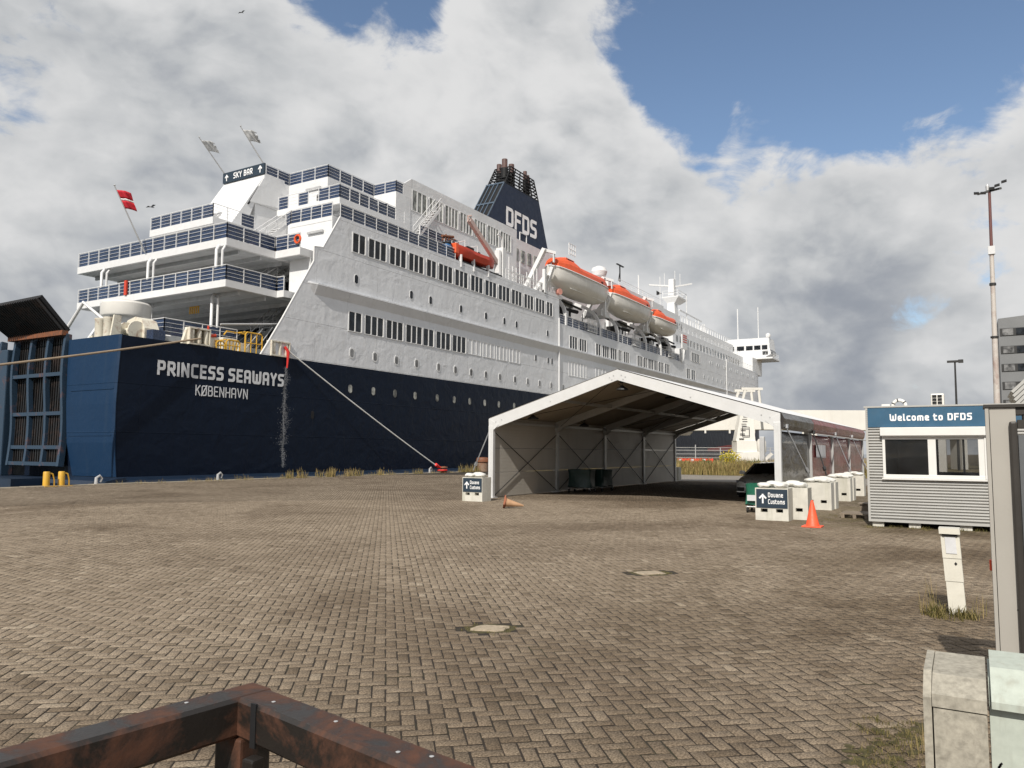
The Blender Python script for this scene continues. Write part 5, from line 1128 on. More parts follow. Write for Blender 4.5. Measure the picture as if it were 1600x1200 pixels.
# ================================================================ CUSTOMS TENT
TX = [23.8, 28.85, 33.75, 38.75, 43.75]; TYL, TYR, TYC = 15.03, 4.98, 10.08; EZ, RZ = 2.80, 4.38
tent = empty('customs_tent', (33.8, 10.0, 0), 'long white gable-roofed tent, open front, solid left wall and smoky plastic right wall', 'tent')
for k, x in enumerate(TX):
    white = k == 0; mt = TENTWHITE if white else ALU
    fr = MB()
    d = 0.34 if white else 0.24; w = 0.11
    # rafters as deep box beams with mitred ridge and eave plates
    for ye, s_ in ((TYL,1),(TYR,-1)):
        a0, a1 = Vector((x, ye+0.04*s_, EZ+0.05)), Vector((x, TYC, RZ)); n_ = Vector((0,0,1))
        fr.prism([(x-w/2, ye+0.10*s_, EZ+0.06),(x-w/2, TYC, RZ+0.04),(x-w/2, TYC, RZ+0.04-d*1.05),(x-w/2, ye-0.22*s_, EZ+0.08-d)], (w,0,0))
    frame = fr.build('frame', mt, tent, fix=True)
    for ye, s_ in ((TYL,1),(TYR,-1)):
        p = MB(); pw = 0.085 if white else (0.105 if s_ > 0 else 0.045)
        p.bbox(x-pw, x+pw, ye-0.10, ye+0.10, 0.0, EZ-0.20, 0.02)
        p.box(x-pw-0.012, x-pw, ye-0.03, ye+0.03, 0.4, EZ-0.3) if white else None
        p.box(x-0.16, x+0.16, ye-0.16, ye+0.16, 0.0, 0.03); p.build('post', mt if (white or s_ < 0) else ALU, frame)
        g_ = MB(); g_.prism([(x-0.07, ye+0.10*s_, EZ+0.05),(x-0.07, ye+0.09*s_, EZ-0.30),(x-0.07, ye-0.12*s_, EZ-0.34),(x-0.07, ye-0.34*s_, EZ-0.16)], (0.14,0,0)); g_.build('eave_bracket', mt, frame, fix=True)
    if white:
        b_ = MB()
        for y, z in ((TYC-0.28,RZ-0.22),(TYC-0.14,RZ-0.16),(TYC+0.14,RZ-0.16),(TYC+0.28,RZ-0.22),(TYC-0.2,RZ-0.30),(TYC+0.2,RZ-0.30),(TYR+0.2,EZ-0.06),(TYR+0.45,EZ+0.02),(TYL-0.2,EZ-0.06),(TYL-0.45,EZ+0.02),(7.6,3.42),(12.6,3.42)):
            b_.lathe([(0.022,0),(0.022,0.014)], (x-0.072,y,z), 6, (1,0,0))
        b_.build('bolt', GALV, frame)
for k in range(4):
    x0, x1 = TX[k]+(0.0 if k else -0.02), TX[k+1]
    for ye, s_ in ((TYL,1),(TYR,-1)):
        # stretched roof panel: sags a little between the rafters
        top = MB(); nn = 8; mm = 8
        rows = []
        for i in range(nn+1):
            t = i/nn; x = x0+(x1-x0)*t; row = []
            for j in range(mm+1):
                q = j/mm; y = ye+0.10*s_+(TYC-ye-0.10*s_)*q; z = EZ+0.09+(RZ+0.07-EZ-0.09)*q - 0.05*math.sin(math.pi*t)*math.sin(math.pi*q)**0.5
                row.append((x,y,z))
            rows.append(row)
        vs = [p for rw in rows for p in rw]; vs2 = [(a,b_,c-0.012) for a,b_,c in vs]; fs = []
        for i in range(nn):
            for j in range(mm):
                q = (i*(mm+1)+j, (i+1)*(mm+1)+j, (i+1)*(mm+1)+j+1, i*(mm+1)+j+1); fs.append(q if s_ < 0 else q[::-1])
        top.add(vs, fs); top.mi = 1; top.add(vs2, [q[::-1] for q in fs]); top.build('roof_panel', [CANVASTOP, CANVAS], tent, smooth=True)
    p = MB()
    for ye, s_ in ((TYL,1),(TYR,-1)):
        for q in (0.0, 0.5): y = ye+(TYC-ye)*q-0.12*s_*(1-q); z = EZ-0.08+(RZ-EZ-0.06)*q; MB().beam((x0+0.06,y,z),(x1-0.06,y,z),0.07,0.10).build('purlin', ALU, tent)
    p.beam((x0+0.06,TYC,RZ-0.16),(x1-0.06,TYC,RZ-0.16),0.07,0.10); p.build('purlin', ALU, tent)
    if k in (0, 2, 3):
        c_ = MB()
        for ye, s_ in ((TYL,1),(TYR,-1)):
            c_.tube([(x0,ye-0.2*s_,EZ-0.08),(x1,TYC,RZ-0.2)],0.010,5); c_.tube([(x1,ye-0.2*s_,EZ-0.08),(x0,TYC,RZ-0.2)],0.010,5)
        c_.build('roof_brace_cable', DARKGREY, tent)
    # left wall: three sandwich cassettes per bay, with pressed lines
    for q, (z0, z1) in enumerate(((0.03,0.90),(0.912,1.785),(1.797,EZ-0.10))):
        wl_ = MB(); xa, xb = x0+0.11, x1-0.11; n2 = max(2, int((z1-z0)/0.11)); prof = []
        for i in range(n2):
            za, zb = z0+(z1-z0)*i/n2, z0+(z1-z0)*(i+1)/n2; prof += [(TYL-0.020,za+0.004),(TYL-0.020,zb-0.006),(TYL-0.0155,zb-0.003),(TYL-0.0155,zb-0.0005)]
        prof += [(TYL+0.04,z1),(TYL+0.04,z0)]
        wl_.loft([[(xa,y,z) for y, z in prof],[(xb,y,z) for y, z in prof]], True, True); wl_.build('wall_panel', WALLPANEL, tent, fix=True)
    c_ = MB(); c_.beam((x0+0.12,TYL-0.06,0.08),(x1-0.12,TYL-0.06,EZ-0.45),0.012,0.035,(0,1,0)); c_.beam((x0+0.12,TYL-0.085,EZ-0.45),(x1-0.12,TYL-0.085,0.08),0.012,0.035,(0,1,0)); c_.build('wall_brace', DARKGREY, tent)
    # right wall: plastic film in a keder track, upper valance rolled over the eave
    f_ = MB(); nn, mm = 10, 6; vs = []
    for i in range(nn+1):
        for j in range(mm+1):
            t, q = i/nn, j/mm; vs.append((x0+0.10+(x1-x0-0.2)*t, TYR-0.02+0.035*math.sin(math.pi*t)*math.sin(math.pi*q)+0.012*math.sin(9*t+4*q), 0.05+(EZ-0.52)*q))
    f_.add(vs, [(i*(mm+1)+j,(i+1)*(mm+1)+j,(i+1)*(mm+1)+j+1,i*(mm+1)+j+1) for i in range(nn) for j in range(mm)]); fo = f_.build('film_wall', PVC if k == 0 else PVCRED, tent, smooth=True); sm = fo.modifiers.new('thick','SOLIDIFY'); sm.thickness = 0.006
    if k: 
        lo = MB(); lo.box(x0+0.11, x1-0.11, TYR-0.035, TYR-0.028, 0.05, 0.82); lo.build('grey_skirt', PVC, tent)
    v_ = MB(); v_.prism([(x0+0.02,TYR-0.12,EZ+0.07),(x0+0.02,TYR-0.20,EZ-0.10),(x0+0.02,TYR-0.17,EZ-0.30),(x0+0.02,TYR-0.10,EZ-0.42),(x0+0.02,TYR-0.08,EZ-0.42),(x0+0.02,TYR-0.10,EZ+0.06)], (x1-x0-0.04,0,0)); v_.build('valance', PVC if k == 0 else PVCRED, tent, fix=True)
    MB().box(x0+0.11, x1-0.11, TYL-0.03, TYL+0.05, EZ-0.10, EZ+0.10).build('eave_panel', WALLPANEL, tent)
    if k:
        r_ = MB(); r_.tube([(x0,TYR-0.26,EZ-0.46),(x1,TYR-0.26,EZ-0.46)],0.024,6); r_.build('eave_rail', TENTWHITE, tent)
nt_ = MB(); nt_.box(29.9,31.0,TYR-0.075,TYR-0.07,1.52,1.98); nt_.box(31.06,31.95,TYR-0.075,TYR-0.07,1.5,1.98); tag(recentre(nt_.build('notice_sheet', PAPER)), 'pale paper notice fixed to the red plastic wall of the tent', 'notice')
# ratchet straps to the ballast blocks
def strap(a, b_, label, col=CHROME):
    m_ = MB(); a, b_ = Vector(a), Vector(b_); m_.beam(a, b_, 0.03, 0.03); c = a+(b_-a)*0.86; m_.beam(c-(b_-a)*0.05, c+(b_-a)*0.03, 0.08, 0.08); m_.tube([a,a+Vector((0.02,0,0.12))],0.05,6)
    return tag(recentre(m_.build('tension_strap', col)), label, 'strap', 'straps holding the tent down')
strap((23.9,15.14,2.55),(23.3,15.5,0.98), 'grey strap from the front left eave of the tent to the small signed block')
strap((24.2,4.80,2.42),(24.75,4.25,0.95), 'faint strap in front of the first smoky wall bay, nearest the tent opening')
strap((28.9,4.82,2.35),(28.0,4.30,0.95), 'dark strap ending on the second ballast pair, in front of the notice', DARKGREY)
strap((33.8,4.80,2.40),(33.4,4.2,0.95), 'pale strap on the third tent post from the front'); strap((38.8,4.80,2.40),(38.6,4.2,0.95), 'pale strap on the farthest visible tent post beside the cabin')
# floodlights hanging under the front gable
def floodlight(loc, label, s_=1.0):
    root = empty('floodlight', loc, label, 'floodlight', 'black floodlights hanging in the tent')
    x, y, z = loc; m_ = MB(); m_.tube([(x,y,z+0.26*s_),(x,y,z+0.1*s_)],0.018,6); m_.box(x-0.05,x+0.05,y-0.06,y+0.06,z+0.22*s_,z+0.32*s_); m_.build('hanger', DARKGREY, root)
    m_ = MB(); m_.lathe([(0.04,0.13*s_),(0.08,0.09*s_),(0.20*s_,0.02),(0.21*s_,-0.02),(0.17*s_,-0.03)], (x,y,z), 14); m_.build('shade', DARKGREY, root)
    m_ = MB(); m_.tube([(x-0.05,y,z+0.24*s_),(x-0.1,y+0.12,z+0.2*s_),(x,y+0.03,z+0.12*s_)],0.012,5); m_.build('cable', DARKGREY, root)
floodlight((24.15,10.08,3.78), 'black floodlight hanging right under the ridge at the tent front')
floodlight((24.3,13.6,2.86), 'black floodlight low under the left eave at the tent front')
floodlight((29.3,10.2,3.82), 'black floodlight under the second rafter, right of the front ridge lamp in view')
floodlight((24.3,6.35,2.92), 'black floodlight near the right end of the front gable'); floodlight((29.2,13.9,2.75), 'black floodlight under the second rafter by the solid left wall')

# ---------------------------------------------------------------- ballast blocks with sandbags and direction signs
def ballast(x, y, label, sign=None, group='concrete ballast blocks', w=0.80, dp=0.55, hh=0.80):
    root = empty('ballast_block', (x, y, 0), label, 'concrete block', group)
    # block with rebated top rim and fork pockets in the front
    x0, x1, y0, y1 = x, x+dp, y-w/2, y+w/2; m_ = MB()
    pk = [(y-0.27,y-0.10),(y+0.10,y+0.27)]; z0, z1 = 0.20, 0.29; e = 0.10
    ys = [y0, pk[0][0], pk[0][1], pk[1][0], pk[1][1], y1]
    for i in range(5):
        if i in (1,3): m_.box(x0, x0+0.3, ys[i], ys[i+1], 0, z0); m_.box(x0, x0+0.3, ys[i], ys[i+1], z1, hh)
        else: m_.box(x0, x0+0.3, ys[i], ys[i+1], 0, hh)
    m_.box(x0+0.3, x1, y0, y1, 0, hh); m_.build('block', CONCRETE, root)
    q = MB(); 
    for a, b_ in pk: q.box(x0+0.2, x0+0.295, a+0.002, b_-0.002, z0+0.002, z1-0.002)
    q.build('fork_pocket', DARKSHIP, root)
    if sign:
        s_ = MB(); s_.box(x0-0.014, x0-0.002, y0+0.015, y1-0.03, 0.31, 0.775); so = s_.build('direction_sign', SIGNNAVY, root)
        letters('↑', (x0-0.015, y1-0.10, 0.42), (0,-1,0), (0,0,1), 0.24, 0.16, LETTER, so, proud=0.004)
        letters('Douane', (x0-0.015, y1-0.32, 0.575), (0,-1,0), (0,0,1), 0.115, 0.165, LETTER, so, proud=0.003, width=0.36); letters('Customs', (x0-0.015, y1-0.32, 0.41), (0,-1,0), (0,0,1), 0.115, 0.165, LETTER, so, proud=0.003, width=0.40)
    return root
def sandbag(x, y, z, label, sx_=0.22, sy_=0.15, sz_=0.09, seed=0, rz=0.0, group='white sandbags on the ballast blocks'):
    rr4 = random.Random(seed); n1, n2 = 9, 12; rings = []
    for i in range(n1+1):
        t = -1+2*i/n1; e = (1-abs(t)**3.0)**0.5 if abs(t) < 1 else 0.05; ring = []
        for k in range(n2):
            a = 2*math.pi*k/n2; jx = 1+0.10*math.sin(3*a+seed+2*t)+rr4.uniform(-.04,.04); lx, ly, lz = sx_*t, sy_*max(e,.08)*math.cos(a)*jx, sz_*max(e,.12)*math.sin(a)*jx
            lz = max(lz, -sz_*0.85); ring.append((x+lx*math.cos(rz)-ly*math.sin(rz), y+lx*math.sin(rz)+ly*math.cos(rz), z+sz_*0.85+lz))
        rings.append(ring)
    m_ = MB(); m_.loft(rings, True, True); o_ = m_.build('sandbag', SAND, None, smooth=True, fix=True); recentre(o_); return tag(o_, label, 'sandbag', group)
BL = [(20.0, 4.37, 'concrete block with a navy customs sign, at the right front post of the tent', True), (20.62, 4.02, 'plain concrete block standing right behind the signed one, beside the orange cone', False),
      (24.55, 4.05, 'concrete block of the second pair down the plastic wall, front one', False), (25.2, 4.02, 'concrete block of the second pair down the plastic wall, rear one', False),
      (29.5, 4.15, 'mossy concrete block of the third pair down the plastic wall, front one', False), (30.1, 4.12, 'mossy concrete block of the third pair down the plastic wall, rear one', False),
      (33.4, 4.15, 'farthest visible concrete block, just left of the cabin corner', False), (22.2, 14.95-0.1, 'concrete block with a navy customs sign, at the left front post of the tent', True), (44.2, 15.35, 'shaded concrete block at the far left corner of the tent', False)]
names = ['the signed right block','the block beside the orange cone','the front block of the second pair','the rear block of the second pair','the front block of the third pair','the rear block of the third pair','the farthest block by the cabin','the signed left block','the far left corner block']
for i, (x, y, lb, sg_) in enumerate(BL):
    if i == 7: ballast(21.75, 14.50, lb, True); x, y = 21.75, 14.50
    else: ballast(x, y, lb, sg_)
    if i == 8: continue
    for j, (dx, dy) in enumerate(((0.18,0.22),(0.20,-0.20),(0.40,0.02))):
        pos = ('left','right','middle')[j]
        sandbag(x+dx, y+dy, 0.80 if j < 2 else 0.83, f'white sandbag on top of {names[i]}, {pos} one', seed=i*7+j, rz=(0.2,-0.3,1.4)[j], sx_=0.21, sy_=0.16, sz_=0.075)

# ---------------------------------------------------------------- traffic cones
c1 = empty('traffic_cone', (18.85, 3.22, 0), 'bright orange traffic cone standing upright beside the concrete blocks', 'traffic cone')
m_ = MB(); m_.bbox(18.85-0.21,18.85+0.21,3.22-0.21,3.22+0.21,0,0.03,0.01); m_.build('base', CONE, c1)
m_ = MB(); m_.lathe([(0.155,0.03),(0.145,0.05),(0.032,0.58),(0.026,0.60)], (18.85,3.22,0), 22); m_.build('cone', CONE, c1, smooth=True)
c2 = empty('fallen_cone', (19.75, 11.9, 0), 'faded brown traffic cone lying on its side before the tent', 'traffic cone')
axd = Vector((0.50,-0.86,-0.17)).normalized(); bc = Vector((19.72,12.0,0.175))
m_ = MB(); m_.lathe([(0.14,0.02),(0.13,0.05),(0.028,0.56),(0.022,0.58)], bc, 20, axd); m_.build('cone', OLDCONE, c2, smooth=True)
up_ = Vector((0,0,1)); s1 = axd.cross(up_).normalized(); s2 = s1.cross(axd)
m_ = MB(); m_.obox(bc, axd*0.018, (s1*0.85+s2*0.5)*0.16, (s2*0.85-s1*0.5)*0.16); m_.lathe([(0.175,-0.02),(0.16,0.045),(0.145,0.05)], bc, 14, axd); m_.build('base', OLDCONEBASE, c2)

# ---------------------------------------------------------------- luggage trolleys under tarpaulins
def trolley(x, y, L, W, hh, rz, label, tarp, name='covered_trolley', cloth='tarpaulin'):
    root = empty(name, (x,y,0), label, 'luggage trolley', 'tarpaulin covered trolleys'); c, s_ = math.cos(rz), math.sin(rz)
    def T(a, b_, z): return (x+a*c-b_*s_, y+a*s_+b_*c, z)
    m_ = MB(); n = 24; rings = []
    for q in range(8):
        t = q/7; z = 0.22+(hh-0.22)*t; ring = []
        for k in range(n):
            a = 2*math.pi*k/n; ex = abs(math.cos(a))**0.25*math.copysign(1,math.cos(a)); ey = abs(math.sin(a))**0.25*math.copysign(1,math.sin(a))
            pull = 1+0.045*math.sin(a*5+t*3+x)*(1-t) - 0.06*math.sin(math.pi*t)
            ring.append(T(L/2*ex*pull, W/2*ey*pull, z + (0.03*math.sin(a*3) if q in (0,) else 0)))
        rings.append(ring)
    rings.append([T(L*0.25*math.cos(2*math.pi*k/n), W*0.25*math.sin(2*math.pi*k/n), hh-0.06) for k in range(n)])
    m_.loft(rings, True, True); m_.build(cloth, tarp, root, smooth=True, fix=True)
    m_ = MB()
    for b_ in (-W/2+0.05, W/2-0.05): m_.tube([T(-L/2-0.04,b_,0.17),T(L/2+0.04,b_,0.17)],0.022,6)
    for a in (-L/2-0.02, L/2+0.02): m_.tube([T(a,-W/2+0.05,0.17),T(a,W/2-0.05,0.17)],0.022,6)
    m_.build('frame', CHROME, root)
    for a in (-L/2+0.05, L/2-0.05):
        for b_ in (-W/2+0.06, W/2-0.06):
            q = MB(); q.lathe([(0.05,-0.022),(0.085,-0.02),(0.085,0.02),(0.05,0.022)], T(a,b_,0.085), 12, (-s_,c,0)); q.build('wheel', RUBBER, root)
            q = MB(); q.tube([T(a,b_-0.03,0.17),T(a,b_-0.03,0.085)],0.015,5); q.build('castor', CHROME, root)
    return root
trolley(29.3, 14.05, 0.9, 1.0, 0.95, 0.15, 'dark green covered trolley by the solid tent wall, nearer of the two', DARKTARP)
trolley(30.7, 13.95, 0.95, 1.0, 0.92, -0.1, 'farther dark green covered trolley by the solid tent wall, its cover loose', DARKTARP)
trolley(22.7, 5.28, 0.95, 0.70, 0.80, 0.1, 'bright green covered trolley behind the signed block, in front of the grey car', GREENTARP)
q = MB(); q.box(22.12,22.18,5.15,5.5,0.34,0.50); tag(recentre(q.build('white_bag', PAPER)), 'white bag hanging on the end of the bright green trolley', 'bag')

# ---------------------------------------------------------------- the parked car, nose towards the camera
car = empty('parked_car', (31.4, 6.85, 0), 'grey saloon car parked under the tent behind the right front post', 'car')
fx, yc = 29.25, 6.85
def sect(x, hw, zb, zs, crown):
    pts = []
    for a in (-1,): pass
    base = [(-hw*0.90,zb),(-hw*0.985,zb+0.10),(-hw,zb+0.28),(-hw*0.97,zs-0.08),(-hw*0.90,zs),(-hw*0.55,zs+crown*0.8),(0,zs+crown)]
    full = base + [(-a, b_) for a, b_ in base[-2::-1]]
    return [(fx+x, yc+a, b_) for a, b_ in full]
m_ = MB(); m_.loft([sect(0.0,0.66,0.30,0.60,0.02),sect(0.06,0.78,0.22,0.66,0.03),sect(0.22,0.86,0.20,0.72,0.05),sect(0.6,0.90,0.20,0.80,0.06),sect(1.25,0.915,0.20,0.90,0.06),sect(1.9,0.92,0.22,0.95,0.03),sect(3.2,0.92,0.22,0.97,0.02),sect(4.0,0.90,0.24,0.98,0.03),sect(4.55,0.84,0.30,0.95,0.03),sect(4.72,0.70,0.38,0.80,0.02)], True, True)
m_.build('body', CARPAINT, car, smooth=True, fix=True)
def roof(x, hw, z): return [(fx+x, yc-hw, z-0.06), (fx+x, yc-hw*0.8, z), (fx+x, yc, z+0.025), (fx+x, yc+hw*0.8, z), (fx+x, yc+hw, z-0.06)]
base_l = lambda x, z: [(fx+x, yc-0.83, z-0.02), (fx+x, yc-0.6, z+0.03), (fx+x, yc, z+0.06), (fx+x, yc+0.6, z+0.03), (fx+x, yc+0.83, z-0.02)]
m_ = MB(); m_.loft([base_l(1.45,0.93), roof(2.25,0.62,1.40)], False, False); m_.build('windscreen', CARGLASS, car, fix=True)
m_ = MB(); m_.loft([roof(2.22,0.63,1.405), roof(2.9,0.64,1.45), roof(3.5,0.62,1.41)], False, False); m_.build('roof', CARPAINT, car, smooth=True)
m_ = MB(); m_.loft([roof(3.48,0.62,1.405), base_l(4.3,0.97)], False, False); m_.build('rear_window', CARGLASS, car)
for s_ in (-1, 1):
    m_ = MB(); m_.add([(fx+1.5,yc+0.86*s_,0.93),(fx+2.25,yc+0.64*s_,1.35),(fx+3.5,yc+0.63*s_,1.36),(fx+4.25,yc+0.84*s_,0.97),(fx+3.0,yc+0.88*s_,0.96)],[(0,1,2,3,4)]); m_.build('side_window', CARGLASS, car)
    m_ = MB(); m_.beam((fx+1.45,yc+0.85*s_,0.93),(fx+2.25,yc+0.64*s_,1.38),0.06,0.05); m_.beam((fx+2.25,yc+0.64*s_,1.38),(fx+3.5,yc+0.63*s_,1.39),0.05,0.05); m_.build('door_pillar', CARPAINT, car)
    m_ = MB(); m_.loft([[(fx+1.66+dx,yc+s_*(0.92+a),z) for a, z in ((0,0.94),(0.2*k_,0.93),(0.22*k_,1.03),(0.16*k_,1.09),(0,1.06))] for dx, k_ in ((0,0.9),(0.06,1.0),(0.16,0.8))], True, True); m_.build('door_mirror', CARPAINT, car, fix=True)
    m_ = MB(); m_.loft([[(fx+0.02,yc+s_*0.46,0.60),(fx+0.02,yc+s_*0.46,0.70),(fx+0.20,yc+s_*0.84,0.735),(fx+0.16,yc+s_*0.835,0.62)],[(fx-0.01,yc+s_*0.46,0.61),(fx-0.01,yc+s_*0.46,0.69),(fx+0.17,yc+s_*0.85,0.725),(fx+0.13,yc+s_*0.845,0.63)]], True, True); m_.build('headlight', LAMPGLASS, car, fix=True)
    m_ = MB(); m_.box(fx-0.005,fx+0.12,yc+s_*0.52,yc+s_*0.78,0.28,0.44); m_.build('air_intake', RUBBER, car)
    m_ = MB(); m_.box(fx-0.012,fx+0.1,yc+s_*0.50,yc+s_*0.80,0.245,0.275); m_.build('chrome_strip', CHROME, car)
    for wx in (0.85, 3.65):
        w_ = MB(); w_.lathe([(0.2,-0.10),(0.31,-0.11),(0.33,-0.08),(0.33,0.08),(0.31,0.11),(0.2,0.10)], (fx+wx,yc+s_*0.83,0.33), 24, (0,1,0)); wo = w_.build('wheel', RUBBER, car, smooth=True)
        r_ = MB(); r_.lathe([(0.03,0.0),(0.21,0.0),(0.21,0.02*s_),(0.05,0.035*s_)], (fx+wx,yc+s_*0.93,0.33), 18, (0,1,0)); r_.build('rim', CHROME, wo)
m_ = MB(); m_.loft([[(fx-0.012,yc-0.42,0.62),(fx-0.012,yc+0.42,0.62),(fx-0.012,yc+0.36,0.34),(fx-0.012,yc-0.36,0.34)],[(fx+0.08,yc-0.42,0.62),(fx+0.08,yc+0.42,0.62),(fx+0.08,yc+0.36,0.34),(fx+0.08,yc-0.36,0.34)]], True, True); gr_ = m_.build('grille', RUBBER, car, fix=True)
m_ = MB()
for k in range(5): m_.box(fx-0.02,fx-0.013,yc-0.40,yc+0.40,0.36+0.055*k,0.37+0.055*k)
m_.build('grille_bar', CHROME, gr_)
for ch in list(car.children):
    ch.scale.z = 0.9

# ================================================================ WELCOME CABIN
cabin = empty('welcome_cabin', (21.2, 0.4, 0), 'grey corrugated cabin with a blue welcome sign above a white two-pane window', 'cabin')
CX0, CX1, CYa, CYb, CZ0, CZ1 = 19.75, 22.2, 2.14, -3.9, 0.12, 2.74
wy0, wy1, wz0, wz1 = 1.80, -0.24, 1.13, 2.28           # window opening (left, right, sill, head incl. shutter box)
def corrug(ya, yb, za, zb):
    m_ = MB(); n = max(1, round((za-zb)/-0.0655)); p = (zb-za)/n; prof = []
    for i in range(n):
        z = za+i*p; prof += [(CX0+0.022,z+0.003),(CX0+0.022,z+p*0.30),(CX0-0.008,z+p*0.46),(CX0-0.015,z+p*0.62),(CX0-0.012,z+p*0.86),(CX0+0.018,z+p*0.98)]
    prof += [(CX0+0.05,zb),(CX0+0.05,za)]
    m_.loft([[(x,ya,z) for x, z in prof],[(x,yb,z) for x, z in prof]], True, True); return m_.build('corrugated_cladding', CLAD, cabin, fix=True)
corrug(CYa-0.05, CYb, CZ0+0.06, wz0-0.03); corrug(CYa-0.05, wy0+0.005, wz0-0.03, wz1); corrug(wy1-0.10, CYb, wz0-0.03, wz1)
m_ = MB(); m_.box(CX0-0.02,CX0+0.05,CYa-0.05,CYa,CZ0,CZ1); m_.box(CX0-0.018,CX0+0.05,CYa-0.05,CYb,CZ0,CZ0+0.058); m_.box(CX0,CX0+0.05,CYa-0.05,CYb,CZ1-0.03,CZ1); m_.build('corner_trim', CLAD, cabin)
m_ = MB(); m_.box(CX0-0.03,CX0+0.03,CYa-0.052,CYb,2.285,2.725); sgn = m_.build('welcome_sign', CABBLUE, cabin)
for k in range(9):
    q = MB(); q.box(CX0-0.032,CX0-0.005,CYa-0.050,CYa-0.028,2.30+k*0.048,2.322+k*0.048); q.build('sign_rivet', CLAD, sgn)
letters('Welcome to DFDS', (CX0-0.031, 1.625, 2.425), (0,-1,0), (0,0,1), 0.158, 0.205, LETTER, sgn, width=1.63, proud=0.006, gap=0.17)
m_ = MB(); m_.box(CX0+0.02,CX1,CYa-0.03,CYa,CZ0+0.02,CZ1-0.01); m_.box(CX0+0.06,CX1,CYb,CYb+0.03,CZ0+0.02,CZ1-0.01); m_.build('side_wall', CLAD, cabin)
m_ = MB(); m_.box(CX1-0.04,CX1-0.01,CYb+0.04,-0.35,CZ0+0.02,CZ1-0.02); m_.box(CX1-0.04,CX1-0.01,0.75,CYa-0.04,CZ0+0.02,CZ1-0.02); m_.box(CX1-0.04,CX1-0.01,-0.35,0.75,CZ0+0.02,1.2); m_.box(CX1-0.04,CX1-0.01,-0.35,0.75,2.05,CZ1-0.02); m_.build('back_wall', DARKIN, cabin)
m_ = MB(); m_.box(CX0+0.06,CX1-0.05,CYb+0.04,CYa-0.04,CZ0+0.02,CZ0+0.06); m_.build('floor', DARKIN, cabin)
m_ = MB(); m_.box(CX0-0.03,CX1+0.03,CYb-0.03,CYa+0.03,CZ1,CZ1+0.035); m_.build('roof', CLAD, cabin)
m_ = MB(); m_.box(CX0+0.3,CX0+0.9,0.9,CYa-0.05,CZ0+0.06,1.05); m_.box(CX1-0.5,CX1-0.06,-1.5,-0.4,CZ0+0.06,1.9); m_.build('cupboard', DARKIN, cabin)
m_ = MB(); m_.box(CX1-0.06,CX1-0.045,-0.35,0.75,1.2,1.23); m_.box(CX1-0.06,CX1-0.045,0.18,0.23,1.2,2.05); m_.build('back_window_frame', UPVC, cabin)
m_ = MB(); m_.box(CX1-0.9,CX1-0.85,0.95,1.6,CZ0+0.06,1.95); m_.build('white_board', PAPER, cabin)
m_ = MB(); m_.bbox(CX0-0.15,CX0+0.04,wy0+0.03,wy1-0.09,2.085,2.275,0.012); m_.box(CX0-0.10,CX0+0.03,wy0,wy1-0.05,2.055,2.085); m_.build('shutter_box', UPVC, cabin)
fr = MB(); fy = [(wy0,wy0-0.06),(0.875,0.715),(wy1+0.145,wy1+0.03)]
for a, b_ in fy: fr.bbox(CX0-0.045,CX0+0.05,b_,a,wz0+0.001,2.06,0.008)
fr.bbox(CX0-0.05,CX0+0.05,wy1+0.03,wy0,wz0-0.005,wz0+0.075,0.008); fr.bbox(CX0-0.046,CX0+0.05,wy1+0.03,wy0,2.0,2.06,0.008)
fr.box(CX0-0.075,CX0+0.02,wy1-0.055,wy1+0.028,wz0,2.085); win = fr.build('window', UPVC, cabin)
m_ = MB(); m_.box(CX0-0.085,CX0+0.03,wy1-0.06,wy0+0.02,wz0-0.04,wz0-0.006); m_.build('sill', UPVC, win)
for a, b_ in ((wy0-0.06,0.875),(0.715,wy1+0.145)): MB().box(CX0-0.012,CX0-0.004,b_,a,wz0+0.07,2.0).build('pane', CABGLASS, win)
for y in (1.95,1.2,0.2,-0.9): 
    m_ = MB(); m_.bbox(CX0+0.06,CX0+0.36,y-0.12,y+0.12,0.0,CZ0+0.01,0.01); m_.build('foundation_block', CONCRETE, cabin)
m_ = MB(); m_.box(CX0+0.5,CX1,CYb,CYa-0.1,0.04,CZ0+0.018); m_.build('underframe', DARKSHIP, cabin)
# things on the roof
ac = empty('air_conditioner', (60,2.0,0), 'pale box-shaped ventilation tower with louvres rising behind the cabin roof', 'ventilation tower')
m_ = MB(); m_.bbox(59.5,60.6,1.55,2.35,0.0,5.75,0.08); m_.build('casing', GANGWHITE, ac)
for r0 in range(5):
    for c0 in range(2): q = MB(); q.box(59.44,59.52,1.68+c0*0.32,1.93+c0*0.32,4.62+r0*0.22,4.77+r0*0.22); q.build('louvre', DARKSHIP, ac)
lr = empty('roof_ring', (20.3,1.46,2.775), 'white ring with dark bands standing on the cabin roof', 'lifebuoy')
m_ = MB(); m_.tube([(20.3,1.46+0.135*math.cos(a),2.80+0.135*math.sin(a)) for a in np.linspace(0,math.pi,18)], 0.040, 10); m_.build('ring', UPVC, lr, smooth=True)
for a in (0.45, 1.35, 2.5): m_ = MB(); m_.tube([(20.3,1.46+0.135*math.cos(t),2.80+0.135*math.sin(t)) for t in (a-0.09,a,a+0.09)], 0.043, 10); m_.build('band', DARKSHIP, lr)
m_ = MB(); m_.bbox(20.2,20.5,1.65,1.83,2.776,2.84,0.01); m_.box(20.2,20.6,-0.6,1.28,2.776,2.795); m_.box(20.2,20.6,1.83,2.0,2.776,2.80); tag(recentre(m_.build('roof_flashing', UPVC)), 'low white flashing strip lying along the cabin roof edge', 'roof strip')
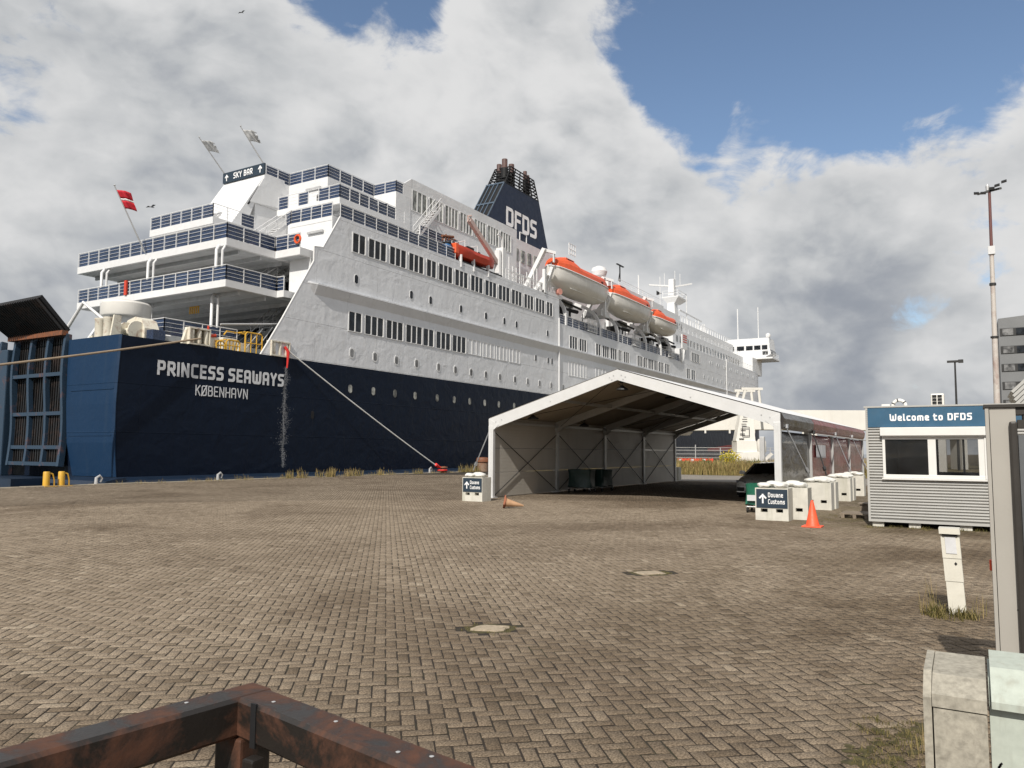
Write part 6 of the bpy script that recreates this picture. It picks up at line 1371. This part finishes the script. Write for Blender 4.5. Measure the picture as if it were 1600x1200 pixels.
# pallet beside the cabin
pl_ = empty('wooden_pallet', (22.3,2.75,0), 'grey wooden pallet lying by the left corner of the cabin', 'pallet')
for k in range(3): m_ = MB(); m_.box(21.8,22.9,2.38+k*0.28,2.46+k*0.28,0.0,0.10); m_.build('bearer', WOOD, pl_)
for k in range(5): m_ = MB(); m_.box(21.82+k*0.23,21.98+k*0.23,2.34,3.06,0.101,0.125); m_.build('plank', WOOD, pl_)
m_ = MB(); m_.box(23.4,23.9,2.35,2.75,0.0,0.28); m_.box(23.35,23.95,2.3,2.8,0.281,0.31); tag(recentre(m_.build('timber_step', WOOD)), 'low grey timber step behind the pallet', 'step')

# ---------------------------------------------------------------- payment pedestal and cabinets in the right foreground
pd = empty('pedestal_post', (9.56,0.21,0), 'slim cream pedestal with a sloped hooded head standing in weeds', 'pedestal')
lean = -0.055; 
def PB(y0, y1, z0, z1, x0=9.50, x1=9.66): 
    return [(x0,y0+lean*(-z0),z0),(x1,y0+lean*(-z0),z0),(x1,y1+lean*(-z0),z0),(x0,y1+lean*(-z0),z0)],[(x0,y0+lean*(-z1),z1),(x1,y0+lean*(-z1),z1),(x1,y1+lean*(-z1),z1),(x0,y1+lean*(-z1),z1)]
for nm, z0, z1, y0, y1, xx in (('lower_casing',0.0,0.335,0.125,0.285,9.505),('middle_casing',0.340,0.575,0.120,0.290,9.50),('head',0.580,0.86,0.118,0.292,9.498)):
    m_ = MB(); m_.loft(list(PB(y0,y1,z0,z1,xx)), True, True); m_.build(nm, PILLAR, pd, fix=True)
m_ = MB(); a, b_ = PB(0.108,0.302,0.835,0.895,9.46,9.67); m_.loft([a,b_], True, True); m_.build('hood', PILLAR, pd, fix=True)
m_ = MB(); a, b_ = PB(0.155,0.255,0.63,0.80,9.490,9.499); m_.loft([a,b_], True, True); m_.build('display', PAPER, pd, fix=True)
m_ = MB(); a, b_ = PB(0.135,0.275,0.810,0.832,9.480,9.499); m_.loft([a,b_], True, True); m_.build('shadow_gap', DARKSHIP, pd, fix=True)
m_ = MB(); m_.prism([(9.497,0.205,0.545),(9.497,0.190,0.525),(9.497,0.205,0.505),(9.497,0.220,0.525)], (0.008,0,0)); m_.build('lock', DARKSHIP, pd)
cb = empty('utility_cabinet', (2.85,0.10,0), 'weathered speckled grey cabinet with a sloping lid in the bottom right foreground', 'cabinet')
ct = 0.95
m_ = MB(); m_.prism([(2.915,0.145,0),(2.915,0.145,ct-0.035),(3.0,0.145,ct+0.0),(3.24,0.145,ct+0.015),(3.24,0.145,0)], (0,-0.150,0)); m_.build('casing', CABINETGREY, cb, fix=True)
m_ = MB(); m_.prism([(2.900,0.143,0),(2.900,0.143,ct-0.085),(2.914,0.143,ct-0.085),(2.914,0.143,0)], (0,-0.146,0)); m_.build('door', CABINETGREY, cb, fix=True)
m_ = MB(); m_.prism([(2.898,0.146,ct-0.080),(2.898,0.146,ct-0.040),(2.99,0.146,ct+0.004),(3.245,0.146,ct+0.020),(3.245,0.146,ct+0.012),(2.995,0.146,ct-0.004),(2.912,0.146,ct-0.045),(2.912,0.146,ct-0.080)], (0,-0.152,0)); m_.build('lid', CABINETGREY, cb, fix=True)
m_ = MB(); m_.prism([(2.905,0.172,0),(2.905,0.172,ct-0.055),(2.99,0.172,ct+0.012),(3.24,0.172,ct+0.022),(3.24,0.172,0)], (0,-0.024,0)); m_.build('side_panel', CABINETGREY, cb, fix=True)
cb2 = empty('utility_cabinet', (2.9,-0.06,0), 'smooth pale green cabinet with an overhanging lid at the right edge of the foreground', 'cabinet')
m_ = MB(); m_.prism([(2.93,-0.012,0),(2.93,-0.012,ct-0.06),(3.02,-0.012,ct+0.005),(3.22,-0.012,ct+0.02),(3.22,-0.012,0)], (0,-0.108,0)); m_.build('casing', CABINETMINT, cb2, fix=True)
m_ = MB(); m_.prism([(2.895,-0.018,ct-0.06),(2.895,-0.018,ct-0.038),(3.02,-0.018,ct+0.040),(3.23,-0.018,ct+0.050),(3.23,-0.018,ct+0.03),(3.02,-0.018,ct+0.018)], (0,-0.112,0)); m_.build('lid', CABINETMINT, cb2, fix=True)
m_ = MB()
for k in range(9): t = k/8; m_.obox((2.928,-0.022-0.014*t,ct-0.26+0.028*t), (0.001,0,0), (0,0.0016,0.0022), (0,-0.0035+0.001*k % 0.002,0.0035))
stuff(m_.build('scuff_mark', DARKSHIP, cb2))
# gate post with sliding panel at the right edge
gt = empty('gate_post', (5.85,-0.17,0), 'warm grey boxed gate post with a dark sliding panel at the right edge', 'gate')
GX = 5.8
m_ = MB(); m_.box(GX-0.005,GX+0.22,-0.238,-0.098,0,1.975); m_.build('post', GATEGREY, gt)
m_ = MB(); m_.box(GX-0.012,GX+0.16,-0.094,-0.074,0,1.975); m_.build('post_strip', GATEGREY, gt)
m_ = MB(); m_.box(GX+0.02,GX+0.2,-0.098,-0.094,0,1.975); m_.build('dark_joint', GATEDARK, gt)
m_ = MB(); m_.box(GX-0.02,GX+0.24,-0.9,-0.066,1.976,1.995); m_.build('cap', GATEDARK, gt)
m_ = MB(); m_.box(GX-0.0,GX+0.2,-0.9,-0.239,1.93,1.974); m_.build('lintel', GATEDARK, gt)
m_ = MB(); m_.bbox(GX-0.045,GX+0.02,-0.243,-0.200,0.05,1.885,0.012); m_.build('edge_seal', GATEDARK, gt)
m_ = MB(); m_.box(GX-0.02,GX+0.06,-0.9,-0.246,0.05,1.80); m_.build('sliding_panel', GATEPANEL, gt)
m_ = MB(); m_.box(GX-0.03,GX+0.05,-0.37,-0.245,1.845,1.895); m_.tube([(GX+0.02,-0.285,1.89),(GX+0.02,-0.285,1.935)],0.014,8); m_.build('roller_bracket', GATEDARK, gt)
m_ = MB(); m_.lathe([(0.006,0),(0.006,0.004)], (GX-0.008,-0.20,0.72), 8, (1,0,0)); m_.build('bolt_hole', DARKSHIP, gt)
m_ = MB(); m_.bbox(GX+0.21,GX+0.25,-0.098,-0.062,0.92,0.99,0.006); m_.build('reflector', CONE, gt)

# ---------------------------------------------------------------- rusty guard rail in the foreground
gr = empty('guard_rail', (1.85,2.15,0), 'black and rust-red box-section guard rail with a square corner in the near foreground', 'guard rail')
Cn = Vector((1.90,2.205,0.785)); dl = Vector((-0.992,0.125,0)); dr = Vector((-0.175,-0.985,0)); tk = 0.13
def rail(p, d, L, name):
    d = d.normalized(); s_ = Vector((0,0,1)).cross(d).normalized(); rings = []
    for t in (0.0, L):
        c = p+d*t; b = 0.012; h_ = tk/2
        rings.append([tuple(c+s_*a+Vector((0,0,z))) for a, z in ((-h_+b,-h_),(h_-b,-h_),(h_,-h_+b),(h_,h_-b),(h_-b,h_),(-h_+b,h_),(-h_,h_-b),(-h_,-h_+b))])
    m_ = MB(); m_.loft(rings, True, True); return m_.build(name, BARRIER, gr, fix=True)
rail(Cn-dl*tk*0.5, dl, 1.9, 'rail'); rail(Cn+dr*(tk*0.51), dr, 2.2, 'rail')
m_ = MB(); m_.bbox(Cn.x-0.075,Cn.x+0.055,Cn.y-0.075,Cn.y+0.055,0,Cn.z-tk/2-0.002,0.01); m_.build('post', BARRIER, gr)
pq = Cn+dr*0.24; m_ = MB(); m_.bbox(pq.x-0.14,pq.x-0.09,pq.y-0.02,pq.y+0.03,0.1,Cn.z-tk/2,0.008); m_.build('brace', BARRIER, gr)
m_ = MB()
for (d, t, sx_) in ((dl,0.22,0.02),(dr,0.18,-0.01),(dr,0.52,0.02),(dr,0.80,-0.02),(dr,0.95,0.03)):
    p = Cn + d*t + Vector((0,0,tk/2)) + Vector((sx_,sx_,0)); m_.lathe([(0.006,0),(0.007,0.002),(0.004,0.003)], p, 10)
m_.build('rivet', GALV, gr)
m_ = MB(); m_.obox(Cn+dr*0.16+Vector((-0.068,0,-0.0)), (0.004,0,0), (0,0.012,0), (0,0,0.07)); m_.build('weld_stripe', DARKSHIP, gr)

# ================================================================ QUAY FURNITURE AND THE FAR SIDE
for i, (x, y) in enumerate(((19.0,35.3),(19.66,35.3))):
    root = empty('yellow_fender_post', (x,y,0), ('left' if i == 0 else 'right')+' of two short yellow posts with handles on the quay edge', 'quay post', 'yellow posts on the quay edge')
    m_ = MB(); m_.lathe([(0.14,0),(0.14,0.62),(0.12,0.66)], (x,y,0.0), 14); m_.build('post', YELLOW, root, smooth=True)
    m_ = MB(); m_.tube([(x+0.08,y-0.05,0.60),(x+0.22,y-0.08,0.55),(x+0.30,y-0.08,0.28),(x+0.31,y-0.08,0.0)],0.035,8); m_.build('handle', YELLOW, root, smooth=True)
    m_ = MB(); m_.box(x-0.2,x+0.36,y-0.3,y-0.2,0.0,0.03); m_.build('foot_plate', YELLOW, root)
for i, (x, lb) in enumerate(((21.3,'small white quay cleat under the blue stern plating'),(28.1,'small white quay cleat under the ship name'),(47.2,'small white quay cleat beside the red rope end'))):
    root = empty('quay_cleat', (x,35.35,0), lb, 'cleat', 'small white quay cleats'); m_ = MB()
    m_.tube([(x,35.35,0),(x,35.35,0.32),(x+0.16,35.35,0.42),(x+0.28,35.35,0.30),(x+0.20,35.35,0.12)],[0.085,0.07,0.06,0.055,0.045],8); m_.build('horn', GALV, root, smooth=True); MB().box(x-0.18,x+0.30,35.2,35.5,0,0.04).build('plate', GALV, root)
root = empty('quay_bollard', (48.5,35.0,0), 'low dark bollard holding the red end of the mooring line', 'bollard', 'mooring bollards'); m_ = MB(); m_.lathe([(0.30,0),(0.24,0.1),(0.22,0.32),(0.34,0.38),(0.32,0.46),(0.1,0.5)], (48.5,35.0,0), 16); m_.build('body', RUST, root, smooth=True)
for i, x in enumerate((54.0,55.7)):
    root = empty('rusty_bollard', (x,35.0,0), ('left' if i == 0 else 'right')+' of two tall rusty bollards behind the signed left block', 'bollard', 'mooring bollards')
    m_ = MB(); m_.lathe([(0.46,0),(0.46,0.72)], (x,35.0,0), 18); m_.build('stem', QUAYBOLLARD, root, smooth=True); m_ = MB(); m_.lathe([(0.47,0.72),(0.54,0.78),(0.54,1.02),(0.46,1.14),(0.1,1.18)], (x,35.0,0), 18); m_.build('cap', RUST, root, smooth=True)

# passenger gangway crossing from the ship to the terminal
gw = empty('passenger_gangway', (85,18,0), 'long white enclosed passenger gangway crossing behind the tent roof', 'gangway')
A = Vector((80.0,26.6,0)); gd = Vector((0.512,-0.859,0)); sd_ = Vector((0.859,0.512,0))
def GP(s_, o_, z): p = A+gd*s_+sd_*o_; return (p.x,p.y,z)
m_ = MB(); m_.loft([[GP(-12,0,3.75),GP(-12,3,3.75),GP(-12,3,6.1),GP(-12,0,6.1)],[GP(8,0,4.15),GP(8,3,4.15),GP(8,3,6.25),GP(8,0,6.25)],[GP(46,0,4.15),GP(46,3,4.15),GP(46,3,6.28),GP(46,0,6.28)]], True, True); m_.build('gangway_tube', GANGWHITE, gw, fix=True)
for k in range(9): m_ = MB(); m_.loft([[GP(-8+k*2.6,-0.06,3.72),GP(-8+k*2.6+0.18,-0.06,3.72),GP(-8+k*2.6+0.18,-0.06,6.0),GP(-8+k*2.6,-0.06,6.0)],[GP(-8+k*2.6,-0.001,3.72),GP(-8+k*2.6+0.18,-0.001,3.72),GP(-8+k*2.6+0.18,-0.001,6.0),GP(-8+k*2.6,-0.001,6.0)]], True, True); m_.build('panel_joint', GANGWHITE, gw, fix=True)
for s_ in (-6.5, -2.5, 0.5): m_ = MB(); m_.loft([[GP(s_-0.5,0.6,3.5),GP(s_+0.5,0.6,3.5),GP(s_+0.5,1.6,3.5),GP(s_-0.5,1.6,3.5)],[GP(s_-0.8,0.4,3.9),GP(s_+0.8,0.4,3.9),GP(s_+0.8,1.8,3.9),GP(s_-0.8,1.8,3.9)]], True, True); m_.build('bearing', GANGWHITE, gw, fix=True)
for s_ in (14, 30): m_ = MB(); m_.loft([[GP(s_,0.4,0),GP(s_+0.6,0.4,0),GP(s_+0.6,2.6,0),GP(s_,2.6,0)],[GP(s_,0.4,4.14),GP(s_+0.6,0.4,4.14),GP(s_+0.6,2.6,4.14),GP(s_,2.6,4.14)]], True, True); m_.build('support_leg', GANGWHITE, gw, fix=True)
tw = empty('gangway_tower', (84,21,0), 'tapered white lifting tower with a ladder standing under the gangway', 'lifting tower')
B = Vector((82.0,20.6,0))
def BP(s_, o_, z): p = B+gd*s_+sd_*o_; return (p.x,p.y,z)
m_ = MB(); m_.loft([[BP(-1.25,-1.5,2.9),BP(0.75,-1.5,2.9),BP(0.75,-0.3,2.9),BP(-1.25,-0.3,2.9)],[BP(-0.45,-1.2,6.7),BP(0.55,-1.2,6.7),BP(0.55,-0.3,6.7),BP(-0.45,-0.3,6.7)]], True, True); m_.build('column', GANGWHITE, tw, fix=True)
m_ = MB(); m_.loft([[BP(-2.0,-1.8,0.0),BP(2.6,-1.8,0.0),BP(2.6,0.5,0.0),BP(-2.0,0.5,0.0)],[BP(-1.9,-1.8,1.6),BP(1.0,-1.8,1.8),BP(1.0,0.5,1.8),BP(-1.9,0.5,1.6)]], True, True); m_.loft([[BP(-1.2,-1.6,1.7),BP(0.9,-1.6,1.7),BP(0.9,0.2,1.7),BP(-1.2,0.2,1.7)],[BP(-1.2,-1.6,2.9),BP(0.8,-1.6,2.9),BP(0.8,0.2,2.9),BP(-1.2,0.2,2.9)]], True, True); m_.build('machine_base', GANGWHITE, tw, fix=True)
m_ = MB(); m_.lathe([(0.35,0),(0.5,0.2),(0.5,1.2),(0.3,1.5)], BP(1.5,-1.0,1.6), 12); m_.beam(BP(2.4,-1.5,1.6),BP(1.4,-1.5,0.7),0.35,0.25); m_.build('motor', BOATWHITE, tw, smooth=True)
for k in range(7): MB().beam(BP(-0.95+0.09*k,-1.6,3.1+0.5*k),BP(-0.45+0.09*k,-1.6,3.1+0.5*k),0.06,0.08).build('rung', DARKGREY, tw)
m_ = MB(); m_.beam(BP(-0.6,-1.62,3.4),BP(0.1,-1.62,3.4),0.06,0.06); m_.beam(BP(-0.6,-1.62,4.3),BP(0.1,-1.62,4.3),0.06,0.06); m_.beam(BP(-0.6,-1.62,3.4),BP(-0.6,-1.62,4.3),0.06,0.06); m_.beam(BP(0.1,-1.62,3.4),BP(0.1,-1.62,4.3),0.06,0.06); m_.build('hatch_frame', DARKGREY, tw)
m_ = MB()
for o_ in (-1.0, 1.5):
    for s_ in (-0.55, 2.2): m_.beam(BP(s_*0.8-0.2,o_,6.0),BP(s_*0.8+(0.4 if s_ < 0 else -0.4),o_,8.3),0.22,0.22)
    m_.beam(BP(-0.45,o_,8.3),BP(1.75,o_,8.3),0.25,0.25)
    m_.beam(BP(-0.3,o_,7.3),BP(0.1,o_,8.2),0.12,0.12)
m_.build('head_frame', GANGWHITE, tw)
tw2 = MB(); tw2.bbox(69.9,70.3,15.8,16.2,0,3.1,0.04); tag(recentre(tw2.build('grey_post', GALV)), 'plain pale grey post standing in the grass right of the white tower', 'post')
# security fence
fe = empty('security_fence', (88,25,0), 'tall wire fence with pale posts and rails behind the dry grass', 'fence')
fs_ = [GP_ for GP_ in ()]; F0 = Vector((79.5,30.5,0))
for k in range(7):
    p = F0+gd*k*2.7; m_ = MB(); m_.tube([p,p+Vector((0,0,2.5 if k % 2 == 0 else 2.2))],0.06,8); m_.build('post', GALV, fe)
for z in (0.3,0.7,1.1,1.5,1.9,2.2):
    m_ = MB(); m_.tube([F0+Vector((0,0,z)), F0+gd*16.2+Vector((0,0,z))],0.028,6); m_.build('rail', GALV, fe)
m_ = MB()
for k in range(160): p = F0+gd*(k*0.101); m_.beam(p+Vector((0,0,0.1)),p+Vector((0,0,2.1)),0.008,0.008)
stuff(m_.build('mesh_wire', GALV, fe))
# red and white plastic barriers
for i in range(3):
    p = Vector((72.6,24.55,0))+gd*(i*1.15); root = empty('plastic_barrier', tuple(p), ('left','middle','right')[i]+' of three red plastic barriers in front of the fence', 'barrier', 'red plastic barriers')
    m_ = MB()
    for z in (0.95,0.62): m_.beam(p+Vector((0,0,z)),p+gd*1.08+Vector((0,0,z)),0.10,0.24)
    for t in (0.02,0.36,0.7,1.04): m_.beam(p+gd*t+Vector((0,0,0)),p+gd*t+Vector((0,0,1.1)),0.09,0.10)
    m_.build('panel', REDPLASTIC, root); m_ = MB(); m_.beam(p+gd*0.1+Vector((-0.052,0,0.95)),p+gd*0.4+Vector((-0.052,0,0.95)),0.012,0.18); m_.build('white_reflector', TRIM, root)
m_ = MB(); m_.bbox(63.5,64.1,20.3,22.6,0,0.30,0.03); tag(recentre(m_.build('concrete_slab', CONCRETE)), 'low pale concrete slab lying in the dry grass', 'slab')
def bush(name, c, rx, ry, rz_, n, mat, label, leaf=0.10):
    root = empty(name, c, label, 'shrub'); st = MB()
    for k in range(7):
        a = k*0.9; st.tube([(c[0]+0.05*math.cos(a),c[1]+0.05*math.sin(a),c[2]),(c[0]+rx*0.5*math.cos(a),c[1]+ry*0.5*math.sin(a),c[2]+rz_*1.2)],[0.03,0.012],5)
    st.build('stem', WOOD, root); vs, fs, tn = [], [], []; po = Vector(OFF[root.name])
    for k in range(n):
        d = Vector((random.gauss(0,1),random.gauss(0,1),random.gauss(0,1))).normalized()*random.random()**0.4
        cl = 1+0.35*math.sin(d.x*5+c[0])*math.cos(d.y*6); p = Vector((c[0]+d.x*rx*cl,c[1]+d.y*ry*cl,c[2]+rz_+d.z*rz_*cl))
        if p.z < c[2]+0.02: continue
        a = Vector((random.gauss(0,1),random.gauss(0,1),random.gauss(0,1))).normalized(); b_ = a.orthogonal().normalized(); o0 = len(vs); l = leaf*random.uniform(.6,1.4)
        vs += [p-po, p+a*l*0.5+b_*l*0.3-po, p+a*l-po, p+a*l*0.5-b_*l*0.3-po]; fs.append((o0,o0+1,o0+2,o0+3)); tn.append(random.random())
    me = bpy.data.meshes.new('foliage'); me.from_pydata([tuple(v) for v in vs], [], fs); at = me.attributes.new('tone','FLOAT','FACE'); at.data.foreach_set('value', tn); me.materials.append(mat)
    o_ = bpy.data.objects.new('foliage', me); COL.objects.link(o_); o_.parent = root; OFF[o_.name] = tuple(po)
bush('yellow_flowering_shrub', (70.2,18.9,0.4), 0.8, 0.9, 0.72, 900, GORSE, 'bright yellow flowering shrub in front of the white tower', 0.16)
for i, (x, y, r0) in enumerate(((68,22.6,0.7),(66,19.8,0.8),(69.5,16.6,0.8),(63,17.8,0.7))):
    bush('green_shrub', (x,y,0), r0*1.3, r0*1.4, r0*0.65, 800, SHRUB, ('dark green shrub just right of the red barriers','dark green shrub in the middle of the dry grass','dark green shrub behind the bonnet of the grey car','low dark shrub at the near edge of the dry grass')[i], 0.16)

# tall floodlight mast, lamp post and office block
lm = empty('floodlight_mast', (60,-1.42,0), 'very tall floodlight mast, cream below and dark red above, behind the gate post', 'lamp post')
def MX(z): return -1.42 - 0.0105*z
m_ = MB(); m_.tube([(60,MX(0),0),(60,MX(9.4),9.4)],[0.20,0.17],14); m_.build('lower_shaft', LAMPPOST, lm, smooth=True)
m_ = MB(); m_.tube([(60,MX(9.4),9.4),(60,MX(15.2),15.2)],[0.155,0.13],14); m_.build('middle_shaft', LAMPPOST, lm, smooth=True)
m_ = MB(); m_.tube([(60,MX(15.2),15.2),(60,MX(19.3),19.3)],[0.10,0.085],12); m_.build('upper_shaft', LAMPRED, lm, smooth=True)
m_ = MB(); m_.lathe([(0.24,0),(0.24,0.12)], (60,MX(9.4),9.36), 14); m_.lathe([(0.20,0),(0.20,0.16)], (60,MX(13),12.9), 12); m_.build('collar', DARKGREY, lm)
m_ = MB(); m_.box(59.8,60.1,MX(15.2)-0.2,MX(15.2)+0.2,15.0,15.55); m_.build('junction_box', GALV, lm)
m_ = MB(); m_.beam((60,MX(19.4)+0.7,19.25),(60,MX(19.4)-0.7,19.45),0.12,0.12); m_.build('cross_arm', DARKGREY, lm)
for y, z, t in ((0.75,19.3,0.3),(0.35,19.25,0.3),(-0.45,19.65,-0.5),(-0.85,19.85,-0.5),(-0.15,19.5,0.1)):
    m_ = MB(); m_.obox((59.9,MX(19)+y,z), (0.18,0,0.07), (0,0.15,0.06*t), (-0.02,0,0.075)); m_.build('lamp', DARKGREY, lm)
m_ = MB(); m_.lathe([(0.10,0),(0.12,0.3),(0.06,0.45)], (60,MX(19.5)+0.1,19.4), 10); m_.build('beacon', GALV, lm)
l2 = empty('lamp_post', (90,1.3,0), 'thin distant lamp post with a flat lamp head behind the cabin roof', 'lamp post')
m_ = MB(); m_.tube([(90,1.3,0),(90,1.25,11.0)],[0.13,0.08],10); m_.build('shaft', DARKGREY, l2); m_ = MB(); m_.box(89.8,90.2,0.55,1.95,10.95,11.15); m_.box(89.7,90.3,0.5,0.95,10.9,11.2); m_.build('lamp_head', DARKGREY, l2)
of = empty('office_block', (114,-8,0), 'grey office block with dark window bands at the right edge', 'office building')
m_ = MB(); m_.prism([(110,-3.2,0),(110,-3.2,18.1),(110,-14,18.9),(110,-14,0)], (12,0,0)); m_.build('wall', BUILDGREY, of, fix=True)
for k in range(7):
    z = 16.05-2.17*k
    if z < 1: break
    m_ = MB(); m_.box(109.93,110.0,-13.5,-3.35,z-0.1,z+0.82); wo = m_.build('window_band', DARKGREY, of)
    for c0 in range(7):
        y = -3.6-c0*1.4; q = MB(); q.box(109.88,109.929,y-1.1,y,z-0.05,z+0.75); q.build('pane', pmat('office_pane_%d' % c0, (0.05,0.06,0.075) if c0 % 2 else (0.22,0.24,0.27), 0.15), wo) if k == 0 and c0 < 0 else q.build('pane', PGREY if c0 % 2 == 0 else PANE, wo)
m_ = MB()
for k in range(6): m_.beam((40,-1.48-0.04*k,4.25-0.17*k),(40,-4.2,7.0-0.17*k),4.0,0.12,(0,0.5,0.8))
tag(recentre(m_.build('canopy_roof', CLAD)), 'edge of a sloping white ribbed canopy roof above the gate at the right edge', 'canopy')
# gulls
for i, (p, lb) in enumerate((((42,63.3,23.6),'small gull flying right of the red flag'),((70,86.75,63.5),'tiny gull high in the upper left sky'))):
    x, y, z = p; root = empty('gull', p, lb, 'bird', 'gulls in the sky'); m_ = MB()
    m_.tube([(x-0.2,y+0.1,z),(x,y,z+0.02),(x+0.22,y-0.1,z-0.02)],[0.02,0.07,0.015],8); m_.build('body', BIRD, root, smooth=True)
    m_ = MB()
    for s_ in (-1,1): m_.add([(x-0.08,y,z+0.03),(x+0.10,y,z+0.03),(x+0.0,y+0.35*s_,z+0.18),(x-0.10,y+0.75*s_,z+0.05),(x-0.13,y+0.35*s_,z+0.15)],[(0,1,2,3,4)])
    m_.build('wings', BIRD, root)
